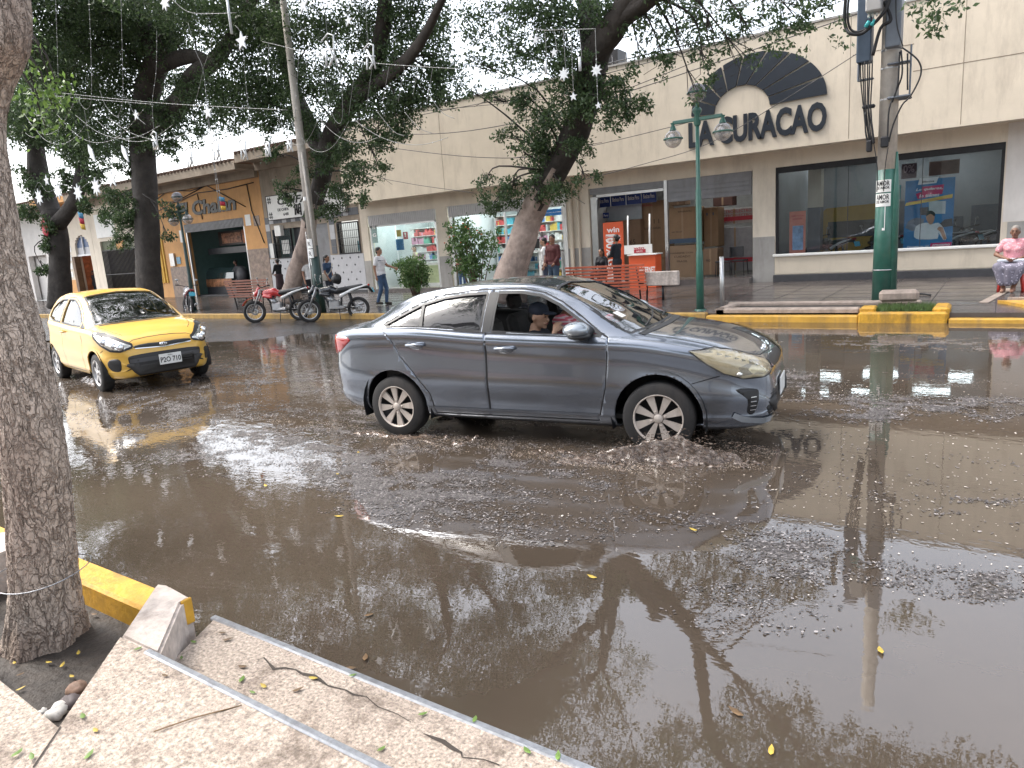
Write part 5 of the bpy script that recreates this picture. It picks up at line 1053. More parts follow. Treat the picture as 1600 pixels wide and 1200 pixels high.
    c.line(dens([(-.38, .682), (-.3, .652), (0, .637), (.3, .652), (.38, .682)], .03), wf, .014, 'chrome_strip', M_chr, g, .012)
    low = c.mesh([(-.52, .30), (.52, .30), (.56, .36), (.45, .50), (-.45, .50), (-.56, .36)], wf, 'lower_intake', M_blk, root, .004, .04, .004)
    for k in range(4): c.line(dens([(-.5, .33+.045*k), (.5, .33+.045*k)], .05), wf, .006, 'mesh_bar', mat('dark_grey_plastic', (.05, .05, .055), .4), low, .007)
    e_ = MB(); q = wf(0, .77); e_.ell(q[0]+q[1]*.004, (.02, .06, .03), rotm('Y', R_(-30)), 14, 8); e_.build('oval_badge', M_chr, root)
    pl = MB(); q = wf(0, .46)[0]; pl.box(q+Vector((.018, 0, -.0)), (.012, .34, .15), None, .004); pl.build('number_plate', M_plate, root)
    # wipers, roof aerial
    b = MB(); b.tube([(3.40, -.5, 1.03), (3.36, -.1, 1.065), (3.30, .12, 1.10)], .008, 5); b.build('wiper', M_blk, root); b = MB(); b.tube([(3.40, .1, 1.05), (3.36, .4, 1.065), (3.28, .6, 1.07)], .008, 5); b.build('wiper', M_blk, root)
    b = MB(); b.box((3.15, -.42, 1.125), (.09, .12, .004), rotm('Y', R_(27))); b.build('windscreen_sticker', M_plate, root)
    c.finish(root)
    # cabin
    b = MB(); b.box((2.0, 0, .28), (3.0, 1.45, .04)); b.box((3.12, 0, .80), (.32, 1.32, .22), None, .06); b.box((1.0, 0, .6), (.5, 1.4, .6), None, .05); b.build('cabin_tub', M_intr, root)
    for y in (-.36, .36): seat(root, 2.12, y, .42)
    b = MB(); b.box((1.22, 0, .45), (.5, 1.2, .18), None, .05); b.box((.98, 0, .75), (.14, 1.2, .55), rotm('Y', R_(-15)), .05); b.build('rear_bench', M_cab, root)
    b = MB(); ct = Vector((2.86, .36, .92)); Rm = rotm('Y', R_(-65)); b.tube([ct+Rm @ Vector((.18*math.cos(a), .18*math.sin(a), 0)) for a in [2*math.pi*i/20 for i in range(20)]], .014, 6, closed=True); b.tube([ct, ct+Vector((.2, 0, -.1))], .03, 6); b.build('steering_wheel', M_blk, root)
    M_hub = mat('beige_hub_cover', (.48, .42, .37), .45, .2, var=.1, scale=10, dirt=(.15, .11, .08), dscale=8, damt=.4)
    wheel(root, .97, -.755, .302, .19, M_hub, 8, 0, rot0=.1); wheel(root, .97, .755, .302, .19, M_hub, 8); wheel(root, 3.57, -.755, .302, .19, M_hub, 8, R_(5), rot0=.35); wheel(root, 3.57, .755, .302, .19, M_hub, 8, R_(5))
    # inner wheel wells
    for ax in (.97, 3.57):
        for sg in (-1, 1):
            b = MB(); O = arcp(ax, .31, .40, -.3, math.pi+.3, 16)
            for i in range(len(O)-1): b.quad((O[i][0], sg*.45, O[i][1]), (O[i+1][0], sg*.45, O[i+1][1]), (O[i+1][0], sg*.84, O[i+1][1]), (O[i][0], sg*.84, O[i][1]))
            b.add([(x, sg*.45, z) for x, z in O], [tuple(range(len(O)))]); b.build('wheel_well', M_gap, root)
    return root
SEDAN = make_sedan(); SEDAN.scale = (.985, .985, .985); SEDAN.location.x += .03
# ---------------------------------------------------------------- yellow hatchback
M_yc = mat('yellow_car_paint', (.62, .37, .065), .35, .0, var=.04, scale=3, coat=.45, dirt=(.3, .2, .08), dscale=1.5, damt=.12)
def make_hatch():
    root = empty('hatchback_car', (-13.75, 6.38, -.01), -.19, 'small yellow hatchback with plate P2O 710 coming out from behind the big near trunk', 'car')
    sp = dict(x0=.0, x1=3.6, axle=(.515, 2.90), rail=.86,
        top=[(.0, .7), (.02, 1.0), (.08, 1.2), (.2, 1.36), (.5, 1.43), (1.0, 1.475), (1.4, 1.475), (1.75, 1.44), (2.05, 1.34), (2.4, 1.16), (2.68, 1.01), (2.78, .985), (3.0, .955), (3.25, .885), (3.42, .80), (3.52, .72), (3.575, .62), (3.6, .48)],
        bot=[(.0, .42), (.03, .33), (.15, .25), (.4, .21), (2.9, .2), (3.35, .2), (3.5, .22), (3.57, .27), (3.6, .38)],
        belt=[(.0, .66), (.02, .93), (.08, .99), (.3, 1.0), (1.0, .975), (1.8, .94), (2.4, .92), (2.75, .905), (3.05, .86), (3.3, .78), (3.48, .69), (3.57, .58), (3.6, .44)],
        w=[(.0, .52), (.02, .62), (.1, .70), (.3, .765), (.6, .80), (2.5, .80), (2.9, .795), (3.15, .77), (3.35, .71), (3.48, .63), (3.55, .55), (3.585, .47), (3.6, .40)],
        wr=[(.0, .55), (.3, .54), (1.0, .56), (1.6, .56), (2.1, .585), (2.5, .64), (2.75, .68), (3.6, .62)])
    c = Car(sp, M_yc); near = lambda p: p.y < -.3 and p.z < 1.44; far = lambda p: p.y > .3 and p.z < 1.44
    for ax in (.515, 2.90):
        P = arcp(ax, .29, .335, -.6, math.pi+.6, 22)
        for t in (near, far): c.remove(P, 'Y', lambda p, t=t: t(p) and abs(p.y) > .5)
    fw = [(1.30, 1.36), (1.6, 1.35), (1.85, 1.285), (2.10, 1.17), (2.33, 1.03), (2.33, .965), (1.8, .975), (1.30, 1.0)]; rw = [(1.22, 1.36), (.9, 1.35), (.6, 1.30), (.42, 1.2), (.45, 1.08), (.8, 1.02), (1.22, 1.0)]
    fd = [(1.26, .27), (2.30, .27), (2.38, .6), (2.42, .93), (2.36, 1.05), (2.12, 1.20), (1.87, 1.315), (1.6, 1.385), (1.26, 1.39)]
    for t in (near, far): c.remove(fw, 'Y', t); c.remove(rw, 'Y', t)
    wsp = [(2.66, -.63), (2.72, -.35), (2.74, 0), (2.72, .35), (2.66, .63), (2.2, .55), (1.84, .49), (1.80, .25), (1.79, 0), (1.80, -.25), (1.84, -.49), (2.2, -.55)]
    c.remove(wsp, 'Z', lambda p: p.z > .94)
    for t, sg in ((near, -1), (far, 1)):
        sd_ = c.side(sg); d1 = c.split(c.cut(fd, 'Y', t), 'front_door', root)
        c.mesh(fw, sd_, 'window_glass', GLT, d1, -.012, .06, 0); c.mesh(rw, sd_, 'window_glass', GLT, root, -.012, .06, 0)
        for P in (fw, rw): c.line(dens(P+[P[0]]), sd_, .02, 'window_seal', M_blk, root, .002)
        c.line(dens(fd+[fd[0]]), sd_, .009, 'door_gap', M_gap, d1, .0012)
        c.mesh([(2.37, 1.02), (2.50, .96), (2.52, .935), (2.37, .94)], sd_, 'corner_trim', M_blk, root, .004, .03, .004)
        h = sd_(1.45, .86)[0]; b = MB(); b.tube([h+Vector((-.1, 0, 0)), h+Vector((-.08, sg*.035, 0)), h+Vector((.08, sg*.035, 0)), h+Vector((.1, 0, 0))], .014, 8); b.build('door_handle', M_yc, d1)
        if False:
            mp = sd_(2.38, .97)[0]; b = MB(); b.ell(mp+Vector((0, sg*.14, .05)), (.06, .11, .075), None, 16, 10); b.build('wing_mirror', M_yc, d1)
        wf = c.wrap('F', sg)
        hl = [(.44, .66), (.60, .62), (.76, .635), (.95, .72), (1.14, .83), (1.20, .885), (1.02, .865), (.75, .80), (.52, .73), (.44, .70)]
        hd = c.mesh(smoothpoly(hl, 2), wf, 'headlight', M_refl, root, .007, .035, .01); c.line(dens(hl+[hl[0]], .03), wf, .03, 'headlight_rim', M_blk, hd, .010)
        for s_, z_, r_ in ((.60, .675, .055), (.70, .70, .042), (.88, .76, .05)):
            q = wf(s_, z_); b = MB(); b.ell(q[0]+q[1]*.004, (r_*.6, r_, r_), None, 14, 8); b.build('lamp_bowl', M_lens if 0 else M_chr, hd)
        fv = smoothpoly([(.66, .33), (.80, .34), (.86, .42), (.80, .50), (.66, .51), (.62, .44)], 3); c.mesh(fv, wf, 'fog_vent', M_blk, root, .004, .03, .005)
        c.line(dens([(.56, .555), (.75, .56), (.90, .53)], .03), wf, .02, 'fog_brow', M_yc, root, .012)
        c.line(dens([(.50, .72), (.40, .755), (.2, .775), (0, .78)], .03), wf, .007, 'bonnet_gap', M_gap, root, .0015)
        c.line(dens([(.93, .64), (1.02, .60)], .03), wf, .007, 'bumper_gap', M_gap, root, .0015)
        wr_ = c.wrap('R', sg); c.mesh([(.58, .75), (.75, .72), (.85, .85), (.8, 1.0), (.62, .98)], wr_, 'tail_light', M_tail, root, .006, .03, .006)
    tp = c.top(); c.mesh(wsp, tp, 'windscreen', GLW2, root, -.008, .07, 0); c.line(dens(wsp+[wsp[0]]), tp, .03, 'windscreen_seal', M_blk, root, .001)
    hd = [(2.79, -.63), (3.0, -.60), (3.2, -.55), (3.33, -.47)]; c.line(dens(hd, .04), tp, .008, 'bonnet_gap', M_gap, root, .001); c.line(dens([(x, -y) for x, y in hd], .04), tp, .008, 'bonnet_gap', M_gap, root, .001)
    c.line(dens([(2.73, -.60), (2.79, -.3), (2.80, 0), (2.79, .3), (2.73, .6)], .05), tp, .05, 'cowl', M_blk, root, .003)
    wf = c.wrap('F', 1)
    g = c.mesh(smoothpoly([(-.40, .645), (-.2, .635), (0, .625), (.2, .635), (.40, .645), (.40, .675), (.2, .69), (0, .68), (-.2, .69), (-.40, .675)], 2), wf, 'grille', M_blk, root, .006, .03, .005)
    c.line(dens([(-.40, .636), (-.2, .625), (0, .613), (.2, .625), (.40, .636)], .03), wf, .012, 'chrome_strip', M_chr, g, .011)
    q = wf(0, .652); b = MB(); b.ell(q[0]+q[1]*.008, (.012, .06, .026), None, 16, 8); b.build('oval_badge', M_chr, g)
    for k, ch in enumerate('KIA'):
        tfit(ch, M_blk, 0, .022, .0, .022, 0, g, 'badge_letter', .001, .01); o = bpy.data.objects[[n.name for n in bpy.data.objects if n.name.startswith('badge_letter')][-1]]; o.rotation_euler = (0, 0, R_(90)); o.location = q[0]+q[1]*.020+Vector((.002, -.038+k*.027, -.011))
    ap = smoothpoly([(-.40, .30), (0, .285), (.40, .30), (.48, .36), (.52, .50), (.44, .545), (0, .555), (-.44, .545), (-.52, .50), (-.48, .36)], 3)
    low = c.mesh(ap, wf, 'lower_intake', M_blk, root, .005, .035, .006)
    c.line(dens([(-.5, .465), (.5, .465)], .05), wf, .06, 'intake_bar', mat('dark_grey_plastic', (.05, .05, .055), .4), low, .012)
    for k in range(3): c.line(dens([(-.42, .325+.03*k), (.42, .325+.03*k)], .05), wf, .006, 'mesh_bar', mat('dark_grey_plastic', (.05, .05, .055), .4), low, .009)
    q = wf(.03, .43)[0]; pr = empty('number_plate', tuple(q+Vector((.02, .02, 0)))); pr.parent = root
    b = MB(); b.box((0, 0, 0), (.01, .32, .155), None, .003); b.build('plate_panel', M_plate, pr)
    t = txt('P2O 710', .105, M_black, (0.0065, 0, -.012), pr, 'plate_lettering', (R_(90), 0, R_(90)), .0008, bold=.002, sx=.78); t = txt('PERU', .028, M_black, (0.0065, 0, .056), pr, 'plate_lettering', (R_(90), 0, R_(90)), .0008)
    b = MB(); b.tube([(2.74, -.45, 1.0), (2.70, -.1, 1.03), (2.62, .12, 1.07)], .008, 5); b.build('wiper', M_blk, root)
    c.finish(root)
    b = MB(); b.box((1.7, 0, .26), (2.4, 1.35, .04)); b.box((2.5, 0, .82), (.3, 1.25, .2), None, .05); b.build('cabin_tub', M_intr, root)
    for y in (-.34, .34): seat(root, 1.55, y, .42)
    b = MB(); b.box((2.45, -.2, .945), (.22, .3, .03), None, .01); b.build('dash_cloth', mat('turquoise_cloth', (.1, .35, .38), .8, var=.3), root); b = MB(); b.box((2.45, .22, .95), (.16, .2, .04), None, .01); b.build('dash_cloth', mat('red_cloth', (.3, .06, .06), .8, var=.3), root)
    t = txt('TAXI', .12, M_plate, (1.75, -.735, 1.0), root, 'window_lettering', (R_(82), 0, 0), .0008, bold=.002, shear=.2)
    M_al = mat('silver_wheel', (.42, .41, .41), .35, .7, var=.1)
    wheel(root, .515, -.70, .285, .165, M_al, 5, style='five'); wheel(root, .515, .70, .285, .165, M_al, 5, style='five'); wheel(root, 2.90, -.70, .285, .165, M_al, 5, R_(0), style='five'); wheel(root, 2.90, .70, .285, .165, M_al, 5, style='five')
    for ax in (.515, 2.90):
        for sg in (-1, 1):
            b = MB(); O = arcp(ax, .29, .37, -.3, math.pi+.3, 16)
            for i in range(len(O)-1): b.quad((O[i][0], sg*.4, O[i][1]), (O[i+1][0], sg*.4, O[i+1][1]), (O[i+1][0], sg*.78, O[i+1][1]), (O[i][0], sg*.78, O[i][1]))
            b.add([(x, sg*.4, z) for x, z in O], [tuple(range(len(O)))]); b.build('wheel_well', M_gap, root)
    return root
HATCH = make_hatch()
# ================================================================ PEOPLE
SK1 = mat('brown_skin', (.30, .155, .095), .5, var=.08); SK2 = mat('dark_brown_skin', (.19, .095, .06), .5, var=.08); SK3 = mat('light_brown_skin', (.42, .25, .17), .5, var=.08)
HAIR = mat('black_hair', (.012, .010, .009), .45, var=.3, scale=40, bump=.004, bscale=80); GHAIR = mat('grey_hair', (.20, .18, .16), .5, var=.3, scale=40)
_cm = {}
def cl(c, r=.8):
    k = tuple(c)
    if k not in _cm: _cm[k] = mat('cloth_%d' % len(_cm), c, r, var=.15, scale=14, bump=.003, bscale=18)
    return _cm[k]
def blob(name, prims, m, parent, vox=.011, smooth=3):
    b = MB()
    for q in prims:
        if q[0] == 'c':
            a, ra, c, rb = Vector(q[1]), q[2], Vector(q[3]), q[4]; n = max(2, int((a-c).length/(.6*min(ra, rb)+.004))); n = min(n, 12)
            if (a-c).length > 1e-4: b.tube([a, c], [ra, rb], 12)
            b.ell(a, ra, None, 10, 8); b.ell(c, rb, None, 10, 8)
        else: b.ell(q[1], q[2], q[3] if len(q) > 3 else None, 14, 10)
    o = b.build(name, m, parent); md = o.modifiers.new('r', 'REMESH'); md.mode = 'VOXEL'; md.voxel_size = vox; md.use_smooth_shade = True
    if smooth: s = o.modifiers.new('s', 'SMOOTH'); s.iterations = smooth; s.factor = .5
    return o
def lerp(a, b, t): return Vector(a)*(1-t)+Vector(b)*t
def hand(P, w_, dirv, palm, sg, grip=.5):
    d = Vector(dirv).normalized(); pn = Vector(palm); pn = (pn-d*pn.dot(d)).normalized(); s = d.cross(pn)*sg; c = Vector(w_)
    P.append(('c', c, .026, c+d*.05, .028)); P.append(('c', c+d*.045+s*.022, .017, c+d*.075+s*.028, .015)); P.append(('c', c+d*.045-s*.022, .017, c+d*.075-s*.026, .015)); P.append(('c', c+d*.06-s*.02, .015, c+d*.075+s*.02, .015))
    for k, (o_, l) in enumerate([(-.031, .052), (-.010, .066), (.011, .062), (.031, .05)]):
        a = c+d*.08+s*o_; m1 = a+d*l*.5*(1-grip*.3)+pn*l*.5*grip*.8; e = m1+d*l*.5*(1-grip)+pn*l*.5*(.3+grip*.6); P += [('c', a, .0095, m1, .0088), ('c', m1, .0088, e, .0078)]
    a = c+d*.02-s*.03; m1 = a-s*.022+d*.03+pn*.012; P += [('c', a, .013, m1, .0105), ('c', m1, .0105, m1+d*.028+pn*.012, .009)]
def person(loc, rz, label, h=1.68, pose={}, top=(.5, .5, .5), bottom=(.05, .08, .15), sleeve='short', skin=SK1, hair='short', fem=False, shoes=(.03, .025, .02), skirt=False, legs=True, head=(0, 0), build=1., hcol=None, seat_z=None, extra=None, vox=.011, group=None, toplen=0, parent=None):
    root = empty('person', loc, rz, label, 'person', group); s = h/1.70
    J = dict(hip=(0, 0, .93), waist=(0, 0, 1.07), chest=(0, 0, 1.27), neck=(0, 0, 1.46), lH=(-.085, 0, .91), rH=(.085, 0, .91), lK=(-.095, .01, .49), rK=(.095, .01, .49), lA=(-.1, -.02, .08), rA=(.1, -.02, .08),
             lS=(-.175, 0, 1.395), rS=(.175, 0, 1.395), lE=(-.225, -.03, 1.13), rE=(.225, -.03, 1.13), lW=(-.235, .05, .88), rW=(.235, .05, .88), head=(0, .015, 1.605))
    J.update(pose); J = {k: Vector(v) for k, v in J.items()}
    sw = .88 if fem else 1.; w = build
    hd = J['head']; yaw, pit = head; HR = rotm('Z', yaw) @ rotm('X', pit)
    def hp(x, y, z): return hd+HR @ Vector((x, y, z))
    P = [('e', hp(0, 0, .012), (.076, .093, .105), HR), ('e', hp(0, .018, -.05), (.058, .07, .062), HR), ('c', hp(0, .088, .008), .011, hp(0, .105, -.022), .015), ('e', hp(-.079, -.005, -.01), (.012, .022, .03), HR), ('e', hp(.079, -.005, -.01), (.012, .022, .03), HR), ('c', hp(-.035, .082, .028), .012, hp(.035, .082, .028), .012), ('c', hp(-.018, .09, -.052), .011, hp(.018, .09, -.052), .011), ('e', hp(0, .075, -.09), (.025, .02, .018), HR),
         ('c', J['neck']+Vector((0, -.01, -.05)), .056*sw*w, hp(0, -.02, -.06), .05*sw)]
    c_, wa, hi = J['chest'], J['waist'], J['hip']
    def torso(e=0):
        lS, rS = J['lS'], J['rS']; cc = (lS+rS)/2
        T = [('c', lS*.9+cc*.1, .062*w+e, rS*.9+cc*.1, .062*w+e), ('c', lerp(c_, lS, .45)+Vector((0, .01, -.02)), .105*w*sw+e, lerp(c_, rS, .45)+Vector((0, .01, -.02)), .105*w*sw+e), ('c', c_, .11*w+e, wa, .105*w+e),
             ('c', wa-Vector((.06*w, 0, 0)), .10*w*sw+e, wa+Vector((.06*w, 0, 0)), .10*w*sw+e), ('c', hi-Vector((.075*w, 0, 0)), .105*w+e, hi+Vector((.075*w, 0, 0)), .105*w+e), ('c', c_-Vector((.07, 0, .04)), .10*w*sw+e, wa-Vector((.06*w, 0, 0)), .095*w*sw+e), ('c', c_+Vector((.07, 0, -.04)), .10*w*sw+e, wa+Vector((.06*w, 0, 0)), .095*w*sw+e), ('c', J['neck']+Vector((0, 0, -.06)), .065*w+e, cc+Vector((0, 0, -.03)), .09*w+e)]
        if fem: T += [('e', c_+Vector((-.075, .085, .0)), (.062+e, .06+e, .06+e)), ('e', c_+Vector((.075, .085, .0)), (.062+e, .06+e, .06+e))]
        return T
    P += torso(-.012)
    for sd, sg in (('l', -1), ('r', 1)):
        S_, E, W_ = J[sd+'S'], J[sd+'E'], J[sd+'W']; P += [('c', S_, .05*w*sw, E, .038*w*sw), ('c', E, .038*w*sw, W_, .026)]
        d = (W_-E).normalized(); pal = J.get(sd+'P', Vector((-sg, .2, 0))); hand(P, W_+d*.01, d, pal, sg, pose.get('grip', .45) if not isinstance(pose.get('grip'), Vector) else .45)
        H, K, A = J[sd+'H'], J[sd+'K'], J[sd+'A']
        if legs: P += [('c', H, .078*w, K, .05*w), ('c', K, .05*w, lerp(K, A, .35), .052*w), ('c', lerp(K, A, .35), .052*w, A, .036), ('c', A+Vector((0, 0, -.03)), .036, A+Vector((0, .13, -.045)), .03)]
    sc = lambda L: [('c', Vector(q[1])*s, q[2]*s, Vector(q[3])*s, q[4]*s) if q[0] == 'c' else ('e', Vector(q[1])*s, tuple(k*s for k in q[2]), *(q[3:])) for q in L]
    body = blob('body', sc(P), skin, root, vox*s)
    T = torso(.006)
    for sd in 'lr':
        S_, E, W_ = J[sd+'S'], J[sd+'E'], J[sd+'W']
        if sleeve == 'short': T += [('c', S_, .062*w*sw, lerp(S_, E, .62), .058*w*sw)]
        elif sleeve == 'long': T += [('c', S_, .066*w*sw, E, .052*w*sw), ('c', E, .052*w*sw, lerp(E, W_, .93), .04*w)]
    if toplen: T += [('c', hi-Vector((.08, 0, toplen)), .112*w, hi+Vector((.08, 0, -toplen)), .112*w)]
    blob('top', sc(T), cl(top), root, vox*1.25)
    if legs:
        if skirt:
            L_ = skirt if isinstance(skirt, list) else [('c', hi-Vector((.08, 0, .0)), .125*w, hi+Vector((.08, 0, 0)), .125*w), ('c', hi-Vector((.04, 0, 0)), .14*w, (J['lK']+J['rK'])/2-Vector((.06, 0, .05)), .15*w), ('c', hi+Vector((.04, 0, 0)), .14*w, (J['lK']+J['rK'])/2+Vector((.06, 0, -.05)), .15*w)]
            blob('skirt', sc(L_), cl(bottom), root, vox*1.25)
        else:
            L_ = [('c', hi-Vector((.07, 0, .03)), .115*w, hi+Vector((.07, 0, -.03)), .115*w)]
            for sd in 'lr': H, K, A = J[sd+'H'], J[sd+'K'], J[sd+'A']; L_ += [('c', H+Vector((0, 0, -.02)), .092*w, K, .064*w), ('c', K, .064*w, A+Vector((0, 0, .01)), .052)]
            blob('trousers', sc(L_), cl(bottom), root, vox*1.25)
        for sd in 'lr':
            A = J[sd+'A']; blob('shoe', sc([('c', A+Vector((0, -.03, -.035)), .045, A+Vector((0, .06, -.042)), .04), ('c', A+Vector((0, .06, -.042)), .04, A+Vector((0, .15, -.05)), .034), ('c', A+Vector((0, -.01, -.03)), .045, A+Vector((0, -.01, .02)), .043)]), cl(shoes), root, vox)
    hm = hcol or HAIR; Hh = [('e', hp(0, -.018, .035), (.084, .098, .098), HR), ('e', hp(0, -.045, -.005), (.08, .066, .085), HR)]
    if hair in ('cap', 'hat'): Hh = [('e', hp(0, -.045, .0), (.08, .066, .085), HR)]
    if hair == 'long': Hh += [('c', hp(-.05, -.05, 0), .045, hp(-.06, -.06, -.2), .04), ('c', hp(.05, -.05, 0), .045, hp(.06, -.06, -.2), .04), ('c', hp(0, -.07, 0), .05, hp(0, -.08, -.22), .05)]
    if hair == 'pony': Hh += [('e', hp(0, -.12, .05), (.035, .035, .035)), ('c', hp(0, -.13, .04), .03, hp(0, -.15, -.12), .02)]
    if hair == 'bun': Hh += [('e', hp(0, -.115, .02), (.045, .04, .045))]
    blob('hair', sc(Hh), hm, root, .008*s, 1)
    e = MB()
    for sg in (-1, 1): e.ell(hp(sg*.031, .088, .013)*s, (.012*s, .006*s, .007*s), HR, 8, 5); e.tube([hp(sg*.05, .084, .034)*s, hp(sg*.03, .094, .038)*s, hp(sg*.014, .095, .034)*s], .004*s, 5)
    e.build('eyes', HAIR, root); e = MB(); e.tube([hp(-.024, .094, -.052)*s, hp(0, .102, -.05)*s, hp(.024, .094, -.052)*s], .0045*s, 5); e.build('mouth', cl((.16, .05, .045)), root)
    if hair == 'cap': b = MB(); b.ell(hp(0, -.01, .06)*s, (.09*s, .105*s, .075*s), HR, 14, 8); b.ell(hp(0, .11, .05)*s, (.07*s, .07*s, .012*s), HR, 14, 6); b.build('cap', cl((.02, .025, .04)), root)
    if hair == 'hat': b = MB(); b.lathe(hp(0, -.01, .05)*s, [(.19*s, -.012), (.1*s, 0), (.092*s, .02), (.085*s, .1), (.05*s, .125), (.001, .13)], 'Z', 20); b.build('hat', cl((.62, .42, .24)), root)
    if extra: extra(root, J, s)
    return root
def G2(px, Y): q = atY(px, 430, Y); return (q.x, Y, .15)
def polo(root, J, s):
    c = J['chest']+Vector((0, 0, .055)); blob('chest_stripe', [('c', (c+Vector((-.08, 0, 0)))*s, .128*s, (c+Vector((.08, 0, 0)))*s, .128*s)], cl((.02, .03, .06)), root, .012, 1)
    o = [x for x in root.children if x.name.startswith('chest_stripe')][0]; o.scale = (1.02, 1.0, .28); o.location = (0, 0, c.z*s*.72)
person((-15.62, 15.84, .15), R_(-75), 'man in white polo with navy chest stripe and blue jeans walking past the leafy shrub', 1.72, dict(rE=(.24, -.06, 1.13), rW=(.25, -.02, .87), lE=(-.21, .12, 1.17), lW=(-.2, .38, 1.08), lK=(-.09, .10, .49), lA=(-.09, .06, .08), rK=(.09, .02, .49), rA=(.09, -.14, .1)), (.72, .70, .70), (.05, .09, .16), head=(R_(-5), 0), extra=polo, build=1.08)
person(atY(652, 430, 21.9).to_2d().to_3d()+Vector((0, 0, .28)), R_(150), 'woman in pale yellow top touching her head inside the bright pharmacy', 1.58, dict(lE=(-.36, .12, 1.30), lW=(-.16, .14, 1.56), rE=(.25, .08, 1.12), rW=(.2, .3, 1.12)), (.52, .5, .28), fem=True, hair='pony', head=(R_(50), 0), skin=SK3)
person(G2(436, 20.0), R_(95), 'woman in black long sleeved top and dark skirt facing left before the restaurant window', 1.6, dict(lE=(-.2, .1, 1.15), lW=(-.1, .28, 1.05), rE=(.2, .12, 1.15), rW=(.12, .3, 1.03)), (.012, .012, .014), (.05, .03, .035), 'long', SK2, 'bun', True, skirt=True)
person(G2(484, 15.4), R_(-100), 'person in white shirt and black trousers mostly hidden behind the green and grey pole', 1.66, {}, (.66, .64, .62), (.015, .015, .018), 'short', SK1)
def strap(root, J, s): b = MB(); b.tube([(J['lS']+Vector((.02, .10, .02)))*s, (J['chest']+Vector((.02, .15, -.1)))*s, (J['rH']+Vector((.1, .1, .1)))*s], .018, 6); b.box((.2*s, .0, .98*s), (.1, .22, .26), None, .03); b.build('shoulder_bag', cl((.5, .46, .4)), root)
person(G2(513, 16.2), R_(-80), 'woman with black ponytail in blue top carrying a beige bag beside the black motorbike', 1.60, dict(rE=(.23, .05, 1.12), rW=(.22, .16, .93)), (.03, .06, .12), (.03, .035, .05), 'short', SK1, 'pony', True, extra=strap)
person(G2(722, 20.2), R_(20), 'person in blue jeans standing behind the taller shrub at the pharmacy door', 1.35, {}, (.3, .12, .1), (.06, .11, .22), 'short', SK1, 'short', vox=.012)
person(G2(816, 17.6), R_(160), 'person in straw coloured hat and pale pink blouse beside the big leaning trunk', 1.42, dict(rE=(.25, .06, 1.1), rW=(.28, .2, .92)), (.50, .36, .34), (.05, .07, .11), 'short', SK2, 'hat', True, build=1.15)
def bag(root, J, s): b = MB(); b.box((.24*s, -.06, 1.15*s), (.12, .2, .42), None, .04); b.build('black_bag', cl((.012, .012, .02)), root)
person(G2(866, 16.9), R_(168), 'man in maroon sweatshirt and jeans standing outside the pharmacy counter', 1.72, dict(rE=(.23, .0, 1.14), rW=(.18, .12, .98), lE=(-.23, .02, 1.14), lW=(-.17, .14, .98), lK=(-.1, .03, .49), rK=(.12, .0, .49), lA=(-.13, 0, .08), rA=(.14, 0, .08)), (.085, .022, .022), (.05, .08, .12), 'long', SK1, extra=bag, build=1.08, head=(R_(25), R_(-8)))
person(G2(853, 18.2), R_(120), 'person in white shirt partly hidden behind the man in maroon', 1.66, {}, (.6, .6, .6), (.04, .05, .08), 'short', SK3)
person(G2(965, 18.6), R_(80), 'woman with dark bun and black jacket facing the orange internet banner', 1.60, dict(lE=(-.2, .08, 1.13), lW=(-.1, .25, 1.08), rE=(.2, .1, 1.13), rW=(.1, .27, 1.08)), (.015, .018, .025), (.02, .02, .025), 'long', SK1, 'bun', True)
sit = dict(hip=(0, 0, .50), waist=(0, .01, .64), chest=(0, .02, .84), neck=(0, .03, 1.03), lH=(-.09, 0, .50), rH=(.09, 0, .50), lK=(-.14, .42, .50), rK=(.14, .42, .50), lA=(-.13, .40, .09), rA=(.13, .40, .09), lS=(-.175, .02, .965), rS=(.175, .02, .965), lE=(-.23, .06, .72), rE=(.23, .06, .72), lW=(-.12, .27, .62), rW=(.12, .27, .62), head=(0, .05, 1.17))
person(G2(942, 20.3), R_(170), 'dark haired person in black seated low left of the orange banner', 1.62, sit, (.015, .015, .02), (.02, .02, .03), 'long', SK1, 'long', True)
# old woman on red stool
sp_ = dict(sit); sp_.update(lE=(-.33, .02, .74), lW=(-.13, .25, .66), rE=(.3, .06, .74), rW=(.08, .29, .66), lK=(-.17, .40, .50), rK=(.17, .40, .50), lA=(-.06, .33, .09), rA=(.1, .36, .09))
SKR = [('c', (-.1, .0, .5), .14, (.1, 0, .5), .14), ('c', (-.1, .05, .52), .13, (-.19, .40, .50), .11), ('c', (.1, .05, .52), .13, (.19, .40, .50), .11), ('c', (-.1, .42, .48), .10, (.1, .42, .48), .10), ('c', (-.15, .42, .46), .10, (-.07, .42, .24), .08), ('c', (.17, .42, .46), .10, (.12, .44, .22), .08), ('c', (0, .42, .46), .12, (.02, .43, .22), .09)]
def lap(root, J, s):
    blob('lap_cloth', [('c', (-.17, .12, .62), .035, (.17, .12, .62), .035), ('c', (-.2, .3, .61), .035, (.2, .3, .61), .035), ('c', (-.15, .2, .62), .035, (.15, .22, .62), .035)], cl((.45, .47, .52)), root, .012)
OW = person((.24, 17.05, .15), R_(172), 'elderly grey haired woman in pink blouse and patterned skirt seated at the right edge', 1.66, sp_, (.62, .27, .31), (.16, .15, .19), 'short', SK2, 'bun', True, skirt=SKR, hcol=GHAIR, build=1.22, extra=lap, vox=.009, shoes=(.25, .13, .09))
m = cl((.16, .15, .19)); nt = m.node_tree
m = cl((.62, .27, .31))
b = MB(); 
for sx in (-1, 1):
    for sy in (-1, 1): b.tube([(sx*.15, sy*.15, .42), (sx*.2, sy*.2, 0)], [.028, .024], 6)
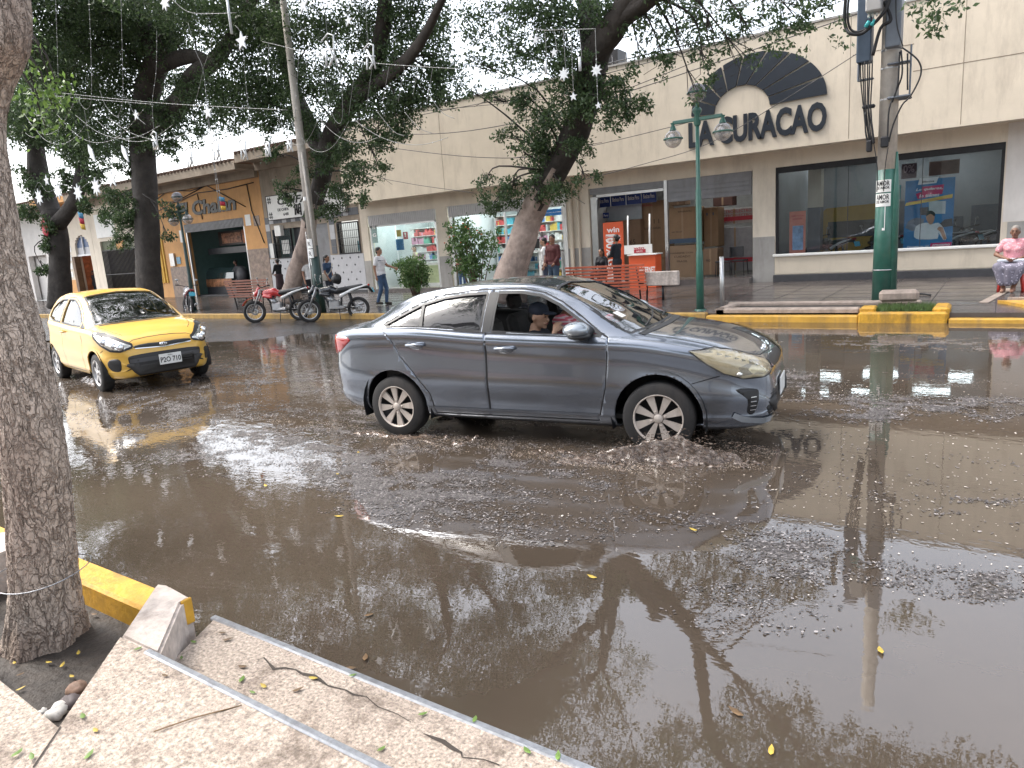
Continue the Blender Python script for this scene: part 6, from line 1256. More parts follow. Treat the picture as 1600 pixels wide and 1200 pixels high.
STL = empty('plastic_stool', (.22, 17.02, .15), 0, 'red plastic stool under the elderly woman in pink', 'stool')
M_redp = mat('red_plastic', (.55, .045, .035), .35, var=.08); 
for sx in (-1, 1):
    for sy in (-1, 1):
        l = MB(); l.tube([(sx*.15, sy*.15, .42), (sx*.2, sy*.2, 0)], [.032, .026], 4); l.build('leg', M_redp, STL)
b = MB(); b.box((0, 0, .44), (.38, .38, .04), None, .015); b.build('seat', M_redp, STL)
# worker in the snack bar and figure in the arched doorway
person(atY(371, 430, 22.4).to_2d().to_3d()+Vector((0, 0, .2)), R_(150), 'worker in dark red shirt behind the food counter of the orange shop', 1.62, dict(lE=(-.23, .15, 1.15), lW=(-.1, .35, 1.1), rE=(.23, .15, 1.15), rW=(.1, .35, 1.1)), (.10, .02, .02), (.02, .02, .02), 'short', SK2, vox=.014)
person(atY(146, 430, 21.6).to_2d().to_3d()+Vector((0, 0, .15)), R_(180), 'dark clothed figure in the arched shop doorway', 1.66, {}, (.03, .03, .035), (.03, .04, .05), 'long', SK2, vox=.016)
# people in the sedan: placed in car space, then moved by the same transform
def in_car(x, y, z, rz): h = Vector((math.cos(.1446), math.sin(.1446), 0)); l = Vector((-h.y, h.x, 0)); q = Vector((-5.852, 5.532, 0))+h*x+l*y; return (q.x, q.y, z), .1446+rz-math.pi/2
cs = dict(sit); cs.update(hip=(0, .0, .50), waist=(0, -.03, .64), chest=(0, -.07, .83), neck=(0, -.08, 1.0), head=(0, -.03, 1.13), lS=(-.175, -.07, .94), rS=(.175, -.07, .94), lE=(-.24, .1, .72), rE=(.25, .12, .76), rW=(.14, .17, .99), lW=(-.12, .3, .62), lK=(-.12, .45, .56), rK=(.12, .45, .56), lA=(-.12, .72, .24), rA=(.12, .72, .24))
cs['rW'] = (.10, .16, .98)
q, a = in_car(2.38, -.38, -.02, 0); person(q, a, 'passenger in dark cap resting chin on hand at the open sedan window', 1.66, cs, (.02, .022, .03), (.03, .03, .04), 'short', SK3, 'cap', head=(R_(-8), R_(-10)), vox=.008)
ds = dict(cs); ds.update(lE=(-.24, .18, .78), lW=(-.15, .46, .93), rE=(.27, .2, .84), rW=(.16, .50, .98), head=(0, .04, 1.14))
q, a = in_car(2.40, .30, .05, 0); DR = person(q, a, 'driver in red and pink checked shirt holding the sedan steering wheel', 1.66, ds, (.75, .16, .20), (.03, .03, .04), 'long', SK1, 'short', vox=.01)
def stripes(m, c2, sc, axis='Z'):
    nt = m.node_tree; p = nt.nodes['Principled BSDF']; tc = nt.nodes.new('ShaderNodeTexCoord'); w1 = nt.nodes.new('ShaderNodeTexWave'); w1.wave_type = 'BANDS'; w1.bands_direction = axis; w1.inputs['Scale'].default_value = sc; w1.inputs['Distortion'].default_value = 1.
    nt.links.new(tc.outputs['Object'], w1.inputs[0]); lk = p.inputs['Base Color'].links[0]; src = lk.from_socket; mx = nt.nodes.new('ShaderNodeMix'); mx.data_type = 'RGBA'; mr = nt.nodes.new('ShaderNodeMapRange'); mr.inputs[1].default_value = .6; mr.inputs[2].default_value = .75
    nt.links.new(w1.outputs['Fac'], mr.inputs[0]); nt.links.new(mr.outputs[0], mx.inputs[0]); nt.links.new(src, mx.inputs[6]); mx.inputs[7].default_value = (*c2, 1); nt.links.new(mx.outputs[2], p.inputs['Base Color'])
stripes(cl((.75, .16, .20)), (.8, .6, .6), 9)
def specks(m, c2, sc):
    nt = m.node_tree; p = nt.nodes['Principled BSDF']; tc = nt.nodes.new('ShaderNodeTexCoord'); v = nt.nodes.new('ShaderNodeTexVoronoi'); v.inputs['Scale'].default_value = sc; nt.links.new(tc.outputs['Object'], v.inputs[0]); mr = nt.nodes.new('ShaderNodeMapRange'); mr.inputs[1].default_value = .3; mr.inputs[2].default_value = .25; nt.links.new(v.outputs[0], mr.inputs[0])
    src = p.inputs['Base Color'].links[0].from_socket; mx = nt.nodes.new('ShaderNodeMix'); mx.data_type = 'RGBA'; nt.links.new(mr.outputs[0], mx.inputs[0]); nt.links.new(src, mx.inputs[6]); mx.inputs[7].default_value = (*c2, 1); nt.links.new(mx.outputs[2], p.inputs['Base Color'])
specks(cl((.62, .27, .31)), (.75, .5, .5), 30); specks(cl((.16, .15, .19)), (.45, .42, .50), 22)
# ================================================================ MOTORBIKES
M_teal = mat('blue_moto_plate', (.08, .38, .50), .4, var=.1); M_ali = mat('engine_aluminium', (.35, .35, .36), .35, .8, var=.2)
def moto(loc, rz, label, c1, c2, group='motorcycles parked along the far kerb', lean=R_(7), steer=.25, helmet=False):
    root = empty('motorcycle', loc, 0, label, 'motorcycle', group); root.rotation_euler = (lean*math.cos(rz) if 0 else 0, 0, rz); sub = root
    pm = mat('moto_paint_%d%d%d' % tuple(int(k*99) for k in c1), c1, .25, var=.08, coat=.8); pm2 = mat('moto_paint_%d%d%d' % tuple(int(k*99) for k in c2), c2, .3, var=.08, coat=.5)
    for x, r in ((0, .30), (1.32, .315)):
        w_ = empty('wheel', (x, 0, r)); w_.parent = sub
        if x: w_.rotation_euler = (0, 0, steer)
        b = MB(); O = [(r-.045)*math.cos(a) for a in np.linspace(0, 2*math.pi, 33)[:-1]]; b.tube([((r-.045)*math.cos(a), 0, (r-.045)*math.sin(a)) for a in np.linspace(0, 2*math.pi, 33)[:-1]], .047, 8, closed=True); b.build('tyre', M_rub, w_)
        b = MB(); b.tube([((r-.095)*math.cos(a), 0, (r-.095)*math.sin(a)) for a in np.linspace(0, 2*math.pi, 33)[:-1]], .016, 6, closed=True)
        for k in range(16): a = k*math.pi/8; b.tube([(.03*math.cos(a+.5), .02*(-1)**k, .03*math.sin(a+.5)), ((r-.1)*math.cos(a), 0, (r-.1)*math.sin(a))], .003, 4)
        b.tube([(0, -.05, 0), (0, .05, 0)], .035, 10); b.lathe((0, -.045, 0), [(.10, 0), (.10, .004), (.05, .004)], 'Y', 18); b.build('rim', M_frame, w_)
    b = MB()
    for sg in (-1, 1): b.tube([(1.32+.02, sg*.08, .315), (1.12, sg*.08, .78), (1.06, sg*.08, .94)], [.024, .026, .022], 8)
    b.box((1.08, 0, .9), (.08, .2, .03)); b.build('front_fork', M_ali, sub)
    b = MB(); b.tube([(1.06, 0, .86), (.85, 0, .60), (.75, 0, .30), (.45, 0, .30)], .022, 8); b.tube([(1.06, 0, .84), (.75, 0, .78), (.35, 0, .76), (-.1, 0, .86)], .02, 8)
    for sg in (-1, 1): b.tube([(0, sg*.09, .30), (.45, sg*.07, .36), (.42, sg*.07, .74)], .017, 7); b.tube([(.12, sg*.11, .36), (.22, sg*.10, .72)], .03, 8)
    b.build('frame', M_dark, sub)
    b = MB(); b.box((.62, 0, .42), (.3, .2, .26), None, .04); b.tube([(.66, 0, .5), (.78, 0, .68)], [.09, .075], 12); b.box((.5, 0, .34), (.34, .24, .12), None, .04); b.build('engine', M_ali, sub)
    b = MB(); b.tube([(.76, -.1, .5), (.82, -.12, .3), (.5, -.13, .24), (.2, -.14, .30), (-.12, -.15, .42)], [.02, .022, .025, .045, .04], 9); b.build('exhaust', M_frame, sub)
    blob('fuel_tank', [('c', (.95, 0, .82), .10, (.70, 0, .84), .125), ('c', (.70, 0, .84), .12, (.52, 0, .78), .08), ('c', (.95, -.1, .74), .05, (.75, -.13, .7), .05), ('c', (.95, .1, .74), .05, (.75, .13, .7), .05)], pm, sub, .014)
    blob('seat', [('c', (.5, 0, .80), .075, (.25, 0, .82), .085), ('c', (.25, 0, .82), .085, (-.12, 0, .88), .065), ('c', (.5, -.04, .8), .06, (-.1, -.05, .87), .05), ('c', (.5, .04, .8), .06, (-.1, .05, .87), .05)], M_blk, sub, .014)
    for sg in (-1, 1): blob('side_panel', [('c', (.42, sg*.1, .66), .05, (.1, sg*.1, .80), .035), ('c', (.1, sg*.1, .80), .035, (-.28, sg*.08, .90), .02)], pm2, sub, .012)
    b = MB(); O = [(1.32+.36*math.cos(a), .315+.36*math.sin(a)) for a in np.linspace(.5, 2.3, 9)]
    for i in range(8): b.box(((O[i][0]+O[i+1][0])/2, 0, (O[i][1]+O[i+1][1])/2+.03), (.12, .12, .012), rotm('Y', -(np.linspace(.5, 2.3, 9)[i]+.11-math.pi/2)))
    b.build('front_mudguard', pm, sub)
    blob('headlamp_cowl', [('c', (1.17, 0, .86), .075, (1.24, 0, .80), .06), ('c', (1.14, 0, .96), .05, (1.2, 0, .84), .06)], pm, sub, .012); b = MB(); b.ell((1.27, 0, .82), (.03, .055, .055), None, 12, 8); b.build('headlamp', M_refl, sub)
    b = MB(); b.tube([(.98, -.38, 1.05), (1.03, -.2, 1.03), (1.05, 0, .98), (1.03, .2, 1.03), (.98, .38, 1.05)], .013, 7); b.tube([(.98, -.38, 1.05), (1.0, -.27, 1.045)], .02, 8); b.tube([(.98, .38, 1.05), (1.0, .27, 1.045)], .02, 8); b.build('handlebar', M_dark, sub)
    for sg in (-1, 1):
        b = MB(); b.tube([(1.0, sg*.25, 1.04), (1.02, sg*.30, 1.2)], .006, 5); b.ell((1.0, sg*.32, 1.23), (.015, .06, .04), None, 12, 6); b.build('mirror', M_frame, sub)
    b = MB(); b.tube([(-.1, 0, .86), (-.32, 0, .84), (-.42, 0, .70)], [.05, .04, .03], 8); b.build('tail', M_blk, sub); b = MB(); b.box((-.33, 0, .90), (.05, .12, .06), rotm('Y', .4), .01); b.build('tail_lamp', M_tail, sub)
    b = MB(); b.box((-.44, 0, .76), (.012, .2, .14), rotm('Y', .35), .004); b.build('number_plate', M_teal, sub)
    b = MB(); b.tube([(.5, .1, .3), (.45, .3, .02)], .012, 6); b.tube([(.62, -.22, .3), (.62, .22, .3)], .012, 6); b.build('side_stand', M_dark, sub)
    root.rotation_mode = 'XYZ'; root.rotation_euler = (R_(5), 0, rz); return root
def mplace(f, r): a = atZ(*f); c = atZ(*r); d = a-c; return c, math.atan2(d.y, d.x)
c, a = mplace((419, 504), (469, 501)); moto((c.x, c.y, .01), a, 'red and white trail motorcycle facing left in front of the slatted bench', (.45, .03, .03), (.5, .5, .5))
c, a = mplace((508, 503), (562, 499)); moto((c.x, c.y, .01), a, 'black motorcycle with white tail panel right of the green and grey pole', (.015, .016, .02), (.68, .68, .68))
c = atZ(296, 494); moto((c.x, c.y+.1, .01), R_(155), 'white and dark red motorcycle half hidden behind the yellow hatchback', (.5, .48, .48), (.22, .02, .03))
b = MB(); hx = atZ(524, 502); blob_o = blob('helmet', [('c', (0, 0, 0), .13, (0, .03, .02), .13), ('c', (0, .08, -.05), .08, (0, .06, -.06), .09)], M_blk, None, .014); blob_o.location = hx+Vector((.05, .15, 1.12)); tag(blob_o, 'black helmet resting on the handlebar of the black motorcycle', 'helmet')
# ================================================================ STREET FURNITURE
M_gpole = mat('green_pole_paint', (.028, .115, .085), .4, var=.15, scale=6, coat=.3, dirt=(.10, .11, .10), dscale=4, damt=.45)
M_dgpole = mat('dark_green_pole_paint', (.02, .045, .04), .4, var=.15, scale=6)
M_cpole = mat('concrete_pole', (.52, .48, .43), .8, var=.12, scale=8, bump=.002, dirt=(.16, .13, .11), dscale=3, damt=.5)
M_box = mat('grey_cabinet', (.16, .18, .21), .45, .3, var=.1, dirt=(.09, .09, .1), dscale=3, damt=.4); M_boxl = mat('light_cabinet', (.42, .41, .4), .5, var=.08); M_bluebx = mat('blue_grey_cabinet', (.075, .105, .15), .5, var=.12)
M_cable = mat('black_cable', (.02, .02, .022), .5); M_wire = mat('overhead_wire', (.05, .045, .045), .5)
M_globe = glass('lamp_globe_glass', (.80, .78, .76), .12, .05, .35, (.45, .42, .40)); M_globed = mat('lamp_globe_cap', (.20, .19, .20), .4, var=.2)
def cable(pts, r, sag=0.): return pts
# right utility pole
UX, UY = -1.82, 15.3
up_ = empty('utility_pole', (UX, UY, .1), 0, 'tall concrete utility pole with green lower half, poster stickers and grey cabinets', 'pole')
zg = atY(1377, 266, UY).z-.1
def Z(py, px=1377): return atY(px, py, UY).z-.1
def Xl(px, py): return atY(px, py, UY).x-UX
b = MB(); b.tube([(0, 0, 0), (0, 0, zg)], [.19, .165], 24); b.build('painted_base', M_gpole, up_)
b = MB(); b.tube([(0, 0, zg), (0, 0, 8.5)], [.164, .13], 24); b.build('shaft', M_cpole, up_)
b = MB(); b.tube([(.17, -.06, 0), (.17, -.06, Z(300)), (.165, -.05, Z(240))], [.075, .065, .02], 12); b.build('conduit', M_gpole, up_)
b = MB(); b.lathe((0, 0, Z(422)), [(.195, 0), (.2, .01), (.195, .02)], 'Z', 20); b.tube([(.24, -.08, Z(422)+.01), (0, -.2, Z(422)+.01)], .008, 5)
for py in (84, 112, 160): b.lathe((0, 0, Z(py)), [(.15, 0), (.158, .01), (.158, .035), (.15, .045)], 'Z', 20)
b.build('steel_band', M_frame, up_)
def wrap_panel(name, z0, z1, a0, a1, r, m, par):
    V = []; n = 10
    for i in range(n+1): a = a0+(a1-a0)*i/n; V += [(r*math.sin(a), -r*math.cos(a), z0), (r*math.sin(a), -r*math.cos(a), z1)]
    bb = MB(); bb.add(V, [(2*i, 2*i+2, 2*i+3, 2*i+1) for i in range(n)], True); return bb.build(name, m, par, fix=False)
def wrap_txt(s, h, zc, r, m, par, w_, a_c=0, bold=.02):
    cu = bpy.data.curves.new('t', 'FONT'); cu.body = s; cu.size = 1; cu.offset = bold; cu.resolution_u = 2; t = bpy.data.objects.new('tmp', cu); me = bpy.data.meshes.new_from_object(t); bpy.data.objects.remove(t)
    bm = bmesh.new(); bm.from_mesh(me); bmesh.ops.triangulate(bm, faces=bm.faces); xs = [v.co.x for v in bm.verts]; ys = [v.co.y for v in bm.verts]; x0, x1, y0, y1 = min(xs), max(xs), min(ys), max(ys)
    for v in bm.verts: a = a_c+((v.co.x-x0)/(x1-x0)-.5)*w_/r; v.co = Vector((r*math.sin(a), -r*math.cos(a), zc+((v.co.y-y0)/(y1-y0)-.5)*h))
    bm.to_mesh(me); bm.free(); me.materials.clear(); me.materials.append(m); o = bpy.data.objects.new('sticker_lettering', me); link(o); o.parent = par; return o
for k, (p0, p1) in enumerate(((282, 301), (303, 323))):
    pst = wrap_panel('poster', Z(p1), Z(p0), -1.1, .6, .176, M_wht, up_); zz = (Z(p0)+Z(p1))/2; hh = Z(p0)-Z(p1)
    wrap_txt('AMOR', hh*.42, zz+hh*.22, .179, M_black, pst, .24, -.22); wrap_txt('DE AMOR', hh*.22, zz-hh*.14, .179, M_black, pst, .24, -.22, .03)
wrap_panel('sticker', Z(358), Z(323), .05, .12, .18, M_wht, up_); wrap_panel('sticker', Z(360), Z(356), -.15, .12, .18, M_wht, up_)
def cab(name, px0, px1, py0, py1, y0, y1, m): b = MB(); b.bx(Xl(px0, (py0+py1)/2), Xl(px1, (py0+py1)/2), y0, y1, Z(py1), Z(py0), .02); return b.build(name, m, up_)
c1 = cab('cabinet', 1343, 1366, -60, 96, -.25, .05, M_bluebx); c2 = cab('cabinet', 1388, 1412, -60, 82, -.3, .1, M_box); c3 = cab('cabinet', 1360, 1384, -30, 26, -.55, -.22, M_boxl); cab('bracket_tray', 1388, 1424, 156, 160, -.25, .15, M_box); cab('bracket_tray', 1388, 1424, 104, 107, -.2, .0, M_box); cab('bracket_frame', 1342, 1346, 96, 125, -.2, -.15, M_box); cab('bracket_frame', 1422, 1425, 80, 160, -.15, -.1, M_box); cab('bracket_frame', 1343, 1368, 121, 125, -.2, -.15, M_box)
for k in range(4): cab('cable_gland', 1361+k*6, 1365+k*6, 26, 33, -.42, -.37, M_wht)
for k in (0, 9): b = MB(); p0 = Vector((Xl(1358+k, 44), -.42, Z(46))); p1 = Vector((Xl(1364+k, 37), -.42, Z(38))); b.tube([p0, p1], .035, 8); b.build('cable_tag', mat('turquoise_tag', (.05, .4, .42), .5), up_)
cab('connector_block', 1357, 1366, 219, 237, -.3, -.2, M_dark); cab('connector_block', 1379, 1391, 216, 233, -.3, -.2, M_dark); cab('connector_block', 1350, 1370, 163, 169, -.25, -.15, M_dark)
def pc(pts, r=.014, y=-.24): b = MB(); O, _ = catm([(Xl(a, c), y+.03*math.sin(a), Z(c)) for a, c in pts], [1]*len(pts), 5); b.tube(O, r, 6); b.build('cable', M_cable, up_)
pc([(1330, -20), (1326, 20), (1328, 40), (1336, 52), (1352, 54), (1366, 46), (1380, 36), (1392, 20), (1400, -10)], .03, -.42); pc([(1334, -20), (1331, 20), (1334, 42), (1345, 50), (1358, 48), (1372, 40)], .02, -.4)
for k in range(6): pc([(1347+k*4, 96), (1348+k*3.6, 125), (1352+k*2.4, 170), (1356+k*2.4, 205), (1360+k*2, 225)], .011, -.2-.02*k)
pc([(1410, 88), (1412, 125), (1402, 150), (1392, 175), (1389, 225)]); pc([(1412, 85), (1436, 108), (1440, 130), (1425, 160), (1412, 172), (1398, 200), (1391, 225)]); pc([(1403, 5), (1405, 50), (1414, 85)], .01, -.35); pc([(1385, 10), (1395, 40), (1380, 50), (1368, 90)], .03, -.3); pc([(1408, 90), (1405, 140), (1396, 165)]); pc([(1364, 170), (1368, 220), (1374, 262), (1373, 300)], .008); pc([(1420, 95), (1420, 150)]); pc([(1390, 233), (1386, 262), (1383, 300)], .008); pc([(1356, 175), (1356, 205), (1362, 235)])
b = MB(); O, _ = catm([atZ(1418, 462, .17), atZ(1440, 459, .18), atZ(1454, 461, .17)], [1]*3, 5); b.tube(O, .02, 6); tag(b.build('ground_cable', M_cable), 'short black cable stub on the pavement behind the concrete chunk', 'cable')
# left pole
b0 = atZ(492, 494, .1); LX, LY = b0.x, b0.y+.25; lp = empty('utility_pole', (LX, LY, .05), 0, 'slim concrete pole with dark green foot and paper notices between the motorbikes', 'pole')
zl = atY(474, 388, LY).z
b = MB(); b.tube([(0, 0, 0), (0, 0, zl)], [.15, .13], 18); b.build('painted_base', M_dgpole, lp); b = MB(); b.tube([(0, 0, zl), (0, 0, 9)], [.13, .085], 18); b.build('shaft', M_cpole, lp)
b = MB(); b.tube([(.13, -.06, zl-.3), (.1, -.08, 4.5)], .04, 8); b.build('conduit', M_cpole, lp)
for p0, p1 in ((373, 388), (389, 403)):
    q = wrap_panel('notice', atY(490, p1, LY).z-.05, atY(490, p0, LY).z-.05, -.5, .75, .156, M_wht, lp); wrap_txt('R', .12, (atY(490, p1, LY).z+atY(490, p0, LY).z)/2-.05, .158, M_black, q, .1, .1)
wrap_panel('notice', 1.3, 1.9, -1.4, -.8, .155, M_wht, lp); wrap_panel('white_mark', atY(490, 417, LY).z, atY(490, 407, LY).z, -.1, .1, .157, M_wht, lp); wrap_panel('small_plate', atY(478, 317, LY).z, atY(478, 311, LY).z, -.3, .6, .128, M_frame, lp)
b = MB(); b.tube([(-.19, -.05, 0), (-.18, -.05, 2.4)], .02, 6); b.build('earth_rod', M_frame, lp)
# lamp posts
def globe_lamp(x, y, H, arm, zarm, m, label, pxs=None):
    r = empty('street_lamp', (x, y, .1), 0, label, 'street lamp')
    b = MB(); b.tube([(0, 0, 0), (0, 0, 1.2), (0, 0, 1.25), (0, 0, 2.4), (0, 0, 2.45), (0, 0, H)], [.075, .07, .058, .055, .042, .038], 16); b.lathe((0, 0, 0), [(.14, 0), (.14, .03), (.1, .08)], 'Z', 16); b.build('post', m, r)
    b = MB(); b.box((0, 0, zarm), (arm*2, .06, .07), None, .01); b.lathe((0, 0, zarm-.12), [(.05, 0), (.07, .05), (.05, .2), (.09, .26), (.09, .3), (.03, .36)], 'Z', 14); b.build('cross_arm', m, r)
    for sx, up in ((-arm, False), (arm, False), (0, True)):
        zc = zarm-.30 if not up else zarm+.48; g = empty('lantern', (sx, 0, zc)); g.parent = r; R = .17
        b = MB(); b.lathe((0, 0, 0), [(R*math.sin(t), (-R*math.cos(t))) for t in np.linspace(.05, 1.6, 8)], 'Z', 20); b.build('globe', M_globe, g)
        b = MB(); b.lathe((0, 0, 0), [(R*math.sin(t), (R*math.cos(t))) for t in np.linspace(.05, 1.45, 8)], 'Z', 20); b.build('globe_cap', M_globe if not up else M_globed, g)
        b = MB(); b.lathe((0, 0, 0), [(R, -.012), (R+.022, -.012), (R+.022, .016), (R, .016)], 'Z', 24); b.lathe((0, 0, (R if not up else -R-.14)), [(.07, -.01), (.05, .05), (.03, .08), (.05, .13)], 'Z', 14); b.build('ring_and_cap', m, g)
        b = MB(); b.tube([(0, 0, -.02), (0, 0, .1)], .035, 10); b.build('bulb', M_frame, g)
    return r
q = atZ(1095, 490, .1); LYc = q.y+.15; zt = atY(1091, 186, LYc).z-.1; aw = (atY(1131, 186, LYc).x-atY(1053, 192, LYc).x)/2
globe_lamp(atY(1094, 470, LYc).x, LYc, zt-.02, aw, zt, M_gpole, 'green street lamp with three glass globes in front of the store lettering')
q = atZ(304, 489, .1); y2 = q.y+.2; z2 = atY(282, 330, y2).z-.1
globe_lamp(atY(302, 470, y2).x, y2, z2, .42, z2, M_dgpole, 'dark green street lamp left of the snack bar doorway')
q = atZ(1128, 474, .1); b = MB(); b.tube([(0, 0, 0), (0, 0, atY(1130, 401, 14.3).z-.1)], .045, 12); o = b.build('pipe_bollard', M_frame); o.location = (atY(1128, 440, 14.3).x, 14.3, .1); tag(o, 'plain pale metal pipe standing right of the green lamp post', 'post')
# benches
M_slat = mat('orange_red_slat', (.42, .095, .045), .5, var=.2, scale=4, dirt=(.2, .07, .05), dscale=4, damt=.4); M_slat2 = mat('faded_brown_slat', (.22, .09, .06), .6, var=.2, scale=4)
def bench(x0, x1, y, zb, zt, m, label, n=8):
    r = empty('park_bench', ((x0+x1)/2, y, .15), 0, label, 'bench'); w_ = (x1-x0)/2
    for k in range(n):
        z = zb+(zt-zb)*k/(n-1)-.15; b = MB(); b.box((0, -.02-.12*(k/(n-1)), z), (2*w_, .025, (zt-zb)/(n-1)*.62), None, .004); b.build('back_slat', m, r)
    for k in range(4): b = MB(); b.box((0, .12+.11*k, .44-.01*k), (2*w_, .08, .03), None, .005); b.build('seat_slat', m, r)
    for sx in (-w_*.8, 0, w_*.8): b = MB(); b.tube([(sx, -.12, zt-.2), (sx, .02, .42), (sx, .08, 0)], .022, 6); b.tube([(sx, .02, .42), (sx, .5, .40), (sx, .46, 0)], .022, 6); b.build('leg', M_dark, r)
B0, B1 = atY(888, 435, 16).x, atY(1011, 435, 16).x
bench(B0, B1, 16, atY(950, 452, 16).z, atY(950, 416, 16).z, M_slat, 'orange red slatted bench seen from behind in front of the store entrance')
c = atY(1034, 435, 16.1); b = MB(); b.box((0, 0, 0), (.86, .12, .34), None, .02); o = b.build('stone_slab', M_concw); o.location = (c.x, 16.1, c.z); tag(o, 'pale stone slab panel at the right end of the orange red bench', 'panel'); b = MB(); b.tube([(0, .05, -.15), (0, .05, -c.z+.15)], .03, 6); b.build('leg', M_dark, o)
B0, B1 = atY(357, 450, 15).x, atY(424, 450, 15).x
bench(B0, B1, 15, atY(390, 463, 15).z, atY(390, 438, 15).z, M_slat2, 'faded brown slatted bench left of the red motorcycle', 7)
# ================================================================ SHOP CONTENTS
M_card = [mat('cardboard_%d' % i, c, .75, var=.1, scale=3, dirt=(c[0]*.6, c[1]*.6, c[2]*.6), dscale=2, damt=.4) for i, c in enumerate([(.30, .19, .11), (.36, .24, .15), (.25, .16, .10)])]
M_ink = mat('box_print', (.05, .035, .03), .7); M_tape = mat('blue_tape_band', (.06, .10, .16), .5); M_redb = mat('red_print', (.45, .04, .06), .6)
def carton(px0, px1, py0, py1, y, m, label, words=(), dep=.7, band=None):
    a, c = atY(px0, py1, y), atY(px1, py0, y); w_, h = c.x-a.x, c.z-a.z; r = empty('cardboard_box', ((a.x+c.x)/2, y, a.z), 0, label, 'cardboard box')
    b = MB(); b.box((0, dep/2, h/2), (w_, dep, h), None, .015); b.build('carton', m, r)
    b = MB(); b.bx(-.03, .03, -.002, .0, .01, h-.01); b.build('tape', M_card[1], r)
    if band: b = MB(); b.bx(-w_/2, w_/2, -.004, -.001, *band); b.build('band', M_tape, r)
    for (s_, fx0, fx1, fz0, fz1, mm) in words: tfit(s_, mm, -w_/2+w_*fx0, -w_/2+w_*fx1, h*fz0, h*fz1, -.003, r, 'box_lettering', .001)
    return r
W = M_ink
carton(948, 1000, 342, 422, 22.3, M_card[2], 'wide brown television carton behind the orange banner', [('65', .7, .85, .5, .6, W), ('SMART TV', .1, .45, .3, .36, W)], .5)
carton(1000, 1040, 312, 424, 22.6, M_card[0], 'tallest brown carton left of the door post', [('FRAGIL', .15, .55, .93, .96, M_redb), ('ESTE LADO ARRIBA', .1, .8, .60, .63, W), ('| | |', .4, .75, .68, .74, W)])
carton(1046, 1087, 322, 381, 22.2, M_card[0], 'upper large carton with blue band right of the door post', [('REFRIGERADORA', .35, .85, .86, .9, W), ('NO FROST', .1, .5, .3, .34, W)], .8, (0.0, .14))
carton(1046, 1087, 382, 437, 22.2, M_card[1], 'lower large carton with printed warnings under the blue banded one', [('MANEJESE CON', .06, .9, .74, .80, W), ('CUIDADO', .2, .8, .64, .7, W), ('FRAGIL', .3, .7, .5, .56, W), ('220 V', .1, .4, .2, .26, W)], .8)
carton(1048, 1070, 309, 321.5, 22.2, M_card[2], 'small printed carton on top of the blue banded carton', [('AUDIO', .2, .7, .4, .65, W)], .5)
carton(1100, 1122, 323, 386, 22.8, M_card[0], 'narrow brown carton right of the green lamp post', [('I I', .2, .7, .8, .87, M_tape)], .6)
carton(1099, 1121, 388, 430, 22.0, M_card[2], 'low dark carton with open lid at the foot of the narrow one', [('90', .2, .5, .5, .6, W)], .6)
carton(1114, 1144, 305, 323, 23.6, mat('dark_brown_box', (.12, .06, .05), .6), 'dark brown carton on the top row near the shop back', [], .5)
carton(1119, 1176, 323, 352, 23.4, mat('white_red_box', (.42, .38, .37), .6), 'white carton printed in red lines at right of the entrance', [('ELECTRO ELECTRO', .03, .97, .72, .9, M_redb), ('ELECTRO ELECTRO', .03, .97, .45, .62, M_redb), ('CUIDADO', .1, .5, .12, .28, M_redb)], .8)
r = carton(1122, 1176, 353, 424, 23.4, mat('plastic_wrapped_box', (.33, .32, .33), .25, var=.15, scale=5), 'plastic wrapped grey carton under the red printed one', [], .8); b = MB(); b.bx(-1.2, 1.2, -.006, -.003, .28, .42); b.bx(-1.2, 1.2, -.006, -.003, 1.6, 1.73); b.build('red_band', M_redb, r)
def chair(x, y, rz, label):
    r = empty('metal_chair', (x, y, .3), rz, label, 'chair'); b = MB(); b.box((0, 0, .45), (.42, .42, .04), None, .01); b.build('seat', M_plinth, r); b = MB(); b.box((0, .22, .72), (.40, .03, .3), None, .01); b.build('backrest', M_plinth, r)
    for sx in (-.18, .18):
        for sy in (-.18, .2): b = MB(); b.tube([(sx, sy, .45), (sx*1.15, sy*1.15, 0)], .014, 6); b.build('leg', M_dark, r)
chair(atY(1130, 410, 21.6).x, 21.6, R_(-80), 'black chair with red edged seat at the right of the store entrance'); chair(atY(1155, 410, 21.9).x, 21.9, R_(180), 'folding chair beside the plastic wrapped carton')
# internet stand
M_or = mat('orange_banner', (.70, .11, .035), .45, var=.04); M_wl = mat('white_lettering', (.85, .82, .8), .5)
a, c = atY(945, 424, 20.7), atY(973, 346, 20.7); r = empty('roll_up_banner', ((a.x+c.x)/2, 20.7, .3), 0, 'tall orange win internet banner in the store entrance', 'banner')
w_ = (c.x-a.x)/2; b = MB(); b.bx(-w_, w_, 0, .02, 0, c.z-.3); b.build('banner_panel', M_or, r); H = c.z-.3
tfit('win', M_wl, -w_*.62, w_*.62, H*.83, H*.92, -.003, r, 'banner_lettering', .002, .02); tfit('CAMBIATE AL', M_wl, -w_*.75, w_*.75, H*.755, H*.785, -.003, r, 'banner_lettering', .002, .02); tfit('INTERNET', M_wl, -w_*.75, w_*.75, H*.69, H*.73, -.003, r, 'banner_lettering', .002, .02)
t = txt('100% Gamer', .42, M_wl, (-.12, -.006, H*.36), r, 'banner_lettering', (R_(90), R_(90), 0), .002, bold=.01, sx=.8); b = MB(); b.bx(-w_-.05, w_+.05, -.1, .12, 0, .06); b.build('foot', M_frame, r)
a, c = atY(983, 426, 19.9), atY(1024, 396, 19.9); r = empty('promo_counter', ((a.x+c.x)/2, 19.9, .15), 0, 'orange promotion counter with white win header sign', 'counter'); w_ = (c.x-a.x)/2; H = c.z-.15
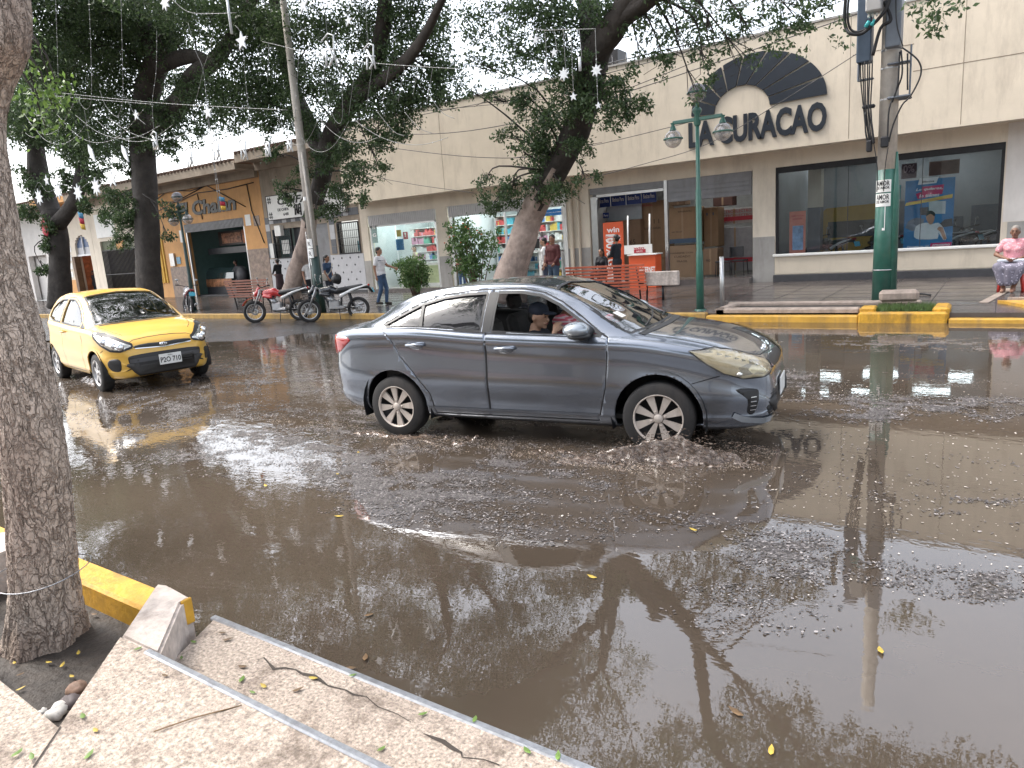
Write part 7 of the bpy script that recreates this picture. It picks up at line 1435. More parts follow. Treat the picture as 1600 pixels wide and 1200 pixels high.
b = MB(); b.bx(-w_, w_, 0, .45, 0, H-.03, .01); b.build('counter_body', M_or, r); b = MB(); b.bx(-w_-.03, w_+.03, -.04, .5, H-.03, H); b.build('counter_top', M_wht, r); tfit('INTERNET', M_wl, -w_*.2, w_*.95, H*.45, H*.62, -.003, r, 'counter_lettering', .002, .02)
s0, s1 = atY(976, 396, 19.9), atY(1019, 381, 19.9); cx_ = (a.x+c.x)/2
for px in (981, 1015): b = MB(); p0 = atY(px, 395, 20.1); p1 = atY(px, 337 if px < 1000 else 334, 20.1); b.tube([(p0.x-cx_, .2, H), (p1.x-cx_, .2, p1.z-.15)], .025, 8); b.build('header_post', M_wht, r)
hs_ = MB(); hs_.bx(s0.x-cx_, s1.x-cx_, -.02, .0, H+.02, s1.z-.15); hp_ = hs_.build('header_sign', M_wht, r); tfit('win', M_redb, s0.x-cx_+.3, s1.x-cx_-.25, H+.16, s1.z-.22, -.023, hp_, 'header_lettering', .002, .03); b = MB(); b.bx(s0.x-cx_+.32, s1.x-cx_-.2, -.03, -.027, H+.04, H+.15); b.build('header_strip', M_redb, hp_); tfit('desde S/ 55', M_wl, s0.x-cx_+.4, s1.x-cx_-.3, H+.065, H+.125, -.031, hp_, 'header_lettering', .001)
# blue hanging banners
M_bb = mat('royal_blue_banner', (.02, .045, .20), .5, var=.05)
for k in range(4):
    a, c = atY(931+k*24, 325-k*2.5, 22.0), atY(953+k*24, 309-k*2.5, 22.0); b = MB(); b.bx(a.x, c.x, 22, 22.02, a.z, c.z+.05); o = b.build('hanging_banner', M_bb); tag(o, 'royal blue hanging banner inside the entrance, ' + ['first from the left', 'second from the left', 'third from the left', 'rightmost of the row'][k], 'banner', 'blue banners hanging inside the entrance'); tfit('Boticas Peru', M_wl, a.x+.06, c.x-.06, a.z+.14, a.z+.27, 21.997, o, 'banner_lettering', .002)
b = MB(); a, c = atY(931, 342, 22.2), atY(951, 332, 22.2); b.bx(a.x, c.x, 22.2, 22.22, a.z, c.z); o = b.build('wall_sign', M_bb); tag(o, 'small navy sign with white lettering above the low red strip in the entrance', 'sign'); tfit('Boticas Peru', M_wl, a.x+.04, c.x-.03, a.z+.05, c.z-.05, 22.197, o, 'sign_lettering', .002)
a, c = atY(931, 424, 22.4), atY(1000, 318, 22.4); mk('partition_glass', mat('pale_partition', (.42, .46, .48), .3, var=.1), S, (a.x, c.x, 22.5, 22.55, .3, c.z)); b = MB(); b.bx(a.x+.05, a.x+.5, 22.45, 22.47, 1.35, 1.55); b.build('red_strip', M_redb, S)
# ---- pharmacy fittings
prod_cols = [(.6, .6, .6), (.5, .08, .08), (.08, .2, .45), (.1, .35, .25), (.6, .45, .1), (.45, .5, .5), (.1, .4, .5), (.62, .62, .6), (.5, .25, .35)]
PM = [mat('pack_%d' % i, c, .45, var=.2, scale=12) for i, c in enumerate(prod_cols)]
def shelf(x0, x1, y, z0, z1, label, rows=6, seed=1, dep=.35, back=None):
    r = empty('display_shelf', ((x0+x1)/2, y, z0), 0, label, 'shelf'); w_ = (x1-x0)/2; H = z1-z0; b = MB(); b.bx(-w_, w_, dep, dep+.02, 0, H); b.bx(-w_-.02, -w_, 0, dep, 0, H); b.bx(w_, w_+.02, 0, dep, 0, H)
    for k in range(rows+1): b.bx(-w_, w_, 0, dep, H*k/rows-.012, H*k/rows+.008)
    b.build('shelf_frame', back or M_wht, r); rs = np.random.RandomState(seed); b = MB()
    for k in range(rows):
        x = -w_+.03; c_ = rs.randint(0, 9)
        while x < w_-.06:
            ww = rs.uniform(.05, .13); hh = rs.uniform(.4, .85)*H/rows
            if rs.rand() < .4: c_ = rs.randint(0, 9)
            b.cur = c_; n_ = rs.randint(1, 4)
            if rs.rand() < .88: b.bx(x+.004, min(x+ww, w_)-.004, .03, .2, H*k/rows+.012, H*k/rows+.012+hh)
            x += ww
    tag(b.build('packages', PM, r, fix=False), kind='stuff'); return r
shelf(-20.9, -19.3, 23.2, .3, 2.6, 'medicine shelf at the left inside the first pharmacy opening', 7, 1); shelf(-19.0, -17.3, 23.6, .3, 2.7, 'pharmacy shelf full of coloured bottles at right of the first opening', 7, 2)
shelf(-16.7, -15.0, 23.6, .3, 2.8, 'pharmacy shelf behind the taller shrub', 7, 3); shelf(-14.9, -13.6, 23.9, .3, 2.8, 'pharmacy shelf behind the leaning trunk', 7, 4); shelf(-13.4, -12.05, 23.4, .3, 2.75, 'white pharmacy shelf of blue and white packs under the blue sign', 8, 5)
r = empty('shop_counter', (-19.3, 22.2, .27), 0, 'white pharmacy counter behind the rounded shrub', 'counter'); mk('counter_body', M_wht, r, (-1.5, 1.6, 0, .5, 0, .95)); mk('counter_front', mat('pale_green_front', (.45, .5, .28), .4), r, (-1.4, 1.5, -.02, -.002, .1, .8))
a, c = atY(819, 436, 20.7), atY(856, 390, 20.7); r = empty('shop_counter', ((a.x+c.x)/2, 20.75, .2), 0, 'glass fronted white counter at the pharmacy door by the man in maroon', 'counter'); w_ = (c.x-a.x)/2+.35
mk('counter_top', M_wht, r, (-w_, w_, -.05, .45, c.z-.25, c.z-.2)); mk('counter_leg', M_wht, r, (-w_, -w_+.08, 0, .4, 0, c.z-.25), (.1, .2, 0, .4, 0, c.z-.25)); mk('glass_front', GL, r, (-w_+.08, .1, .02, .03, .05, c.z-.27)); shelf((a.x+c.x)/2-w_+.1, (a.x+c.x)/2+w_, 20.95, .25, c.z-.1, 'low shelf of bottles inside the glass fronted counter', 4, 7, .2)
a = atY(831, 382, 20.75); b = MB(); b.box((0, 0, .22), (.5, .03, .32), None, .01); b.tube([(0, .03, .1), (0, .05, 0)], .03, 6); b.box((0, .05, .01), (.2, .15, .02)); o = b.build('computer_monitor', M_black); o.location = (a.x, 20.85, c.z-.0); tag(o, 'black computer monitor on the glass fronted pharmacy counter', 'monitor')
a, c = atY(838, 339, 21.9), atY(882, 325, 21.9); b = MB(); b.bx(a.x, c.x, 21.9, 21.95, a.z, c.z); o = b.build('pharmacy_sign', mat('bright_blue_sign', (.02, .17, .50), .4)); tag(o, 'bright blue doctor sign over the white pharmacy shelf', 'sign'); tfit('DOCTORS', M_wl, a.x+.35, c.x-.1, a.z+.12, c.z-.12, 21.897, o, 'sign_lettering', .002, .02)
def poster(px0, px1, py0, py1, y, m, label, name='poster', words=()):
    a, c = atY(px0, py1, y), atY(px1, py0, y); b = MB(); b.bx(a.x, c.x, y, y+.012, a.z, c.z); o = b.build(name, m); tag(o, label, 'poster')
    for (s_, fx0, fx1, fz0, fz1, mm) in words: tfit(s_, mm, a.x+(c.x-a.x)*fx0, a.x+(c.x-a.x)*fx1, a.z+(c.z-a.z)*fz0, a.z+(c.z-a.z)*fz1, y-.003, o, 'poster_lettering', .0015, .015)
    return o, a, c
poster(630.5, 636.5, 362, 374, 21.5, M_redb, 'red fire equipment sign in the first pharmacy opening', words=[('!', .35, .65, .35, .9, M_wl)]); poster(620, 630, 373, 391, 21.5, mat('blue_notice_paper', (.05, .2, .42), .5, var=.3, scale=20), 'blue notice sheets in the first pharmacy opening'); poster(620, 626, 359, 370, 21.5, mat('mustard_paper', (.5, .36, .1), .5), 'mustard yellow sheet above the blue notices'); poster(582, 588, 352, 380, 21.04, mat('green_letter_strip', (.25, .35, .33), .5, var=.5, scale=30), 'narrow lettered strip at the left pharmacy door edge', words=[('S', .2, .8, .8, .97, M_wl), ('G', .2, .8, .35, .55, M_wl)])
# ---- showroom window
poster(1233, 1259, 329, 397, 21.35, mat('salmon_poster', (.65, .20, .14), .5, var=.15, scale=3), 'salmon pink phone poster at the left of the showroom window', words=[('CAMBIA TU EQUIPO', .1, .9, .87, .91, M_redb), ('DESDE HOY', .2, .8, .80, .84, M_redb)])
o, a, c = poster(1238, 1255, 352, 391, 21.33, mat('phone_screen', (.22, .35, .55), .3, var=.7, scale=4), 'blue smartphone picture on the salmon poster')
o, a, c = poster(1411, 1493, 276, 389, 21.3, mat('blue_poster', (.025, .17, .36), .45, var=.25, scale=.9), 'large blue loan poster with a man in a white shirt in the showroom window')
def pp(px, py): q = atY(px, py, 21.3); return (q.x, q.z)
def flat(name, pts, d, m): b = MB(); b.prism([pp(*q) for q in pts], 21.3-d, 21.3-d+.002); x = b.build(name, m, o); return x
M_mag = mat('magenta_print', (.55, .02, .12), .5); M_ylp = mat('yellow_print', (.70, .50, .10), .5); M_shirt = mat('printed_shirt', (.62, .62, .60), .6, var=.1, scale=3); M_face = mat('printed_skin', (.45, .24, .15), .6); M_fridge = mat('printed_fridge', (.50, .52, .50), .5)
flat('poster_print', [(1437, 279), (1467, 276), (1463, 286), (1434, 289)], .003, M_wht); flat('poster_print', [(1441, 292), (1475, 288), (1474, 296), (1472, 303), (1434, 311), (1431, 303), (1440, 300)], .003, M_mag); flat('poster_print', [(1416, 317), (1489, 303), (1488, 309), (1414, 322)], .005, M_ylp)
flat('poster_print', [(1451, 314), (1478, 314), (1477, 334), (1452, 334)], .003, M_fridge); flat('poster_print', [(1437, 325), (1451, 323), (1451, 336), (1438, 336)], .003, M_plinth)
flat('poster_print', [(1414, 356), (1420, 345), (1432, 340), (1444, 342), (1442, 354), (1426, 361)], .003, M_box); flat('poster_print', [(1468, 350), (1476, 343), (1488, 341), (1489, 353), (1474, 355)], .003, M_plinth)
flat('poster_figure', smoothpoly([(1436, 374), (1428, 370), (1431, 354), (1441, 349), (1450, 348), (1457, 350), (1466, 348), (1474, 356), (1479, 372), (1474, 375), (1466, 363), (1465, 373), (1439, 374)], 2), .005, M_shirt); flat('poster_figure', smoothpoly([(1447, 336), (1454, 331), (1460, 336), (1459, 346), (1454, 351), (1449, 346)], 3), .007, M_face); flat('poster_figure', smoothpoly([(1447, 338), (1448, 331), (1455, 329), (1461, 333), (1460, 338), (1454, 334)], 3), .009, M_black); flat('poster_figure', [(1473, 355), (1479, 373), (1475, 375), (1469, 362), (1464, 358), (1467, 354)], .007, M_face)
def ptx(s, px0, px1, py0, py1, m, d, sh=.25):
    q0, q1 = pp(px0, py1), pp(px1, py0); t = tfit(s, m, q0[0], q1[0], q0[1], q1[1], 21.3-d, o, 'poster_lettering', .001, .02, sh)
ptx('Lo quieres,', 1431, 1473, 291, 300, M_wl, .007); ptx('lo tienes', 1436, 1468, 301, 309, M_wl, .007); ptx('con nuestro prestamo para efectivo', 1419, 1486, 309, 316, M_mag, .009, 0); ptx('Efectiva', 1441, 1460, 281, 286, M_ink, .006); ptx('Tenemos el', 1417, 1451, 383, 387, M_wl, .007); flat('poster_print', [(1454, 380), (1487, 378), (1486, 387), (1453, 388)], .004, M_mag); ptx('prestamo', 1456, 1484, 380, 386, M_wl, .007)
poster(1408, 1433, 254, 280, 21.9, mat('plum_poster', (.11, .06, .08), .5), 'plum coloured zero percent poster above the blue loan poster', words=[('0%', .12, .85, .4, .9, mat('pink_lettering', (.4, .28, .3), .5))]); poster(1391, 1408, 289, 312, 21.9, mat('teal_beach_poster', (.03, .32, .36), .45, var=.4, scale=1.2), 'turquoise poster between the utility pole and the loan poster'); poster(1451, 1500, 248, 275, 24.5, mat('rust_poster', (.18, .09, .075), .5, var=.4, scale=2), 'rust coloured wall poster deep inside the showroom')
def pillar(px0, px1, py0, py1, y, m, label): a, c = atY(px0, py1, y), atY(px1, py0, y); r = empty('showroom_pillar', ((a.x+c.x)/2, y, .28), 0, label, 'pillar'); w_ = (c.x-a.x)/2; mk('upper_shaft', M_cream2, r, (-w_, w_, 0, .4, a.z-.28, 3.3)); mk('lower_shaft', M_box, r, (-w_, w_, -.01, .41, 0, a.z-.28))
pillar(1262, 1283, 270, 325, 22.3, 0, 'pale square pillar behind the salmon poster in the showroom')
r = empty('mototaxi', (atY(1330, 380, 23.2).x, 23.2, .28), 0, 'yellow canopied three wheeled mototaxi shown inside the showroom', 'mototaxi')
M_yt = mat('yellow_tarp', (.50, .30, .04), .5, var=.1); b = MB(); b.prism([(-.95, .8), (-.95, 1.6), (-.7, 1.82), (.6, 1.86), (1.0, 1.7), (1.0, .9), (.2, .55), (-.7, .5)], 0, 1.1); b.build('canopy', M_yt, r); b = MB(); b.bx(-.65, .7, -.01, -.004, .95, 1.42); b.build('side_window', M_plinth, r); b = MB(); b.bx(-.9, .9, .1, 1.0, .25, .5, .05); b.build('chassis', M_dark, r)
for x in (-.6, .6): b = MB(); b.lathe((x, -.05, .25), [(.1, 0), (.25, 0), (.25, .1), (.1, .1)], 'Y', 18); b.build('wheel', M_rub, r)
MOTO0 = [x for x in bpy.data.objects if x.name == 'motorcycle'][0]; MB1 = bpy.data.objects.get('motorcycle.001')
for k, (px, y, a_, lab) in enumerate([(1320, 22.3, 2.5, 'dark motorcycle in the showroom just left of the utility pole'), (1395, 22.6, 2.3, 'dark motorcycle in the showroom behind the turquoise poster'), (1505, 22.5, 2.6, 'dark motorcycle in the showroom right of the loan poster'), (1545, 22.8, 2.2, 'rightmost dark motorcycle inside the showroom window')]):
    o_ = copy_tree(MB1); o_.location = (atY(px, 400, y).x, y, .3); o_.rotation_euler = (0, 0, a_); tag(o_, lab, 'motorcycle', 'motorcycles displayed in the showroom')
b = MB()
for i in range(5): b.bx(-5.2+i*1.1, -4.3+i*1.1, 27, 27.4, .3, 1.6+.3*(i % 3))
tag(b.build('stock_rack', M_box), 'dim grey stock racks at the back of the showroom', 'rack')
# ---- snack bar counter
r = empty('food_display', (atY(338, 440, 21.9).x, 21.9, .2), 0, 'curved glass food display with printed food pictures in the orange shop', 'display case'); mk('case_base', M_plinth, r, (-1.6, 1.6, 0, .6, 0, .35)); mk('food_pictures', mat('food_print', (.35, .16, .08), .5, var=.9, scale=4), r, (-1.35, 1.35, -.02, -.002, .36, .75)); b = MB(); b.prism([(.0, .75), (.6, .75), (.6, 1.35), (.25, 1.3), (.05, 1.05)], -1.5, 1.5, 'X'); b.build('curved_glass', mat('dark_curved_glass', (.03, .05, .05), .1, coat=1.), r); b = MB(); b.lathe((1.75, .1, .85), [(.001, 0), (.5, 0), (.5, .3), (.001, .3)], 'Y', 24); b.build('round_end', M_plinth, r)
# ================================================================ WIRES, GARLANDS
def wire(pts, Y, r, label, m=M_wire, k=6):
    b = MB(); O, _ = catm([atY(x, y, Y if not hasattr(Y, '__len__') else Y[i]) for i, (x, y) in enumerate(pts)], [1]*len(pts), k); b.tube(O, r, 5); return tag(b.build('overhead_wire', m), label, 'wire', 'overhead wires along the store front')
Wr = [([(400, 245), (560, 200), (800, 152), (905, 126), (1055, 86), (1200, 40), (1345, -15)], 17), ([(560, 105), (648, 90), (800, 56), (1000, 5), (1150, -40)], 16.5), ([(500, 165), (610, 150), (800, 100), (950, 65), (1100, 25), (1250, -20)], 16.8), ([(470, 178), (565, 205), (680, 209), (800, 193), (960, 150), (1200, 70), (1345, 20)], 17.2), ([(505, 200), (580, 225), (700, 242), (800, 247), (880, 240)], 17.4),
      ([(520, 232), (570, 270), (640, 287), (745, 302)], 18), ([(903, 283), (1000, 258), (1110, 223), (1235, 150), (1345, 80)], 18.5), ([(800, 247), (900, 233), (1050, 198), (1110, 180)], 18), ([(880, 178), (975, 141), (1095, 93), (1250, 30), (1340, -10)], 17.3), ([(500, 190), (700, 170), (870, 152), (930, 128)], 17)]
for k, (P, Y) in enumerate(Wr): wire(P, Y, .011 if k in (3, 4) else .009, 'thin dark overhead wire sagging along the store front')
M_gar = mat('garland_wire', (.22, .22, .21), .5, var=.1); M_orn = mat('white_ornament', (.55, .57, .58), .35, var=.1, scale=20)
def star(mb, c, r, n=5, inner=.42, rot=0, d=.02):
    P = [(c[0]+(r if i % 2 == 0 else r*inner)*math.sin(rot+math.pi*i/n), c[2]+(r if i % 2 == 0 else r*inner)*math.cos(rot+math.pi*i/n)) for i in range(2*n)]; mb.prism(P, c[1]-d/2, c[1]+d/2)
def fig(mb, c, h):   # openwork light figure: outline of a lantern
    x, y, z = c; w_ = h*.3
    mb.tube([(x-w_, y, z+h*.35), (x, y, z+h*.5), (x+w_*.8, y, z+h*.4), (x+w_*.6, y, z-.0), (x+w_*.8, y, z-h*.45)], .012, 5); mb.tube([(x-w_*.7, y, z-h*.4), (x-w_*.5, y, z)], .014, 5); mb.tube([(x-w_, y, z+h*.1), (x+w_*.9, y, z)], .013, 5); mb.tube([(x-w_*.4, y, z+h*.3), (x+w_*.5, y, z-h*.2), (x-w_*.2, y, z-h*.4)], .018, 5)
def garland(lines, orns, Y, label, group='white light garlands strung over the street', r=.004):
    """lines: px polylines; orns: (px, py, size_px, kind)"""
    p0 = atY(*lines[0][0], Y); root = empty('light_garland', tuple(p0), 0, label, 'garland', group)
    b = MB(); bulbs = MB()
    for L_ in lines:
        O, _ = catm([atY(x, y, Y)-p0 for x, y in L_], [1]*len(L_), 6); b.tube(O, r, 4); acc = 0
        for a, c in zip(O[:-1], O[1:]):
            seg = (c-a).length; t = 0
            while acc+seg-t > .16: t += .16-acc if acc else .16; acc = 0; q = a.lerp(c, min(1, t/seg)); b.cur = 1; b.box(q, (.009, .009, .014)); b.cur = 0; 
            acc = seg-t if seg > t else 0
            if acc < 0: acc = 0
    b.build('cord', [M_gar, M_orn], root, fix=False)
    dpt = (atY(lines[0][0][0]+10, lines[0][0][1], Y)-p0).length/10
    for (x, y, s_, k) in orns:
        c = atY(x, y, Y)-p0; R = s_*dpt; o_ = MB()
        if k == 'star': star(o_, c, R, 5)
        elif k == 'flake': star(o_, c, R, 8, .5)
        elif k == 'fig': fig(o_, c, R*2)
        elif k == 'leaf': o_.prism([(c.x-R*.4, c.z+R), (c.x+R*.3, c.z+R*.4), (c.x+R*.5, c.z-R*.5), (c.x+R*.6, c.z-R), (c.x-R*.2, c.z-R*.4), (c.x-R*.5, c.z+R*.3)], c.y-.01, c.y+.01)
        elif k == 'tube': o_.tube([c+Vector((0, 0, R)), c-Vector((0, 0, R))], .02, 6)
        o_.build('ornament', M_orn, root)
def cat2(x0, y0, x1, y1, d): return [(x0, y0), ((x0*3+x1)/4, (y0*3+y1)/4+d*.75), ((x0+x1)/2, (y0+y1)/2+d), ((x0+x1*3)/4, (y0+y1*3)/4+d*.75), (x1, y1)]
garland([[(36, 138), (120, 148), (240, 160), (330, 166), (450, 172)], [(36, 146), (120, 153), (240, 163)]], [], 7.5, 'two long pale cords running from the near trunk across the left crown')
garland([[(87, 0), (89, 60), (91, 125)]], [], 7.5, 'leftmost straight hanging light string'); garland([[(139, 0), (142, 80), (143, 150), (137, 170), (128, 165), (115, 140), (112, 130)], [(132, 172), (138, 210), (142, 233)]], [(143, 240, 8, 'leaf')], 7.5, 'looped light string ending in a leaf shaped ornament, left one of the pair')
garland([[(189, 0), (191, 80), (192, 150), (186, 178), (178, 180), (165, 165), (156, 142)], [(185, 180), (190, 212), (193, 233)]], [(195, 240, 8, 'leaf')], 7.5, 'looped light string ending in a jagged ornament, right one of the pair')
garland([[(245, 48), (244, 110), (238, 160), (241, 212)], [(197, 150), (210, 178), (228, 195)]], [(242, 221, 9, 'fig'), (213, 180, 5, 'star')], 7.5, 'light string with small star and upright figure before the thick dark trunk')
garland([[(294, 36), (306, 80), (317, 108), (324, 165), (331, 230), (340, 305), (345, 332)], [(334, 52), (327, 80), (317, 108)], [(317, 112), (308, 150), (303, 168)], [(325, 185), (336, 260), (346, 318)]], [(325, 175, 7, 'star')], 7.5, 'Y shaped double light string hanging down to the small flag')
for k, L_ in enumerate([[(40, 155, 92, 128, 38)], [(38, 178, 120, 150, 45)], [(45, 190, 150, 168, 46)], [(90, 180, 225, 170, 48), (118, 180, 250, 196, 28)], [(146, 183, 270, 195, 32), (170, 185, 300, 205, 22)], [(40, 208, 70, 200, 10), (80, 128, 112, 145, 26)]]): garland([cat2(*q) for q in L_], [], 7.5, 'crossing net of thin light strings at the left crown')
garland([[(270, 0), (300, 20), (370, 20)], [(368, 40), (378, 60), (385, 140), (397, 243)]], [(378, 64, 8, 'star')], 7.6, 'long light string with star left of the concrete pole'); garland([[(354, 0), (356, 5)]], [(358, 22, 18, 'tube'), (258, 3, 9, 'flake')], 7.6, 'short cord with a thick white icicle tube at the top edge')
garland([[(50, 310), (60, 285), (75, 300), (98, 288), (122, 296), (140, 285), (170, 280)], [(61, 290), (61, 302)], [(91, 280), (91, 292)], [(122, 285), (122, 295)]], [(61, 308, 6, 'flake'), (91, 298, 6, 'flake'), (122, 301, 6, 'flake'), (150, 292, 6, 'flake'), (175, 279, 6, 'star'), (73, 282, 4, 'star')], 9.5, 'scalloped string with white snowflakes low at the left')
garland([[(410, 65), (440, 72), (505, 88), (600, 100), (725, 108)]], [], 8, 'carrying cord stretched below the concrete pole top')
drops = [(420, 68, 418, 130), (467, 80, 461, 185), (530, 92, 533, 185), (556, 96, 545, 180), (582, 100, 572, 172), (608, 103, 597, 165), (632, 105, 622, 160), (653, 107, 645, 150), (676, 107, 667, 160)]
garland([[(505, 90), (510, 140), (520, 180), (530, 193), (535, 180), (534, 130), (530, 92)]], [], 8, 'U shaped loop of lights under the carrying cord')
for a_, c_, d_, e_ in drops[:2]+drops[3:]: garland([[(a_, c_), ((a_+d_)/2, (c_+e_)/2), (d_, e_)]], [], 8, 'straight light drop hanging from the carrying cord')
garland([cat2(408, 200, 455, 205, 20), cat2(434, 184, 500, 180, 45)], [(418, 234, 8, 'fig'), (452, 226, 8, 'fig')], 8, 'sagging strings with two lantern figures over the sign'); garland([cat2(455, 185, 545, 190, 50), cat2(498, 185, 590, 215, 20), cat2(550, 185, 700, 215, 24)], [], 8, 'wide sagging strings before the fringe of the middle crown'); garland([[(590, 175), (615, 205), (632, 212)], [(632, 175), (655, 200), (675, 208)], [(672, 150), (690, 175), (710, 185)]], [], 8, 'faint diagonal strings against the cream wall')
garland([[(507, 0), (509, 30), (512, 65)]], [(515, 80, 18, 'fig')], 8, 'light string with large white openwork figure, left of two'); garland([[(571, 0), (573, 40), (576, 76)]], [(578, 90, 15, 'fig')], 8, 'light string with large white openwork figure, right of two'); garland([[(543, 0), (544, 25)]], [(545, 32, 6, 'star')], 8, 'short string with small white star'); garland([[(473, -10), (474, 0)]], [(474, 8, 8, 'star')], 8, 'bright white star at the top edge')
garland([cat2(268, 205, 330, 200, 25), cat2(330, 205, 400, 205, 25)], [(296, 247, 9, 'fig'), (338, 236, 9, 'fig'), (380, 235, 9, 'fig')], 8.5, 'sagging string with three lantern figures in front of the tiled eaves')
garland([[(818, 40), (850, 47), (880, 46), (893, 46), (931, 45)]], [], 8.5, 'scalloped carrying cord before the big leaning trunk')
for (x, y0, y1, orn) in [(837, 45, 58, [(837, 62, 6, 'star')]), (851, 47, 100, [(853, 106, 8, 'tube')]), (866, 45, 78, [(866, 82, 6, 'star')]), (880, 47, 110, [(881, 116, 9, 'flake')]), (892, 46, 146, [(896, 151, 6, 'star')]), (905, 46, 90, [(906, 100, 9, 'tube')]), (930, 46, 160, [(932, 110, 9, 'flake'), (935, 165, 5, 'star')])]: garland([[(x, y0), (x+2, (y0+y1)/2), (x+4, y1)]], orn, 8.5, 'light drop with %s, %s px from the left in the row before the big leaning trunk' % ('white tube' if orn[0][3] == 'tube' else ('star' if orn[0][3] == 'star' else 'snowflake'), '')[:90].replace(' px', '') if 0 else {837: 'first light drop with a star in the row before the leaning trunk', 851: 'second light drop with a white tube before the leaning trunk', 866: 'third light drop with a star before the leaning trunk', 880: 'fourth light drop with a big snowflake before the leaning trunk', 892: 'fifth long light drop with a low star before the leaning trunk', 905: 'sixth light drop with a white tube before the leaning trunk', 930: 'last light drop with snowflake and tiny star on the leaning trunk'}[x])
garland([[(1060, -5), (1100, 15), (1140, 12), (1200, 5), (1330, -10)], [(1085, -5), (1130, 8), (1180, -2)]], [], 10, 'white cord crossing the crown at the top right')
def flag(px, py, Y, s_, label):
    p0 = atY(px, py, Y); r = empty('small_flag', tuple(p0), 0, label, 'flag')
    for k, c_ in enumerate([(.06, .20, .33), (.33, .02, .04), (.5, .32, .05)]):
        b = MB(); z0, z1 = -s_*k/3*1.6, -s_*(k+1)/3*1.6; n = 6; V = []
        for i in range(n+1):
            x = s_*.75*i/n; V += [(x, .04*math.sin(i*1.3), z0-.25*x), (x, .04*math.sin(i*1.3+.4), z1-.25*x)]
        b.add(V, [(2*i, 2*i+1, 2*i+3, 2*i+2) for i in range(n)], True); o_ = b.build(['blue_stripe', 'red_stripe', 'yellow_stripe'][k], cl(c_), r); o_.modifiers.new('t', 'SOLIDIFY').thickness = .004
flag(342, 307, 9, .16, 'small blue red and yellow pennant over the snack bar lettering'); flag(121, 331, 12, .34, 'blue red and yellow flag hanging by the arched doorway'); 
b = MB(); b.ell((0, 0, 0), (.3, .05, .4), None, 10, 8); o_ = b.build('red_lantern', M_redb); o_.location = atY(70, 356, 14.5); tag(o_, 'small red hanging decoration beside the farthest left trunk', 'decoration')
# ================================================================ SPLASHES
M_spl = bpy.data.materials.new('muddy_splash'); M_spl.use_nodes = True; _n = M_spl.node_tree; _p = _n.nodes['Principled BSDF']; _t = _n.nodes.new('ShaderNodeTexCoord'); _z = _n.nodes.new('ShaderNodeTexNoise'); _z.inputs['Scale'].default_value = 38; _z.inputs['Detail'].default_value = 8; _z.inputs['Roughness'].default_value = .75; _mp = _n.nodes.new('ShaderNodeMapping'); _mp.inputs['Scale'].default_value = (.5, 1, 1)
_n.links.new(_t.outputs['Object'], _mp.inputs[0]); _n.links.new(_mp.outputs[0], _z.inputs[0]); _c = _n.nodes.new('ShaderNodeValToRGB'); _n.links.new(_z.outputs[0], _c.inputs[0]); _c.color_ramp.elements[0].color = (.12, .085, .065, 1); _c.color_ramp.elements[0].position = .5; _c.color_ramp.elements[1].color = (.50, .44, .385, 1); _c.color_ramp.elements[1].position = .8
_n.links.new(_c.outputs[0], _p.inputs['Base Color']); _a = _n.nodes.new('ShaderNodeTexNoise'); _a.inputs['Scale'].default_value = 55; _a.inputs['Detail'].default_value = 4; _ap = _n.nodes.new('ShaderNodeMapping'); _ap.inputs['Scale'].default_value = (.45, .9, 1.2); _n.links.new(_t.outputs['Object'], _ap.inputs[0]); _n.links.new(_ap.outputs[0], _a.inputs[0]); _ar = _n.nodes.new('ShaderNodeMapRange'); _ar.inputs[1].default_value = .40; _ar.inputs[2].default_value = .58; _ar.inputs[3].default_value = .4; _ar.inputs[4].default_value = .95; _n.links.new(_a.outputs[0], _ar.inputs[0]); _n.links.new(_ar.outputs[0], _p.inputs['Alpha'])
_p.inputs['Roughness'].default_value = .18; _p.inputs['Specular IOR Level'].default_value = .6
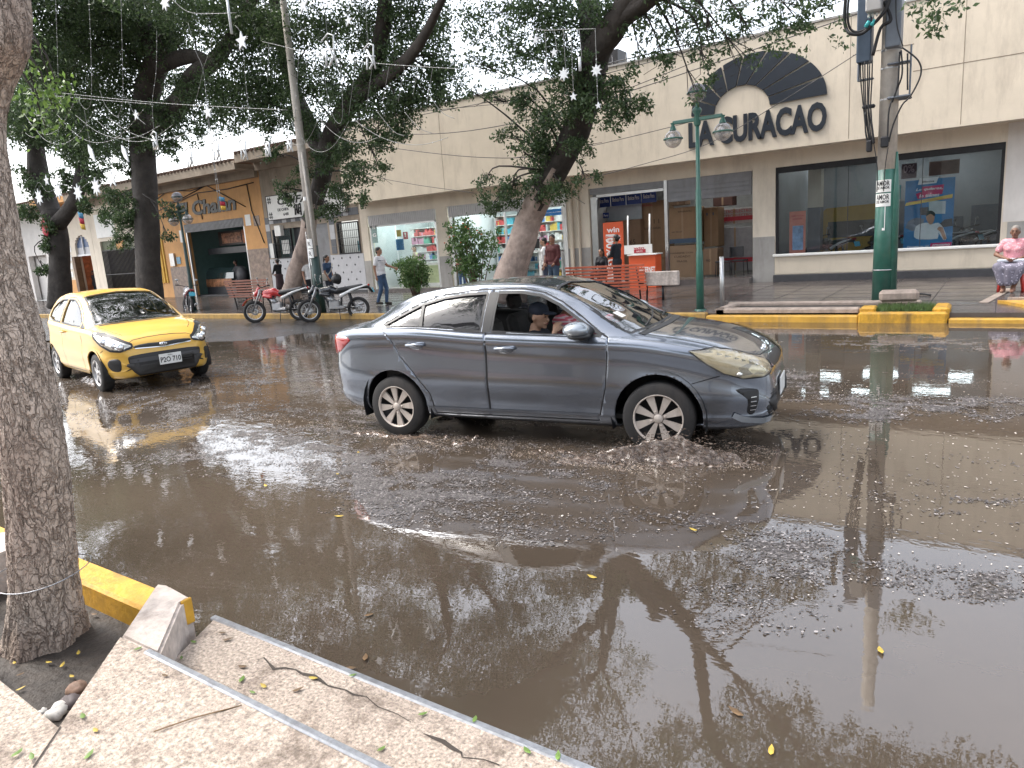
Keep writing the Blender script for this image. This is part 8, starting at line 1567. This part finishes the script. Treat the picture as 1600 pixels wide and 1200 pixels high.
def splash(crests, x0, x1, y0, y1, label, seed, foam=None, step=.008, drops=900):
    nx, ny = int((x1-x0)/step)+1, int((y1-y0)/step)+1; X, Y = np.meshgrid(np.linspace(x0, x1, nx), np.linspace(y0, y1, ny), indexing='ij'); Zh = np.full_like(X, -.02)
    wx = X+.05*(fbm(X*9, Y*9, 3, seed)-.5)*2; wy = Y+.06*(fbm(X*8+3, Y*8, 3, seed+1)-.5)*2
    for P, hts, wd in crests:
        for (a, ha), (c, hc) in zip(zip(P[:-1], hts[:-1]), zip(P[1:], hts[1:])):
            dx, dy = c.x-a.x, c.y-a.y; L2 = dx*dx+dy*dy; t = np.clip(((wx-a.x)*dx+(wy-a.y)*dy)/L2, 0, 1); px_, py_ = a.x+t*dx, a.y+t*dy; sd_ = (wx-px_)*dy-(wy-py_)*dx; d = np.hypot(wx-px_, wy-py_)
            ww = np.where(sd_ > 0, wd, wd*.55); h = (ha+(hc-ha)*t)*np.exp(-(d/ww)**2)*(.25+1.3*fbm(X*3, Y*11, 3, seed+2)+.10*fbm(X*30, Y*40, 3, seed+3)); Zh = np.maximum(Zh, h-.012)
    if foam is not None:
        for (fx, fy, rx, ry, am) in foam:
            q = np.clip(1.2-((wx-fx)/rx)**2-((wy-fy)/ry)**2, 0, 1); Zh = np.maximum(Zh, q*am*(fbm(X*14, Y*26, 5, seed+5)-.50)*.16-.010)
    keep = Zh > -.003; V = np.stack([X, Y, np.maximum(Zh, -.009)], -1).reshape(-1, 3); f = []
    K = keep[:-1, :-1] & keep[1:, :-1] & keep[:-1, 1:] & keep[1:, 1:]; I, J = np.nonzero(K); a = I*ny+J; F = np.stack([a, a+ny, a+ny+1, a+1], 1); used, inv = np.unique(F, return_inverse=True); inv = inv.reshape(F.shape)
    me = bpy.data.meshes.new('water_splash'); me.from_pydata(V[used].tolist(), [], inv.tolist()); me.polygons.foreach_set('use_smooth', [True]*len(me.polygons)); me.materials.append(M_spl); me.update(); o = bpy.data.objects.new('water_splash', me); link(o); tag(o, label, 'splash')
    b = MB(); rs = np.random.RandomState(seed); P, hts, wd = crests[0]
    for k in range(drops):
        i = rs.randint(0, len(P)-1); t = rs.rand(); q = P[i].lerp(P[i+1], t)+Vector((rs.normal(0, .05), rs.normal(-.03, .06), 0)); h = hts[i]*rs.uniform(.3, 1.35); r_ = rs.uniform(.0015, .005); L_ = rs.uniform(0, .03); b.tube([q+Vector((0, 0, h)), q+Vector((L_, -L_*.5, h+L_*.3))], [r_, r_*.5], 4)
    tag(b.build('droplets', M_spl, o, fix=False), kind='stuff')
g = lambda x, y: atZ(x, y, 0)
splash([([g(880, 722), g(930, 719), g(970, 717), g(1000, 716), g(1040, 717), g(1075, 719), g(1110, 720), g(1160, 716), g(1200, 716)], [.04, .07, .12, .17, .18, .15, .11, .07, .03], .06), ([g(1060, 726), g(1100, 722), g(1150, 712), g(1200, 712)], [.03, .06, .05, .02], .06)], -3.5, -1.2, 4.1, 5.25, 'muddy bow wave thrown up by the front wheel of the grey sedan', 5, [(g(1100, 718).x, g(1100, 718).y, .55, .28, 1.1), (g(960, 722).x, g(960, 722).y, .6, .22, 1.0), (g(870, 712).x, g(870, 712).y, .5, .16, .8)])
splash([([g(570, 672), g(600, 680), g(640, 684), g(680, 682)], [.015, .03, .035, .015], .05)], -5.9, -3.9, 4.0, 5.1, 'low foam ripple around the rear wheel of the grey sedan', 9, [(g(700, 688).x, g(700, 688).y, .7, .16, .9), (g(780, 692).x, g(780, 692).y, .6, .14, .9), (g(590, 680).x, g(590, 680).y, .4, .12, .8)], .01, 60)
q0 = g(165, 600); splash([([g(132, 592), g(150, 600), g(175, 604), g(200, 602), g(225, 598)], [.06, .10, .08, .05, .02], .06)], q0.x-1.1, q0.x+1.4, q0.y-.7, q0.y+.5, 'small splash at the front wheel of the yellow hatchback', 14, [(g(200, 606).x, g(200, 606).y, .7, .2, 1.), (g(270, 604).x, g(270, 604).y, .5, .15, .8)], .012, 160)
fd_ = lambda x, y: np.clip(np.max([a_*np.clip(1.15-((x-g(cx_, cy_).x+.3*(y-g(cx_, cy_).y))/rx_)**2-((y-g(cx_, cy_).y)/ry_)**2, 0, 1) for cx_, cy_, rx_, ry_, a_ in [(1070, 712, .75, .24, 1.), (1180, 705, .35, .16, .9), (930, 722, .8, .2, .8), (790, 700, 1.0, .22, .6), (640, 692, .8, .16, .6), (480, 660, 1.2, .22, .35), (200, 606, .9, .25, .5)]], axis=0)*np.clip((fbm(x*5, y*16, 4, 77)-.36)*4, 0, 1), 0, 1)
tag(flakes(240000, 41, -11.5, -.8, 3.9, 6.4, .002, .0055, .05, 'splash_foam', mat('tan_foam', (.40, .33, .27), .4, var=.3, scale=20), fd_), 'fine tan foam churned up around the wheels', kind='stuff')
# ================================================================ unseen plaza behind the camera, added for reflections in glass, paint and flood water
T = empty('unseen_plaza_tree', (0, 0, 0)); tree(T, [([(-6, -7, 0), (-6, -7.2, 3), (-6.3, -6.8, 6)], [.4, .3, .2])], crown(-6.5, -6, 7.5, 5, 3.5, 2.6, 60, 1.3, 600, 50, 4), 'unseen plaza ficus added behind the photographer for reflections in the car windows', leafs=.15, seed=50)
T = empty('unseen_plaza_tree', (0, 0, 0)); tree(T, [([(4, -8, 0), (4, -8.2, 3), (4.3, -7.8, 6)], [.4, .3, .2])], crown(4, -8, 7.5, 4.5, 3.5, 2.6, 45, 1.3, 600, 51, 4), 'second unseen plaza ficus added behind the photographer for reflections, further right', leafs=.15, seed=51)
bb = empty('unseen_plaza_building', (0, 0, 0), 0, 'unseen plain two storey cream building added across the plaza behind the photographer for reflections', 'building'); mk('wall', M_cream, bb, (-50, 30, -30, -29, 0, 8)); mk('cornice', M_cream2, bb, (-50, 30, -29, -28.8, 7.6, 7.9))
